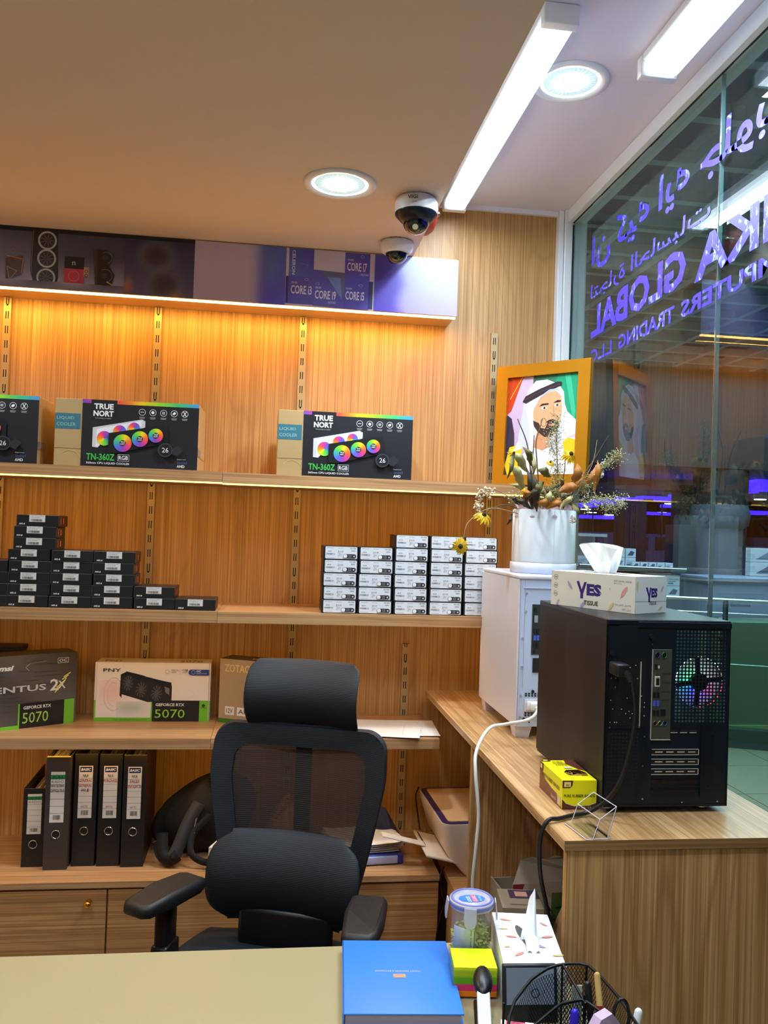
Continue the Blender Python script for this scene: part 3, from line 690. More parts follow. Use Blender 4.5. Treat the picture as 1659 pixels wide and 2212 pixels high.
p.rect(0, 0, 1, 1, (236, 224, 214)).rect(0, 0, 1, .065, GR).rect(0, 0, .016, .36, GR).rect(.488, 0, .50, .36, GR).rect(.91, .0, 1., .36, GR).rect(.50, .0, .91, .36, (24, 26, 26)).rect(.985, .02, .992, 1, (190, 160, 140))
p.rect(.012, .06, .018, .98, (214, 190, 170))
p.grid(.04, .10, .48, .70, lambda a, b: lerp((236, 224, 214), (235, 190, 180), .8*math.exp(-((a-.25)**2*14+(b-.7)**2*9))), 10, 8)
p.grid(.19, .075, .488, .34, lambda a, b: lerp((228, 216, 208), (176, 186, 172), .9*math.exp(-((a-.4)**2*6+(b-.6)**2*6))), 10, 6)
p.ring(.165, .46, .085, .0012, (90, 70, 66), r2=.28, a0=.7, a1=5.2).ring(.16, .46, .05, .0008, (150, 120, 110), r2=.2, a0=.9, a1=5.)
p.ring(.77, .47, .09, .0008, (170, 160, 150), r2=.08)
p.poly([(.215, .44), (.22, .80), (.27, .845), (.655, .66), (.665, .60), (.665, .36), (.46, .33), (.235, .46), (.232, .40)], (34, 32, 34))
p.poly([(.225, .79), (.27, .85), (.42, .78), (.45, .75), (.66, .665), (.66, .62), (.23, .77)], (22, 20, 22))
gpu_fan(p, .285, .65, .047, .135, -.15); gpu_fan(p, .40, .54, .050, .14, -.15); gpu_fan(p, .535, .48, .052, .14, -.15)
p.poly([(.60, .60), (.645, .57), (.645, .45), (.61, .5)], (120, 108, 104))
p.text('PNY', .07, .845, .055, (40, 38, 40), wid=.15, off=.01)
p.text('STEALTH', .655, .87, .022, (90, 84, 84), wid=.06).text('MODEL', .655, .835, .022, (90, 84, 84), wid=.045).ring(.62, .855, .018, .002, (80, 76, 76)).rect(.73, .81, .732, .9, (150, 140, 135)).text('12GB', .75, .865, .035, (60, 56, 56), wid=.05, off=.01).text('GDDR7', .75, .835, .018, (90, 84, 84), wid=.05)
p.rect(.83, .80, .985, .895, (42, 62, 140)).disk(.83, .8475, .0247, (42, 62, 140)).ring(.848, .8475, .017, .002, (225, 225, 235)).text('OC', .875, .85, .034, (235, 235, 240), wid=.04, off=.02).text('OVERCLOCKED', .875, .82, .018, (210, 210, 225), wid=.09)
p.text('GEFORCE RTX', .53, .265, .05, (236, 236, 232), wid=.25, off=.025).text('5070', .525, .065, .145, (150, 205, 70), wid=.26)
p.text('12 GB | THE GEFORCE | GAMING | CREATE', .17, .02, .02, (40, 70, 20), wid=.29).poly([(.93, .28), (.945, .31), (.965, .28), (.945, .25)], (30, 60, 20)).text('NVIDIA', .925, .235, .015, (30, 50, 20), wid=.045)
p.obj('front_print', t)
p = Print((-w_/2, 0, h+.0002), X3, Y3, w_, d, .0003); p.text('PNY', .07, .2, .35, (80, 60, 55), wid=.16).text('5070', .72, .2, .4, (80, 60, 55), wid=.2); p.obj('top_print', t)
# shrink-wrapped dark box, turned
t = thing('graphics_card_box', 'dark grey graphics card box reading 5070 at the left picture edge', 'box', (-.834, 2.742, .877), radians(32.5), 'graphics card boxes on the lower shelf')
w_, d, h = .40, .095, .232; x0 = -.155
B().box(x0, x0+w_, 0, d, 0, h, 'carton_black', .001, seg=1).obj('carton', t)
p = Print((x0, -.0002, 0), X3, Z3, w_, h, .0003)
p.grid(0, 0, 1, 1, lambda a, b: lerp((74, 68, 66), (96, 90, 88), .5+.5*sin(a*7+b*5)), 14, 8)
for k in range(26):
    v = .24+k*.027; u = random.uniform(.2, .7); p.line([(u, v), (u+random.uniform(.08, .25), v)], .0009, (50, 46, 46))
p.rect(.545, 0, .905, .34, (26, 26, 26)).rect(.545, 0, .557, .34, GR).rect(.905, .0, .985, .34, GR).rect(0, 0, .545, .05, GR)
p.text('GEFORCE RTX', .585, .255, .045, (226, 226, 220), wid=.215, off=.025).text('5070', .58, .065, .145, (160, 205, 90), wid=.20)
p.text('msi', .385, .80, .07, (235, 235, 230), wid=.115, off=.05, shear=.25).text('VENTUS', .27, .50, .085, (205, 203, 200), wid=.485, off=.02)
p.text('2', .785, .48, .16, (225, 222, 218), wid=.07, off=.02).text('X', .85, .50, .11, (225, 222, 218), wid=.06, off=.02)
for k in range(7):
    u = .83+k*.016; p.line([(u-.02+random.uniform(-.02, .02), .45+k*.035), (u+.02, .50+k*.036)], .003, (235, 230, 120))
p.line([(.62, .88), (.59, .83), (.62, .78)], .0014, (180, 176, 170)).line([(.62, .88), (.75, .90)], .001, (150, 148, 140))
p.line([(.84, .86), (.925, .86), (.925, .93), (.84, .93), (.84, .86)], .001, (230, 230, 230)).text('OC', .85, .875, .04, (230, 230, 230), wid=.065, off=.01)
p.obj('front_print', t)
# tan box half behind the chair
t = thing('graphics_card_box', 'tan graphics card box half hidden behind the chair headrest', 'box', (-.162, 2.88, .877), radians(-24), 'graphics card boxes on the lower shelf')
w_, d, h = .34, .085, .215
B().box(0, w_, 0, d, 0, h, 'carton_tan', .001, seg=1).obj('carton', t)
p = Print((0, -.0002, 0), X3, Z3, w_, h, .0003)
p.grid(0, 0, 1, 1, lambda a, b: lerp((176, 150, 118), (140, 118, 92), a), 6, 4).rect(0, 0, 1, .07, (60, 120, 30)).text('ZOTAC', .05, .80, .12, (214, 190, 130), wid=.27, off=.015).text('GAMING', .34, .76, .11, (214, 190, 130), wid=.30, off=.015)
for k, s_ in enumerate(('12V', 'AI', 'RGB')): p.rect(.07+k*.13, .13, .17+k*.13, .26, (226, 222, 214)).text(s_, .12+k*.13, .16, .07, (50, 44, 40), al='c', wid=.07, off=.01)
p.obj('front_print', t)
p = Print((0, 0, h+.0002), X3, Y3, w_, d, .0003); p.rect(0, 0, 1, 1, (62, 50, 40)).text('GAMING', .3, .3, .3, (210, 205, 195), wid=.4, off=.02); p.obj('top_print', t)
t = thing('flat_box', 'dark flat box lying behind the graphics card box at the left edge', 'box', (-.97, 2.905, .877))
B().box(-.15, .15, 0, .085, 0, .238, 'carton_black', .001, seg=1).obj('carton', t); B().box(-.152, .152, -.002, .087, .225, .240, 'box_dark', .001, seg=1).obj('lid', t)

# ------------------------------------------------------------ loose papers on the short shelf
def sheet(b, c, w_, l, a, z, curl=0., m='paper', n=6, th=.0004):
    ca, sa = cos(a), sin(a)
    def fn(u, v, dz=0):
        x = (u-.5)*w_; y = (v-.5)*l; zz = z+dz+curl*max(0, abs(u-.5)*2-.5)**2+curl*.5*max(0, .35-v)**2*4
        return (c[0]+x*ca-y*sa, c[1]+x*sa+y*ca, zz)
    b.surf(lambda u, v: fn(u, v, th), n, n, m); b.surf(lambda u, v: fn(u, v), n, n, m, False)
mat('paper_print', (222, 214, 208), .7)
for i, (cx, cy, a, z, lab, w_, l) in enumerate(((.33, 2.80, .05, .8775, 'sheet of paper at the bottom of the loose pile', .30, .21), (.43, 2.795, -.06, .8795, 'lined paper sheet reaching furthest right on the short shelf', .28, .22), (.37, 2.765, -.20, .8815, 'top sheet of paper with a corner over the shelf edge', .28, .20))):
    t = thing('paper_sheet', lab, 'paper', (cx, cy, z), a, 'loose papers on the short shelf')
    b = B(); sheet(b, (0, 0), w_, l, 0, 0, .004); b.obj('sheet', t)
    p = Print((-w_/2, -l/2, .0006), X3, Y3, w_, l, .0002)
    if i == 1:
        for k in range(7): p.rect(.88, .1+k*.11, .96, .104+k*.11, (120, 112, 112))
    p.line([(.1, .2), (.1, .85), (.8, .85), (.8, .2), (.1, .2)], .0007, (130, 120, 118))
    for k in range(5): p.rect(.12, .3+k*.1, .78, .303+k*.1, (170, 160, 156))
    p.obj('print', t)

# ------------------------------------------------------------ lever arch files on the cabinet
mat('file_black', (30, 27, 26), .45); mat('file_grey', (62, 54, 50), .5); mat('kraft_worn', (196, 160, 96), .7)
def binder(name, label, x, y, w_, h, rz, black, brand, lines, worn=False):
    t = thing(name, label, 'binder', (x, y, .462), rz, 'lever arch files on the cabinet'); d = .27; th = .003; m = 'file_grey' if worn else 'file_black'
    b = B(); b.box(0, w_, 0, th, 0, h, m, .0008, seg=1); b.obj('spine', t)
    B().box(0, th, th, d, 0, h, m).obj('cover', t); B().box(w_-th, w_, th, d, 0, h, m).obj('cover', t)
    n = random.Random(x*100); s = B(); k = 0; xx = th+.004
    top = h-(.012 if worn else .03)
    while xx < w_*.62:
        s.box(xx, xx+.0016, .012, d-.03, .004, top-n.uniform(0, .012), 'kraft_worn' if n.random() < .4 else 'paper'); xx += .0026
    s.obj('papers', t, kind='stuff')
    if worn: B().box(.001, w_-.001, -.0004, .004, h-.002, h+.0015, 'kraft_worn').obj('worn_edge', t, 'torn cardboard edge')
    hz = h*.315 if h > .28 else h*.29
    B().lathe([(.0135, -.0012), (.0135, -.0028), (.0115, -.0032), (.0108, -.0005)], 'chrome', (w_/2, 0, hz), 24, 'y').obj('finger_ring', t, 'chrome finger ring')
    B().cyl((w_/2, -.0006, hz), (w_/2, -.0004, hz), .0108, 'slot_dark', n=24).obj('finger_hole', t)
    lw = .042; lx = (w_-lw)/2; l0 = h*.43; l1 = h*.895
    if brand == 'ALBA': l0 = h*.42; l1 = h*.93 if h < .28 else h*.87
    if brand == 'BASIC': B().box(lx-.003, lx+lw+.003, -.0009, 0, l0-.004, l1+.003, 'black_plastic').obj('label_pocket', t)
    p = Print((lx, -.0012 if brand == 'BASIC' else -.0003, l0), X3, Z3, lw, l1-l0, .0003); p.rect(0, 0, 1, 1, (226, 214, 202))
    if brand == 'ALBA':
        p.rect(0, .85, 1, .94, (40, 130, 70)).text('ALBA', .5, .865, .06, (20, 80, 50), al='c', wid=.8, off=.02).text('RADO', .5, .78, .045, (80, 74, 70), al='c', wid=.85)
        for k in range(5): p.rect(0, .74-k*.14, 1, .745-k*.14, (70, 64, 60))
    else:
        p.rect(.08, .88, .92, .98, (26, 26, 76)).text('BASIC', .5, .905, .05, (238, 238, 240), al='c', wid=.72, off=.03, shear=.2)
        for k in range(6): p.rect(0, .76-k*.115, 1, .764-k*.115, (120, 112, 106))
        p.text('ARTIS', .2, .20, .04, (190, 60, 90), wid=.5, jit=.0002)
    for k in range(16): p.rect(.25+k*.033, .06, .25+k*.033+random.choice((.01, .02)), .15, (50, 46, 46))
    for k, (tx, c) in enumerate(lines):
        v = (.70 if brand == 'ALBA' else .79)-k*.095; p.text(tx, .5, v, .055, (40, 36, 60) if c == 'k' else (165, 40, 46), al='c', wid=min(.96, .135*len(tx)), off=.006, jit=.0006)
    p.obj('spine_label', t); return t
K_, R_ = 'k', 'r'
binder('lever_arch_file', 'short black lever arch file with green-topped label, leftmost', -.739, 2.725, .068, .243, radians(2), True, 'ALBA', [])
binder('lever_arch_file', 'worn charcoal lever arch file with green-topped label reading OFFICE FILE', -.668, 2.700, .071, .347, radians(1), False, 'ALBA', [('NKA GLOBAL', K_), ('OFFICE FILE', K_)], True)
binder('lever_arch_file', 'black lever arch file labelled GENERAL FILE', -.589, 2.725, .069, .350, radians(1), True, 'BASIC', [('NKA', K_), ('GENERAL', R_), ('GENERAL', R_), ('FILE', K_)])
binder('lever_arch_file', 'black lever arch file labelled PURCHASE', -.513, 2.722, .069, .350, radians(1), True, 'BASIC', [('NKA', K_), ('PURCHASE', R_)])
binder('lever_arch_file', 'black lever arch file labelled SALES INVOICE, nearest the bag', -.438, 2.712, .069, .350, radians(1), True, 'BASIC', [('NKA', K_), ('SALES', R_), ('INVOICE', R_)])
# ------------------------------------------------------------ portrait in a gold frame, leaning in the corner
mat('frame_gold', (205, 140, 30), .28, .55); mat('frame_back', (60, 46, 30), .7); mat('picture_glass', (255, 255, 255), .1)
x0, y0, x1, y1 = .762, 2.885, 1.012, 2.635
rz = math.atan2(y1-y0, x1-x0); W_ = math.hypot(x1-x0, y1-y0); Hh = .432; bw = .043
t = thing('portrait_frame', 'gold framed portrait of a man in a white headdress', 'picture', (x0, y0, 1.7105), rz)
TL = Matrix.Rotation(radians(-2.5), 4, 'X')
b = B()
o = [(0, 0), (W_, 0), (W_, Hh), (0, Hh)]; i_ = [(bw, bw), (W_-bw, bw), (W_-bw, Hh-bw), (bw, Hh-bw)]
vs = [(x, -.0, z) for x, z in o]+[(x, -.0, z) for x, z in i_]+[(x, .010, z) for x, z in i_]+[(x, .024, z) for x, z in o]
fs = [(k, (k+1) % 4, 4+(k+1) % 4, 4+k) for k in range(4)]+[(4+k, 4+(k+1) % 4, 8+(k+1) % 4, 8+k) for k in range(4)]+[(12+k, 12+(k+1) % 4, (k+1) % 4, k) for k in range(4)]
b.add(vs, fs, 'frame_gold', False, TL); b.obj('frame', t, 'gold frame')
B().box(bw*.5, W_-bw*.5, .0112, .022, bw*.5, Hh-bw*.5, 'frame_back', T=TL).obj('backing', t)
p = Print(TL @ Vector((bw, .0108, bw)), X3, TL.to_3x3() @ Vector((0, 0, 1)), W_-2*bw, Hh-2*bw, .0003)
p.grid(0, 0, 1, 1, lambda a, b: lerp((170, 150, 190), (196, 176, 206), b) if a < .5 else (200, 190, 220), 8, 8)
p.poly([(0, .62), (.06, .66), (.20, .97), (.22, 1), (0, 1)], (190, 56, 22)).line([(.03, .78), (.20, 1.)], .0022, (240, 200, 60))
p.grid(.36, .78, 1, 1, lambda a, b: lerp((40, 90, 66), (40, 160, 120), a), 8, 4)
p.poly([(.66, .90), (.72, 1), (1, 1), (1, .44), (.93, .5), (.84, .60)], (20, 150, 108)).poly([(.80, 1), (.88, 1), (.97, .62), (.95, .5)], (52, 176, 136))
p.poly([(0, .0), (0, .62), (.07, .58), (.12, .42), (.14, .1), (.1, 0)], (44, 36, 60))
p.poly([(.16, .0), (.18, .16), (.40, .30), (.70, .32), (.96, .36), (1, .36), (1, 0)], (228, 226, 238))             # shoulders
p.poly([(.0, .10), (.06, .285), (.26, .32), (.20, .0), (.04, 0)], (226, 186, 26)).poly([(.80, .38), (.99, .34), (1, .1), (.86, .14)], (226, 186, 26))
p.poly([(.24, .74), (.22, .56), (.20, .38), (.12, .24), (.30, .28), (.44, .20), (.70, .26), (.88, .36), (1., .40), (1., .52), (.86, .62), (.82, .70), (.80, .82), (.72, .90), (.56, .955), (.40, .95), (.30, .87)], (208, 212, 238))
p.poly([(.24, .74), (.30, .60), (.34, .46), (.36, .30), (.22, .26), (.18, .38)], (188, 196, 228))
sk = (214, 160, 120)
p.poly([(.42, .34), (.46, .46), (.62, .40), (.64, .28), (.54, .24), (.40, .28)], (196, 140, 104))                 # neck
p.poly([(.38, .62), (.40, .70), (.46, .77), (.60, .83), (.70, .83), (.765, .78), (.785, .66), (.775, .54), (.74, .46), (.66, .385), (.56, .385), (.46, .44), (.40, .52)], sk)
p.poly([(.385, .55), (.42, .535), (.47, .52), (.50, .47), (.56, .46), (.60, .53), (.68, .545), (.74, .52), (.765, .50), (.735, .44), (.66, .375), (.56, .375), (.46, .43), (.40, .49)], (54, 38, 36))   # beard
p.poly([(.56, .525), (.62, .548), (.68, .552), (.73, .53), (.71, .515), (.63, .515)], (44, 30, 30)).poly([(.60, .505), (.70, .51), (.68, .488), (.62, .486)], (196, 112, 96)).disk(.64, .45, .04, (44, 30, 30), r2=.022)
p.poly([(.46, .685), (.50, .712), (.59, .715), (.60, .70), (.52, .695)], (30, 22, 24)).poly([(.66, .715), (.72, .74), (.77, .735), (.76, .72), (.70, .715)], (30, 22, 24))
for u, v in ((.535, .668), (.715, .69)): p.disk(u, v, .038, (236, 230, 226), r2=.013).disk(u+.004, v, .016, (60, 36, 22), r2=.012)
p.poly([(.655, .70), (.665, .70), (.688, .61), (.678, .585), (.645, .580), (.665, .61)], (196, 140, 104))
p.poly([(.22, .745), (.26, .80), (.46, .865), (.70, .925), (.765, .92), (.77, .885), (.68, .86), (.48, .80), (.27, .725)], (42, 34, 46))                                   # cord
p.line([(.25, .765), (.46, .832), (.75, .90)], .0012, (86, 76, 92)); p.line([(.40, .68), (.47, .78), (.60, .845), (.72, .85), (.79, .78), (.80, .62)], .004, (190, 198, 230))
p.obj('portrait_print', t)

# ------------------------------------------------------------ white computer tower
mat('pc_white', (216, 214, 222), .32); mat('pc_white_metal', (196, 206, 232), .35, .1); mat('io_dark', (58, 62, 58), .4, .5); mat('usb_blue', (70, 90, 190), .4)
px0, py0, pw, pd, pz0, pz1 = .687, 2.262, .215, .405, .977, 1.433
t = thing('computer_tower', 'white computer tower carrying the white flower box', 'computer', (px0, py0, pz0)); hh = pz1-pz0
B().box(0, .0045, .004, pd, .034, hh-.012, 'pc_white', .001, seg=1).obj('side_panel', t)
B().box(.005, pw-.005, .003, pd, .034, hh-.012, 'pc_white_metal').obj('chassis', t)
B().box(pw-.0045, pw, .004, pd, .034, hh-.012, 'pc_white', .001, seg=1).obj('side_panel', t)
B().box(-.001, pw+.001, -.002, pd+.002, hh-.0115, hh, 'pc_white', .003).box(.03, pw-.03, .03, pd-.03, hh-.0002, hh+.0006, 'pc_white_metal').obj('top_panel', t)
B().box(0, pw, pd+.0005, pd+.016, .034, hh-.012, 'pc_white', .003).obj('front_panel', t)
for y in (.012, pd-.062):
    for x in (.002, pw-.052):
        T = Matrix.Translation((x, y, 0)); B().add([(.006, .01, 0), (.044, .01, 0), (.044, .045, 0), (.006, .045, 0), (0, 0, .0335), (.05, 0, .0335), (.05, .05, .0335), (0, .05, .0335)], [(0, 3, 2, 1), (4, 5, 6, 7), (0, 1, 5, 4), (1, 2, 6, 5), (2, 3, 7, 6), (3, 0, 4, 7)], 'pc_white', False, T).obj('foot', t)
b = B().box(.0068, .0076, 0, .0028, .05, hh-.02, 'pc_white').box(.018, .0187, -.0006, .0028, .14, hh-.016, 'pc_white')
for z in (.06, .12, .20, .28, .355, .405): b.cyl((.013+.008*(z > .3), .003, z), (.013+.008*(z > .3), -.0025, z), .0028, 'steel', n=10)
b.box(.014, pw-.01, -.0012, .003, hh-.036, hh-.035, 'pc_white').obj('rear_trim', t)
io = B().box(.040, .085, -.0008, .003, .235, .375, 'io_dark'); P_ = 'black_plastic'
io.box(.044, .052, -.0045, 0, .352, .366, P_); io.box(.044, .054, -.006, 0, .325, .345, 'steel')
for z, m in ((.300, P_), (.282, 'usb_blue'), (.262, P_)): io.box(.044, .051, -.004, 0, z-.007, z+.007, m).box(.053, .060, -.004, 0, z-.007, z+.007, m)
io.cyl((.048, 0, .244), (.048, -.003, .244), .004, P_, n=12).obj('rear_ports', t)
b = B().box(.045, .16, -.0008, .003, .185, .225, 'black_plastic').obj('slot_cover', t)
v = B()
for i in range(7):
    for j in (0, 1):
        for z in (.064, .118): v.box(.026+i*.009, .031+i*.009, -.0006, .003, z+j*.006, z+.0035+j*.006, 'black_plastic', T=None)
v.cyl((.024, .003, .055), (.024, -.0005, .055), .0042, 'black_plastic', n=12).cyl((.048, .003, .132), (.048, -.0005, .132), .0042, 'black_plastic', n=12).cyl((.040, .003, .046), (.040, -.0005, .046), .0018, 'black_plastic', n=10)
v.obj('vent_holes', t)
B().box(.024, .075, -.0012, .003, .076, .112, 'pc_white', .0005, seg=1).box(.030, .062, -.012, -.0013, .082, .106, 'white_plastic', .002).obj('power_inlet', t)
mat('cable_white', (226, 222, 216), .4)
def spline(pts, n=10):
    out = []; P = [Vector(p) for p in pts]; P = [P[0]*2-P[1]]+P+[P[-1]*2-P[-2]]
    for i in range(1, len(P)-2):
        for k in range(n):
            u = k/n; a, b_, c, d = P[i-1], P[i], P[i+1], P[i+2]
            out.append(.5*((2*b_)+(-a+c)*u+(2*a-5*b_+4*c-d)*u*u+(-a+3*b_-3*c+d)*u**3))
    out.append(P[-2]); return out
t = thing('power_cable', 'white power cable curving down from the white computer over the counter edge', 'cable', (.735, 2.24, 1.06))
cab = spline([(.735, 2.245, 1.073), (.735, 2.215, 1.066), (.705, 2.20, 1.045), (.64, 2.19, 1.035), (.585, 2.16, 1.03), (.540, 2.11, .985), (.532, 2.08, .93), (.540, 2.07, .84), (.534, 2.06, .76), (.528, 2.06, .66), (.540, 2.06, .56), (.545, 2.06, .42), (.55, 2.03, .2), (.56, 2.0, .005)])
B().tube([p_-Vector((.735, 2.24, 1.06)) for p_ in cab], .0046, 'cable_white', 10).obj('cord', t)
B().box(-.014, .014, -.012, .008, .002, .024, 'white_plastic', .004).obj('plug', t)

# ------------------------------------------------------------ black computer tower
mat('pc_black', (17, 24, 34), .42, .15); mat('pc_side', (36, 32, 32), .5, .1); mat('pc_edge', (24, 28, 36), .35, .3)
mat('io_plate', (104, 106, 92), .38, .7); mat('slot_metal', (196, 194, 186), .4, .15)
bx0, by0, bw_, bd_, bz0, bz1 = .697, 1.66, .271, .437, .990, 1.378
t = thing('computer_tower', 'black computer tower with perforated back and coloured fan', 'computer', (bx0, by0, .977)); o_ = bz0-.977; hh = bz1-.977
side = B().box(-.003, -.0005, .002, bd_, o_+.006, hh-.010, 'pc_side', .0006, seg=1); side.obj('side_panel', t, 'charcoal side panel with fine perforated bands')
def perf(name, x, y0, y1, z0, z1, pitch, seed):
    r = random.Random(seed); b = B(); z = z0; row = 0
    while z < z1:
        y = y0+(row % 2)*pitch/2
        while y < y1: b.add([(x, y, z-.0007), (x, y+.0009, z), (x, y, z+.0007), (x, y-.0009, z)], [(0, 1, 2, 3)], 'slot_dark'); y += pitch
        z += pitch*.8; row += 1
    b.obj(name, t, kind='stuff')
perf('perforation', -.0034, .02, .115, .03, hh-.045, .0042, 1); perf('perforation', -.0034, .24, .39, .03, hh-.03, .0042, 2)
glass_mat('smoked_glass', (215, 220, 225), .9)
B().box(bw_+.0005, bw_+.0035, .012, bd_, o_+.010, hh-.012, 'smoked_glass').obj('glass_side', t, 'smoked glass side')
mat('inner_grey', (215, 220, 225), .6)
B().box(0, bw_, 0, bd_, o_, o_+.004, 'pc_black').box(0, .003, .003, bd_, o_+.004, hh-.014, 'pc_black').box(0, bw_, bd_-.003, bd_, o_+.004, hh-.014, 'inner_grey').box(.05, .052, .01, bd_-.01, .1, hh-.02, 'pc_black').box(.06, bw_-.01, .15, .19, .03, .1, 'black_plastic', .004).obj('chassis', t)
B().box(-.003, bw_+.003, 0, bd_+.003, hh-.013, hh, 'pc_edge', .002, seg=1).box(.065, bw_+.002, -.0035, 0, hh-.016, hh-.004, 'pc_edge', .0008, seg=1).obj('top_panel', t)
for x in (.004, .214): B().lathe([(.0001, 0), (.013, 0), (.014, .004), (.012, .0128), (.0001, .0128)], 'steel', (x+.016, .03, 0), 20).obj('foot', t, 'pale metal foot'); B().lathe([(.0001, 0), (.013, 0), (.014, .004), (.012, .0128), (.0001, .0128)], 'steel', (x+.016, bd_-.03, 0), 20).obj('foot', t)
# rear plate: solid parts around a real perforated grille
zt = hh-.0135
def px(px_): return (px_-1305)/ (1572-1305.)*bw_           # along the rear plate, from the left edge
def pz(py_): return o_+ (1742-py_)/(1742-1342.)*(hh-o_)
r = B(); gx0, gx1 = px(1452), px(1566); gz0, gz1 = pz(1563), pz(1362)
r.box(0, gx0, -.0012, 0, o_, zt, 'pc_black').box(gx1, bw_, -.0012, 0, o_, zt, 'pc_black').box(gx0, gx1, -.0012, 0, o_, gz0, 'pc_black').box(gx0, gx1, -.0012, 0, gz1, zt, 'pc_black')
r.box(bw_-.002, bw_+.0005, -.003, .01, o_, zt, 'pc_edge').box(0, .0016, -.003, 0, o_, zt, 'pc_edge').box(0, bw_, -.003, 0, o_, o_+.004, 'pc_edge')
r.obj('rear_plate', t)
g = B(); nx, nz = 15, 27; cw = (gx1-gx0)/nx; ch = (gz1-gz0)/nz
for i in range(nx):
    for j in range(nz):
        cx = gx0+(i+.5)*cw; cz = gz0+(j+.5)*ch; rr = min(cw, ch)*.36; q = []
        sq = [(-1, -1), (0, -1), (1, -1), (1, 0), (1, 1), (0, 1), (-1, 1), (-1, 0)]
        for a, c_ in sq: q.append((cx+a*cw/2, -.001, cz+c_*ch/2))
        for a, c_ in sq: l = math.hypot(a, c_); q.append((cx+a/l*rr, -.001, cz+c_/l*rr))
        g.add(q, [(k, (k+1) % 8, 8+(k+1) % 8, 8+k) for k in range(8)], 'pc_black')
g.obj('fan_grille', t, 'perforated grille')
mat('fan_blade', (16, 16, 20), .4)
def fan_mat():
    m = bpy.data.materials.new('fan_glow'); m.use_nodes = True; MATS['fan_glow'] = m
    nt = m.node_tree; b = nt.nodes['Principled BSDF']; a = nt.nodes.new('ShaderNodeAttribute'); a.attribute_name = 'Col'
    nt.links.new(a.outputs['Color'], b.inputs['Base Color']); nt.links.new(a.outputs['Color'], b.inputs['Emission Color']); b.inputs['Emission Strength'].default_value = 1.5
fan_mat()
fx, fz = px(1510), pz(1476); R0 = .050
fcol = lambda a: [(90, 235, 190), (60, 230, 200), (40, 140, 240), (90, 80, 220), (150, 90, 210), (210, 90, 150), (170, 140, 170), (170, 190, 185)][int(((a/(2*pi)) % 1)*8)]
f = Print((fx, .016, fz), X3, Z3, 1, 1, 0)
def fc(x, z):
    a = math.atan2(z, x) % (2*pi)
    keys = [(0, (150, 110, 130)), (pi*.35, (120, 150, 140)), (pi*.6, (110, 160, 130)), (pi*.9, (70, 200, 150)), (pi*1.05, (20, 235, 205)), (pi*1.2, (30, 120, 235)), (pi*1.4, (80, 70, 225)), (pi*1.6, (120, 80, 205)), (pi*1.8, (160, 60, 120)), (2*pi, (150, 110, 130))]
    for (a0, c0), (a1, c1) in zip(keys, keys[1:]):
        if a0 <= a <= a1: c_ = lerp(c0, c1, (a-a0)/(a1-a0)); break
    d = math.hypot(x, z)/R0; return lerp(c_, (70, 74, 80), min(1, max(0, d-.45)*1.6))
for i in range(40):
    for j in range(4):
        a0, a1 = 2*pi*i/40, 2*pi*(i+1)/40; r0, r1 = .018+j*.008, .018+(j+1)*.008
        pts = [(r0*cos(a0), r0*sin(a0)), (r1*cos(a0), r1*sin(a0)), (r1*cos(a1), r1*sin(a1)), (r0*cos(a1), r0*sin(a1))]
        k = len(f.v); f.v += [f._p(*q) for q in pts]; f.f.append([k, k+1, k+2, k+3]); f.c.append([lin(fc(*q)) for q in pts])
f.obj('fan_blades', t, 'translucent blades lit green, blue and violet', 'fan_glow')
fr = Print((fx, .008, fz), X3, Z3, 1, 1, 0)
for i in range(48):
    a0, a1 = 2*pi*i/48, 2*pi*(i+.6)/48; r0, r1 = .0515, .0535
    cc = (200, 230, 220) if a0 < pi else ((90, 110, 230) if a0 < 1.5*pi else (235, 60, 90))
    pts = [(r0*cos(a0), r0*sin(a0)), (r1*cos(a0), r1*sin(a0)), (r1*cos(a1), r1*sin(a1)), (r0*cos(a1), r0*sin(a1))]
    k = len(fr.v); fr.v += [fr._p(*q) for q in pts]; fr.f.append([k, k+1, k+2, k+3]); fr.c.append([lin(cc)]*4)
fr.obj('fan_light_ring', t, 'ring of coloured light dashes', 'fan_glow')
b = B().cyl((fx, .004, fz), (fx, .014, fz), .0185, 'fan_blade', n=24)
for a in (.16, pi/2+.12, pi+.14, 3*pi/2-.12): b.box(.012, .053, .006, .012, -.0045, .0045, 'fan_blade', T=Matrix.Translation((fx, 0, fz)) @ Matrix.Rotation(-a, 4, 'Y'))
b.obj('fan_hub', t)
# rear I/O plate with its sockets
ix0, ix1, iz0, iz1 = px(1402), px(1444), pz(1598), pz(1405)
b = B().box(ix0, ix1, -.0030, -.0012, iz0, iz1, 'io_plate', .0006, seg=1); b.box(ix0-.001, ix0, -.0036, -.0012, iz0, iz1, 'slot_metal').box(ix0, ix1, -.0042, -.0012, iz0-.0015, iz0, 'slot_metal'); b.obj('port_plate', t)
mat('ps2_purple', (90, 90, 170), .5); mat('ps2_green', (50, 170, 90), .5); mat('jack_pink', (205, 110, 120), .4); mat('jack_green', (170, 215, 160), .4); mat('jack_blue', (80, 110, 205), .4)
def sock(px_, py_, r_, m): B().lathe([(r_, -.0055), (r_, -.003), (r_*.55, -.003)], m, (px(px_), 0, pz(py_)), 16, 'y').cyl((px(px_), -.0049, pz(py_)), (px(px_), -.0031, pz(py_)), r_*.55, 'black_plastic', n=12).obj('socket', t)
sock(1411, 1417, .0052, 'ps2_purple'); sock(1426, 1417, .0052, 'ps2_green')
for q, m in ((1410, 'jack_pink'), (1421, 'jack_green'), (1431, 'jack_blue')): sock(q, 1563, .0042, m)
def slot(a, b_, c_, d, m='black_plastic', e=.0044): B().box(px(a), px(b_), -e, -.0030, pz(d), pz(c_), m, .0003, seg=1).obj('socket', t)
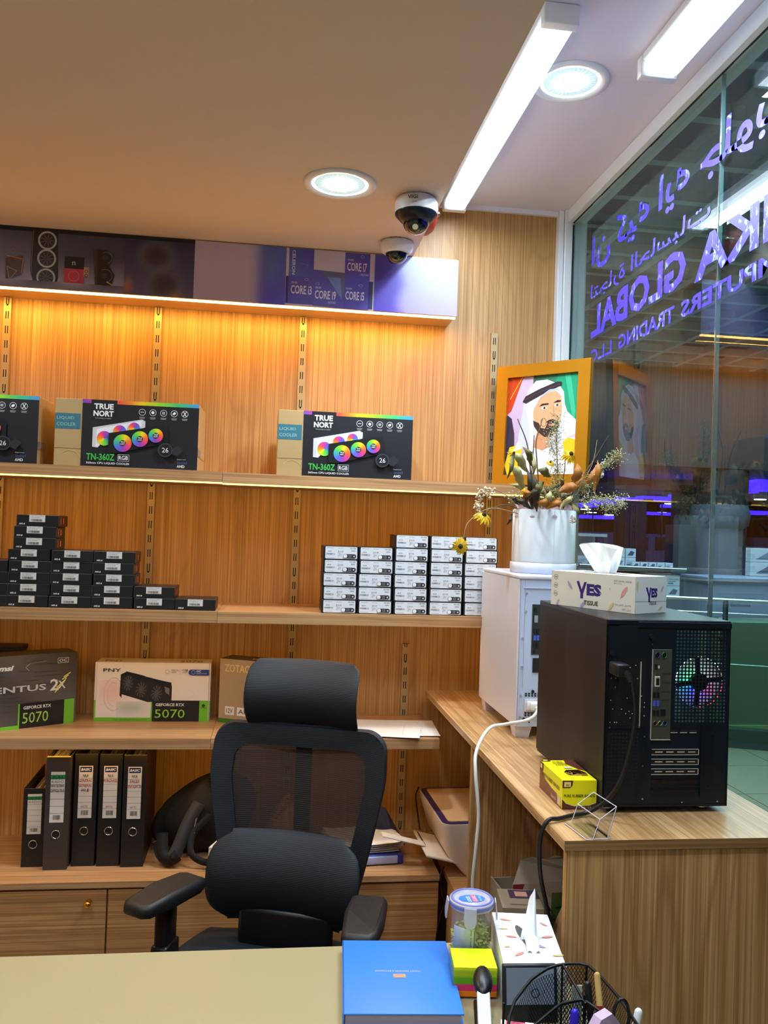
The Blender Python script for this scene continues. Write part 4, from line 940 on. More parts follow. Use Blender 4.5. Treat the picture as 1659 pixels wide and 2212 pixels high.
slot(1406, 1412, 1436, 1448); slot(1413, 1417, 1440, 1446, 'slot_metal')
B().box(px(1406), px(1417), -.0075, -.003, pz(1485), pz(1462), 'slot_metal', .001, seg=1).box(px(1408), px(1415), -.0078, -.0074, pz(1481), pz(1466), 'black_plastic').obj('monitor_socket', t)
for zz in (1458, 1489): B().cyl((px(1411), -.008, pz(zz)), (px(1411), -.003, pz(zz)), .0024, 'chrome', n=8).obj('socket_screw', t)
for y, m in ((1503, 'black_plastic'), (1521, 'usb_blue'), (1541, 'black_plastic')):
    slot(1404, 1410, y-6, y+6, m); slot(1412, 1418, y-6, y+6, m)
slot(1421, 1432, 1533, 1547)
p = Print((ix0, -.0031, iz0), X3, Z3, ix1-ix0, iz1-iz0, .0003)
for v_, s_ in ((.52, 'USB3 5Gb/s'), (.43, 'USB3 5Gb/s'), (.72, 'HDMI'), (.62, 'VGA'), (.2, 'LAN')): p.text(s_, .92, v_, .018, (40, 42, 38), al='r', wid=.42)
p.obj('port_print', t)
# power supply opening, honeycomb, lower vent, expansion slots, screws
b = B().box(px(1310), px(1390), -.0016, -.0011, pz(1572), pz(1425), 'black_plastic'); b.box(px(1376), px(1378), -.0026, -.0016, pz(1572), pz(1432), 'slot_metal'); b.box(px(1308), px(1312), -.003, -.001, pz(1574), pz(1420), 'pc_edge').box(px(1310), px(1390), -.003, -.001, pz(1575), pz(1572), 'pc_edge').obj('power_supply', t)
h_ = B(); rr = random.Random(5)
for i in range(16):
    for j in range(28):
        x = px(1314+i*4.7+(j % 2)*2.3); z = pz(1440+j*4.7)
        if x < px(1387): h_.cyl((x, -.0018, z), (x, -.00165, z), .0013, 'slot_metal' if rr.random() < .04 else 'slot_dark', n=6)
h_.obj('honeycomb_vent', t, kind='stuff')
v = B()
for i in range(9):
    for j in range(18):
        x = px(1312+i*7.7); z = pz(1587+j*7.9); v.box(x-.0022, x+.0022, -.0017, -.00115, z-.0022, z+.0022, 'slot_dark')
v.obj('lower_vent', t, kind='stuff')
for k, yy in enumerate((1625, 1646, 1667, 1688, 1709)):
    m = 'slot_metal' if k < 3 else 'pc_edge'
    b = B(); za, zb = pz(yy+7), pz(yy-6); xa, xb = px(1405), px(1508)
    b.box(xa, xb, -.0030, -.0012, za, za+.0009, m).box(xa, xb, -.0030, -.0012, zb-.0009, zb, m).box(xb-.0012, xb, -.003, -.0012, za, zb, m).box(xa, xb, -.0015, -.0012, za, zb, 'slot_dark')
    for q in range(4): b.box(px(1413+q*24), px(1429+q*24), -.0019, -.0012, (za+zb)/2-.0011, (za+zb)/2+.0011, m)
    b.obj('slot_bracket', t)
b = B()
for q in range(4): b.box(px(1424+q*21), px(1439+q*21), -.002, -.0012, pz(1583), pz(1578), 'slot_dark').box(px(1424+q*21), px(1439+q*21), -.0024, -.0012, pz(1584.5), pz(1583), 'slot_metal')
b.obj('slot_vents', t)
B().box(px(1511), px(1515), -.006, -.0012, pz(1722), pz(1566), 'pc_edge').box(px(1515), px(1541), -.002, -.0012, pz(1722), pz(1566), 'pc_edge').obj('slot_cover', t)
b = B()
for x, y, r_ in ((1313, 1415, .0045), (1397, 1377, .005), (1550, 1378, .0045), (1400, 1384, .004), (1536, 1585, .003), (1532, 1701, .003), (1313, 1573, .002), (1376, 1572, .002), (1388, 1592, .0018), (1386, 1655, .0018), (1387, 1725, .0018), (1473, 1733, .0018), (1551, 1732, .0018), (1400, 1394, .0018)):
    b.cyl((px(x), -.0012, pz(y)), (px(x), -.0012-r_*1.3, pz(y)), r_, 'black_plastic' if r_ > .0025 else 'steel', n=10)
b.obj('screws', t, kind='stuff')
# its power cord
t2 = thing('power_cable', 'thick black power cord from the black computer over the counter edge', 'cable', (.713, 1.64, 1.28))
O = Vector((.713, 1.64, 1.28))
path = spline([(.720, 1.603, 1.275), (.726, 1.600, 1.255), (.735, 1.603, 1.20), (.731, 1.607, 1.138), (.714, 1.612, 1.063), (.690, 1.625, 1.015), (.657, 1.640, .986), (.620, 1.630, .9835), (.585, 1.612, .9835), (.560, 1.602, .984), (.546, 1.60, .960), (.543, 1.60, .92), (.548, 1.60, .87), (.565, 1.61, .81), (.585, 1.63, .74), (.598, 1.65, .66), (.605, 1.66, .550)])
B().tube([q-O for q in path], .0044, 'black_plastic', 10).obj('cord', t2)
B().box(-.015, .012, -.030, .0170, -.014, .012, 'black_plastic', .004).cyl((.003, -.030, -.002), (.010, -.04, -.022), .0075, 'black_plastic', .0055).obj('plug', t2)

# ------------------------------------------------------------ tissue boxes
mat('tissue', (238, 242, 246), .8); mat('tissue_carton', (232, 232, 226), .42)
FE = [(222, 150, 130), (176, 164, 200), (224, 200, 130), (225, 170, 160)]
def feather(p, u, v, l, a, col, asp):
    pts = []
    for k in range(9): q = k/8; pts.append((q-.5, .16*sin(pi*q)**.7))
    for k in range(8, -1, -1): q = k/8; pts.append((q-.5, -.13*sin(pi*q)**.7))
    P = [(u+l*(x*cos(a)-y*sin(a)), v+l*asp*(x*sin(a)+y*cos(a))) for x, y in pts]
    p.poly(P, col); p.line([(u-l*.62*cos(a), v-l*.62*asp*sin(a)), (u+l*.4*cos(a), v+l*.4*asp*sin(a))], .0006, tuple(max(0, c-40) for c in col))
def tissue_plume(parent, c, s, seed, lean=(0, 0), w_=.05, hh=.07):
    r = random.Random(seed); b = B()
    for k in range(2):
        ph = r.uniform(0, 6)
        def fn(u, v, k=k, ph=ph):
            wdt = w_*(.45+.75*v)*(1 if k == 0 else .8); x = (u-.5)*2*wdt
            y = .010*sin(u*7+ph+v*2)*(.4+v)+(-.006 if k else .006); z = v*hh*(1-.18*abs(u-.35)*(1 if k == 0 else 1.5))
            return (c[0]+x+lean[0]*v, c[1]+y+lean[1]*v, c[2]+z)
        b.surf(fn, 14, 10, 'tissue')
    return b.obj('tissue', parent, 'white tissue pulled out of the slot')
# on the black tower
P0 = Vector((.684, 1.985)); P1 = Vector((.806, 1.774)); P2 = Vector((.915, 1.84)); ln = (P1-P0).length; a = math.atan2((P1-P0).y, (P1-P0).x)
t = thing('tissue_box', 'white tissue box reading YES on top of the black computer', 'tissue box', (P0.x, P0.y, 1.3785), a); dp = .118; h_ = .083
B().box(0, ln, 0, dp, 0, h_, 'tissue_carton', .0012, seg=1).obj('carton', t)
p = Print((0, -.0002, 0), X3, Z3, ln, h_, .0003); asp = ln/h_
p.rect(0, 0, 1, 1, (226, 222, 208))
PU = (58, 36, 120)
p.poly([(.32, .74), (.35, .76), (.385, .52), (.415, .74), (.445, .74), (.405, .40), (.405, .26), (.37, .26), (.37, .42)], PU).text('ES', .445, .36, .34, PU, wid=.175, off=.06)
p.text('TISSUE', .415, .09, .13, (20, 20, 24), wid=.17, off=.03)
p.text('SOFT FACIAL TISSUES', .76, .82, .045, (60, 60, 60), wid=.2).text('200 x 2 Ply', .76, .75, .04, (60, 60, 60), wid=.09)
for k, v_ in enumerate((.82, .58, .34)): p.ring(.06, v_, .025, .003, (60, 60, 56)); p.line([(.045, v_), (.075, v_)], .0015, (60, 60, 56))
feather(p, .24, .62, .10, 2.2, (176, 172, 190), asp); feather(p, .88, .56, .13, 1.0, (226, 160, 146), asp); feather(p, .40, .0+.08, .10, .9, (178, 166, 206), asp); feather(p, .74, .14, .10, .9, (222, 204, 140), asp); feather(p, .09, .08, .08, 1.0, (190, 178, 206), asp)
p.disk(.72, .62, .008, (200, 196, 190)); p.disk(.61, .45, .007, (190, 186, 190))
p.text('\uFE94\uFEA4\uFBFE \uFEE1\uFECB\uFE8E\uFEE7 \uFEDE\uFBFE\uFEAA\uFE97\uFE8E\uFEE7', .96, .16, .07, (60, 60, 60), wid=.18, al='r')
p.text('200 | \uFEDE\uFBFE\uFEAA\uFEE7', .96, .05, .06, (60, 60, 60), wid=.1, al='r')
p.obj('front_print', t)
p = Print((ln+.0002, 0, 0), Y3, Z3, dp, h_, .0003); asp = dp/h_
p.rect(0, 0, 1, 1, (234, 234, 230)); p.poly([(.32, .70), (.38, .71), (.43, .52), (.45, .70), (.50, .70), (.46, .42), (.46, .30), (.41, .30), (.41, .44)], PU).text('ES', .50, .42, .26, PU, wid=.20, off=.06).text('TISSUE', .42, .22, .1, (20, 20, 24), wid=.25, off=.02)
p.rect(0, .235 if False else .36, 0, .36, (0, 0, 0)) if False else None
p.line([(0, .33), (1, .31)], .0006, (90, 90, 90)); feather(p, .06, .75, .2, 1.6, (222, 206, 150), asp); feather(p, .85, .65, .16, 1., (190, 180, 206), asp); feather(p, .8, .12, .16, .6, (222, 206, 150), asp)
p.obj('end_print', t)
p = Print((0, 0, h_+.0002), X3, Y3, ln, dp, .0003); p.poly([(.2+.6*(.5+.5*cos(2*pi*k/20)), .5+.13*sin(2*pi*k/20)) for k in range(20)], (70, 72, 74)); feather(p, .85, .2, .1, .3, (178, 166, 206), ln/dp); feather(p, .1, .7, .1, .8, (222, 170, 150), ln/dp); p.obj('top_slot', t)
tissue_plume(t, (ln*.46, dp*.5, h_-.002), 1, 3, (-.010, 0), .056, .074)
# rubber band box
mat('carton_yellow', (236, 232, 20), .35)
t = thing('rubber_band_box', 'yellow and brown box of pure rubber bands beside the black computer', 'box', (.6165, 1.683, .9775), radians(-.5)); ww, dp, h_ = .0745, .15, .060
b = B(); b.add([(0, 0, 0), (ww, 0, 0), (ww, dp, 0), (0, dp, 0), (0, 0, h_), (ww, 0, h_), (ww, dp, h_), (0, dp, h_)], [(0, 3, 2, 1), (0, 1, 5, 4), (1, 2, 6, 5), (2, 3, 7, 6), (3, 0, 4, 7)], 'carton_yellow')
ho = [(.28, .22), (.70, .14), (.80, .25), (.72, .44), (.40, .50), (.24, .46), (.20, .34)]; ho = [(a_*ww+.012, c_*dp) for a_, c_ in ho]; oc = [(0, 0), (ww*.5, 0), (ww, 0), (ww, dp*.5), (ww, dp), (0, dp), (0, dp*.4)]
ring = [oc[k] for k in (0, 2, 3, 4, 5, 6)]; hr = [ho[0], ho[1], ho[2], ho[3], ho[4], ho[6]]
hr = [(.026, .034), (.066, .026), (.072, .055), (.060, .074), (.034, .076), (.022, .055)]
b.add([(x, y, h_) for x, y in ring]+[(x, y, h_+.0012*(k % 2)) for k, (x, y) in enumerate(hr)], [(k, (k+1) % 6, 6+(k+1) % 6, 6+k) for k in range(6)], 'carton_yellow'); b.obj('carton', t)
b = B(); rr = random.Random(3); mat('rubber', (196, 160, 60), .45); mat('brown_card', (96, 48, 36), .5)
b.box(.002, ww-.002, .002, dp-.002, h_-.02, h_-.019, 'brown_card')
for k in range(26):
    c_ = Vector((rr.uniform(.025, .068), rr.uniform(.028, .078), h_-.010+rr.uniform(-.006, .003))); ra = rr.uniform(.008, .016); tl = rr.uniform(-.5, .5)
    b.tube([c_+Vector((ra*cos(q), ra*.6*sin(q), ra*.35*sin(q+tl))) for q in [2*pi*i/10 for i in range(10)]], .0009, 'rubber', 5, True)
b.obj('rubber_bands', t, 'loose rubber bands seen through the torn hole', 'stuff')
BR = (92, 42, 30); YL = (238, 236, 60)
p = Print((0, -.0002, 0), X3, Z3, ww, h_, .0003); p.poly([(0, 0), (1, 0), (1, .22), (.8, .13), (.35, .11), (.12, .2), (.0, .36)], BR).line([(0, .37), (.12, .21), (.35, .12), (.8, .14), (1, .23)], .0008, (240, 236, 190))
p.poly([(0, .74), (.22, .74), (.29, .82), (.31, 1), (0, 1)], BR).rect(.05, .78, .24, .95, (236, 222, 120)).text('PSI', .15, .80, .07, (80, 36, 20), al='c', off=.02)
p.text('PURE RUBBER BANDS', .05, .42, .10, (40, 34, 10), wid=.9, off=.012).text('1 LB. 16', .5, .04, .05, (230, 220, 200), wid=.35); p.obj('end_print', t)
p = Print((-.0002, dp, 0), (0, -1, 0), Z3, dp, h_, .0003); p.poly([(0, 0), (1, 0), (.96, .12), (.85, .16), (.78, .38), (.55, .40), (.25, .5), (.05, .85), (0, .9)], (120, 66, 46)).line([(0, .9), (.05, .86), (.25, .52), (.55, .42), (.78, .4), (.85, .18), (1, .06)], .0008, (240, 236, 190))
p.poly([(0, 1), (.17, 1), (.15, .72), (0, .66)], BR).rect(.03, .78, .11, .94, (236, 222, 120)).text('PURE RUBBER BANDS', .10, .56, .14, (60, 44, 10), wid=.80, off=.012).rect(.82, .06, .95, .36, (210, 190, 160)); p.text('Size:16', .55, .1, .12, (235, 225, 210), wid=.2); p.obj('side_print', t)
p = Print((0, 0, h_+.0012), X3, Y3, ww, dp, .0003); p.poly([(1, .45), (1, 1), (.72, 1), (.66, .8), (.78, .6), (.82, .5)], BR).rect(0, .93, .28, 1, BR).rect(.06, .945, .2, .99, (236, 222, 120)); p.text('PURE', .3, .86, .05, (60, 50, 10), wid=.3, off=.01).text('RUBBER', .28, .78, .05, (60, 50, 10), wid=.4, off=.01).text('BANDS', .3, .70, .05, (60, 50, 10), wid=.34, off=.01).rect(.45, .55, .7, .62, (205, 205, 210)); p.obj('top_print', t)
# clear card holder at the counter corner
t = thing('card_holder', 'clear acrylic card holder at the corner of the oak counter', 'card holder', (.622, 1.557, .9775), radians(-83)); A_ = 'clear_acrylic'
TT = Matrix.Rotation(radians(-18), 4, 'X'); w_ = .088
B().box(-w_/2, w_/2, -.024, .030, 0, .0025, A_).obj('base', t)
B().box(-w_/2, w_/2, -.002, .0005, .003, .060, A_, T=Matrix.Translation((0, .020, 0)) @ TT).obj('back_wall', t)
B().box(-w_/2, w_/2, -.002, .0005, .003, .036, A_, T=Matrix.Translation((0, -.008, 0)) @ TT).obj('front_wall', t)
mat('acrylic_edge', (205, 200, 215), .2)
for s_ in (-1, 1): B().add([(s_*w_/2, -.010, .0026), (s_*w_/2, .020, .0026), (s_*w_/2, .037, .058), (s_*w_/2, .003, .038)], [(0, 1, 2, 3)], A_).obj('side_wall', t)
e_ = .0011; b = B()
for a_, c_ in (((-w_/2, .003, .038), (w_/2, .003, .038)), ((-w_/2, .037, .060), (w_/2, .037, .060)), ((w_/2, .003, .038), (w_/2, .037, .060)), ((-w_/2, .003, .038), (-w_/2, .037, .060)), ((w_/2, -.010, .003), (w_/2, .003, .038)), ((w_/2, .02, .003), (w_/2, .037, .06)), ((-w_/2, -.010, .003), (-w_/2, .003, .038)), ((-w_/2, -.024, .0015), (w_/2, -.024, .0015)), ((w_/2, -.024, .0015), (w_/2, .03, .0015))): b.cyl(a_, c_, e_*.8, 'acrylic_edge', n=6)
b.obj('polished_edge', t)
def at(px_, py_, Y):
    """world point at depth Y (distance from the camera plane towards the back wall) seen at a pixel of the photograph"""
    d = _f+_r2*((px_-829.5)/FPX)+_u2*((1106-py_)/FPX); return Vector((d.x*Y/d.y, Y, H+d.z*Y/d.y))
# ------------------------------------------------------------ office chair
def mesh_fabric(name, col, alpha, per=.0042):
    m = bpy.data.materials.new(name); m.use_nodes = True; MATS[name] = m
    nt = m.node_tree; N = nt.nodes; L = nt.links; b = N['Principled BSDF']
    tc = N.new('ShaderNodeTexCoord'); sp = N.new('ShaderNodeSeparateXYZ'); L.new(tc.outputs['Object'], sp.inputs[0])
    mu = N.new('ShaderNodeMath'); mu.operation = 'MULTIPLY'; mu.inputs[1].default_value = 1/per; L.new(sp.outputs['Z'], mu.inputs[0])
    pp = N.new('ShaderNodeMath'); pp.operation = 'PINGPONG'; pp.inputs[1].default_value = .5; L.new(mu.outputs[0], pp.inputs[0])
    r = N.new('ShaderNodeValToRGB'); e = r.color_ramp.elements; c0 = lin(col); c1 = lin(tuple(v*2.+7 for v in col))
    e[0].position = .2; e[0].color = c0+(1,); e[1].position = .45; e[1].color = c1+(1,); L.new(pp.outputs[0], r.inputs[0])
    L.new(r.outputs[0], b.inputs['Base Color']); b.inputs['Roughness'].default_value = .65
    bp = N.new('ShaderNodeBump'); bp.inputs['Strength'].default_value = .5; bp.inputs['Distance'].default_value = .001; L.new(pp.outputs[0], bp.inputs['Height']); L.new(bp.outputs[0], b.inputs['Normal'])
    if alpha < 1:
        q = N.new('ShaderNodeMath'); q.operation = 'MULTIPLY_ADD'; q.inputs[1].default_value = (1-alpha)*2.2; q.inputs[2].default_value = alpha-(1-alpha)*.6; q.use_clamp = True
        L.new(pp.outputs[0], q.inputs[0]); L.new(q.outputs[0], b.inputs['Alpha'])
    return m
mesh_fabric('weave_dense', (6, 10, 17), 1); mesh_fabric('weave_open', (22, 16, 14), .90, .005); mesh_fabric('weave_pillow', (5, 8, 14), 1, .0038)
mat('chair_plastic', (16, 16, 18), .35); mat('armpad', (30, 27, 27), .5); mat('seat_fabric', (15, 26, 38), .9, bump=(400, .4))
ch = thing('office_chair', 'black mesh office chair with headrest and padded armrests behind the desk', 'chair', (.02, 1.99, 0), -.33)
def backc(u, z):   # backrest surface: y at lateral u (-1..1) and height z
    return .150+.16*max(0, z-.5)+.10*max(0, z-.85)**1.5-.038*u*u+.012
ZB0, ZB1 = .56, 1.028
def bhw(z):
    t_ = (z-ZB0)/(ZB1-ZB0)
    w_ = .150+.085*min(1, t_*1.35)**.7-.02*max(0, t_-.8)
    if t_ > .90: q = (t_-.90)/.10; w_ = w_-.055+.055*math.sqrt(max(0, 1-q*q))
    if t_ < .10: q = (.10-t_)/.10; w_ = w_-.045+.045*math.sqrt(max(0, 1-q*q))
    return w_
def pillow(name, z0, z1, hw, yc, th, m, parent, nu=24, nz=18, fwd=1.):
    b = B()
    for s_ in (1, -1):
        def fn(a, c_):
            c_ = .5-.5*cos(pi*c_); u = sin(pi*(a-.5)); z = z0+(z1-z0)*c_; e = math.sqrt(max(0, 1-u**4))*math.sqrt(max(0, 1-(2*c_-1)**4))
            return (u*hw(c_), yc(u, c_)-s_*th*.5*e, z)
        b.surf(fn, nu, nz, m)
    return b.obj(name, parent)
# border ring of dense weave around an opening with see-through mesh
def ring_at(inset, n=72):
    pts = []
    zc = (ZB0+ZB1)/2
    zs = [ZB0+(ZB1-ZB0)*(.5-.5*cos(pi*k/(n/2))) for k in range(n//2+1)]
    right = [(bhw(z), z) for z in zs]; left = [(-x, z) for x, z in right[::-1]]
    P_ = right+left[1:-1]
    out = []
    for x, z in P_:
        k = max(0, (abs(x)-inset)/max(abs(x), 1e-6)) if abs(x) > .03 else .5
        zi = zc+(z-zc)*(1-inset*1.1/((ZB1-ZB0)/2)); hwz = max(.02, bhw(min(max(zi, ZB0+.02), ZB1-.02))-inset)
        out.append((math.copysign(min(abs(x)*(1-inset/.22), hwz), x), zi))
    return P_, out
po, pi_ = ring_at(.052); n = len(po); b = B(); vs = []
for (x, z) in po: vs.append((x, backc(x/.23, z)+.004, z))
for (x, z) in po: vs.append((x*.985, backc(x/.23, z)-.012, z+(.004 if z < .8 else -.004)))
for (x, z) in pi_: vs.append((x, backc(x/.23, z)-.006, z))
for (x, z) in pi_: vs.append((x, backc(x/.23, z)+.008, z))
for s_ in range(4):
    a_, c_ = s_*n, ((s_+1) % 4)*n
    b.add(vs, [(a_+k, a_+(k+1) % n, c_+(k+1) % n, c_+k) for k in range(n)], 'weave_dense', True)
b.obj('backrest_frame', ch)
b = B(); rows = 24
def mf(a, c_):
    zz = ZB0+.045+(ZB1-ZB0-.085)*c_; x = (2*a-1)*(bhw(zz)-.045); return (x, backc(x/.23, zz)+.001, zz)
b.surf(mf, 16, rows, 'weave_open'); b.obj('mesh_panel', ch, 'see-through brownish mesh')
b = B().box(-.03, .03, .205, .235, .42, .70, 'chair_plastic', .01).box(-.022, .022, .245, .262, .70, 1.06, 'chair_plastic', .006); b.tube(spline([(0, .235, .55), (0, .25, .70), (0, .262, .85), (0, .262, 1.05)], 4), .016, 'chair_plastic', 8)
b.tube(spline([(-.17, .20, .70), (-.10, .235, .68), (0, .245, .66), (.10, .235, .68), (.17, .20, .70)], 4), .011, 'chair_plastic', 8).obj('back_spine', ch)
pillow('headrest', 1.000, 1.192, lambda c_: .152*max(.35, 1-abs(2*c_-1)**9)**.14, lambda u, c_: .235-.035*u*u-.055*sin(pi*c_)+.045, .030, 'weave_pillow', ch)
B().box(-.05, .05, .262, .285, 1.06, 1.13, 'chair_plastic', .006).obj('headrest_bracket', ch)
pillow('lumbar_support', .555, .775, lambda c_: .197*max(.30, 1-abs(2*c_-1)**4)**.25, lambda u, c_: .128-.030*u*u-.040*sin(pi*c_)+.020+.018*c_, .050, 'weave_pillow', ch)
B().box(-.115, .13, .10, .13, .46, .60, 'chair_plastic', .015).box(-.10, .10, .02, .16, .405, .455, 'chair_plastic', .012).obj('tilt_mechanism', ch)
def shw(c_): return .245
sb = B()
for s_ in (1, -1):
    def sf(a, c_):
        u = 2*a-1; v = 2*c_-1; sx = u*math.sqrt(1-.5*v*v*.55); sy = v*math.sqrt(1-.5*u*u*.55)
        e = (1-u**6)*(1-v**6); return (sx*.262, -.02+sy*.255, .478+s_*(.030*e)-.012*(1-abs(v))*0+.010*u*u*(1 if s_ > 0 else 0))
    sb.surf(sf, 18, 18, 'seat_fabric')
sb.obj('seat', ch)
def armrest(s_, toe):
    a_ = thing('armrest', None, None); a_.parent = ch; a_.location = (s_*.240, -.035, 0)
    poly = [(-.040, -.115), (-.030, -.128), (.022, -.128), (.038, -.112), (.046, -.03), (.044, .09), (.034, .118), (-.028, .122), (-.042, .105), (-.047, .0)]
    b = B(); R_ = Matrix.Rotation(toe, 4, 'Z'); n = len(poly)
    lv = [(.93, .655), (1.0, .662), (1.0, .678), (.95, .686), (.80, .6895)]
    vs = [(x*k, .84*y*(1-(1-k)*.5), z+ (.006*abs(y/.12)**2 if z > .67 else 0)*-1) for k, z in lv for x, y in poly]
    fs = [(l*n+i, l*n+(i+1) % n, (l+1)*n+(i+1) % n, (l+1)*n+i) for l in range(4) for i in range(n)]
    b.add(vs, fs, 'armpad', True, R_); b.add(vs, [list(range(n))[::-1], list(range(4*n, 5*n))], 'armpad', False, R_); b.obj('arm_pad', a_)
    B().box(-.016, .016, -.030, .030, .42, .656, 'chair_plastic', .006).box(-.022, .022, -.036, .036, .36, .56, 'chair_plastic', .008).obj('arm_post', a_)
    B().box(-.13 if s_ > 0 else -.005, .005 if s_ > 0 else .13, -.03, .03, .385, .41, 'chair_plastic', .006).obj('arm_bracket', a_)
    B().box(s_*.022-.004, s_*.022+.004, -.008, .008, .50, .53, 'chair_plastic', .003).obj('height_button', a_)
armrest(-1, -.30); armrest(1, .10)
B().cyl((0, 0, .10), (0, 0, .30), .028, 'chair_plastic').cyl((0, 0, .30), (0, 0, .41), .016, 'chrome').obj('gas_lift', ch)
for k in range(5):
    a_ = .3+k*2*pi/5; R_ = Matrix.Rotation(a_, 4, 'Z')
    B().add([R_ @ Vector(q) for q in [(.02, -.025, .085), (.30, -.016, .062), (.30, .016, .062), (.02, .025, .085), (.02, -.022, .12), (.30, -.012, .082), (.30, .012, .082), (.02, .022, .12)]], [(0, 3, 2, 1), (4, 5, 6, 7), (0, 1, 5, 4), (1, 2, 6, 5), (2, 3, 7, 6), (3, 0, 4, 7)], 'chair_plastic').obj('base_leg', ch)
    c_ = R_ @ Vector((.29, 0, .027)); d_ = R_ @ Vector((0, .012, 0))
    B().cyl(c_-d_*2.2, c_-d_*.5, .0265, 'chair_plastic').cyl(c_+d_*.5, c_+d_*2.2, .0265, 'chair_plastic').cyl(c_, c_+Vector((0, 0, .04)), .006, 'chair_plastic').obj('castor', ch)
p = Print((-.008, .053, .60), X3, Z3, .03, .01, .0); p.text('+', 0, 0, 1, (90, 100, 110)); p.obj('small_tag', ch) if False else None

# ------------------------------------------------------------ desk
mat('desk_top', (166, 152, 116), .28, coat=.15)
t = thing('office_desk', 'olive beige desk in the foreground carrying the blue notebook', 'desk', (-.4, 1.1, 0))
B().box(-1.0, .953, -.62, .503, .724, .750, 'desk_top', .0015, seg=1).obj('desktop', t)
for x in (-.98, .90): B().box(x, x+.025, -.58, .47, 0, .7235, 'wood_end').obj('leg_panel', t)
B().box(-.95, .898, .30, .318, .35, .7235, 'wood_end').obj('modesty_panel', t)

mat('book_blue', (52, 128, 226), .4); mat('page_edge', (176, 168, 190), .7)
t = thing('notebook', 'thick blue hardback notebook with small gilt lettering', 'notebook', (.245, 1.453, .7505), radians(-4.5)); w_, d_, h_ = .196, .238, .022
B().box(-w_/2, w_/2, -d_/2, d_/2, h_-.003, h_, 'book_blue', .0012).box(-w_/2, w_/2, -d_/2, d_/2, 0, .003, 'book_blue', .0012).box(-w_/2, -w_/2+.003, -d_/2, d_/2, .0, h_, 'book_blue', .001).obj('cover', t)
B().box(-w_/2+.004, w_/2-.005, -d_/2+.004, d_/2-.004, .0032, h_-.0032, 'page_edge').obj('pages', t, 'lilac grey page block')
p = Print((w_/2, d_/2, h_+.0002), (-1, 0, 0), (0, -1, 0), w_, d_, .0002); G_ = (196, 190, 170)
p.text('MONEY TRANSFER & EXCHANGE', .30, .45, .020, G_, wid=.41, off=.01).poly([(.44, .55), (.55, .55), (.55, .50), (.44, .50)], (206, 150, 110)).line([(.44, .54), (.50, .51), (.55, .54)], .0008, (120, 120, 170)); p.obj('gilt_print', t)

# jar of seeds
mat('jar_plastic', (210, 215, 214), .25, alpha=.22); mat('lid_plastic', (206, 204, 222), .3, alpha=.72); mat('lid_blue', (112, 118, 190), .35); mat('seed_green', (178, 186, 92), .6)
t = thing('storage_jar', 'clear clip-lid jar of pale green seeds behind the sticky notes', 'jar', (.388, 1.518, .7505))
B().lathe([(.0001, 0), (.034, 0), (.0365, .004), (.0372, .10), (.0385, .108)], 'jar_plastic', n=36).obj('jar_body', t)
b = B(); rr = random.Random(11)
for k in range(560):
    z = rr.uniform(.003, .072); q = rr.uniform(.6, 1)*.0335 if rr.random() < .8 else rr.uniform(0, .03); a_ = rr.uniform(0, 2*pi)
    if z > .066: q = rr.uniform(0, .033)
    T_ = Matrix.Translation((q*cos(a_), q*sin(a_), z+.012*(.6-abs(sin(a_*.5))) if z > .06 else z)) @ Matrix.Rotation(rr.uniform(0, 6), 4, 'Z') @ Matrix.Rotation(rr.uniform(-1.2, 1.2), 4, 'X')
    b.ball((0, 0, 0), (.0068, .0030, .0016), 'seed_green', 6, 4, T_)
b.obj('seeds', t, 'pale green pumpkin seeds', 'stuff')
B().lathe([(.0001, .1205), (.028, .1205), (.029, .1185), (.033, .1185), (.034, .1225), (.040, .1225), (.0412, .120), (.0412, .111), (.039, .109)], 'lid_plastic', n=40).obj('lid', t)
B().lathe([(.0345, .1228), (.0352, .1242), (.0385, .1242), (.039, .1228)], 'lid_blue', n=40).lathe([(.0413, .1195), (.042, .118), (.042, .1145), (.0413, .113)], 'lid_blue', n=40).obj('lid_seal', t, 'blue lid ring')
for a_ in (-1.85, -.2, 1.4, 3.05):
    T_ = Matrix.Rotation(a_, 4, 'Z')
    vs = []; o2 = [(-.011, .121), (.011, .121), (.0115, .100), (.009, .090), (.004, .0865), (-.004, .0865), (-.009, .090), (-.0115, .100)]
    b = B(); b.add([(.0428+(.003 if z < .11 else 0), y, z) for y, z in o2]+[(.0448+(.003 if z < .11 else 0), y, z) for y, z in o2], [list(range(8))[::-1], list(range(8, 16))]+[(k, (k+1) % 8, 8+(k+1) % 8, 8+k) for k in range(8)], 'lid_plastic', False, T_)
    b.obj('clip', t)
p = Print((-.03, -.03, .1210), X3, Y3, .06, .06, .0002); p.poly([(.15, .35), (.35, .25), (.65, .25), (.85, .35), (.92, .5), (.85, .65), (.65, .75), (.35, .75), (.15, .65), (.08, .5)], (40, 120, 215)).text('LOCK', .46, .30, .12, (225, 240, 250), rot=pi/2, wid=.36, off=.02).rect(.5, .28, .66, .72, (226, 90, 120)); p.text('CLASSIC', .64, .30, .10, (240, 230, 235), rot=pi/2, wid=.38).text('BPA FREE', .8, .32, .07, (190, 220, 240), rot=pi/2, wid=.32)
p.obj('lid_sticker', t, 'blue and pink lid sticker')
p = Print((0, 0, 0), X3, Z3, 1, 1, 0); p.grid(0, 0, 1, 1, lambda a, b: lerp((70, 84, 96), (206, 212, 222), b) if b > .25 else (48, 66, 190), 8, 8); p.rect(.74, .02, 1, .62, (205, 212, 206)).rect(.82, .55, .98, .98, (24, 26, 30)).text('Lunch Box', .94, .58, .12, (210, 210, 214), rot=pi/2, wid=.36).line([(.05, .8), (.5, .5), (.8, .3)], .012, (40, 44, 60))
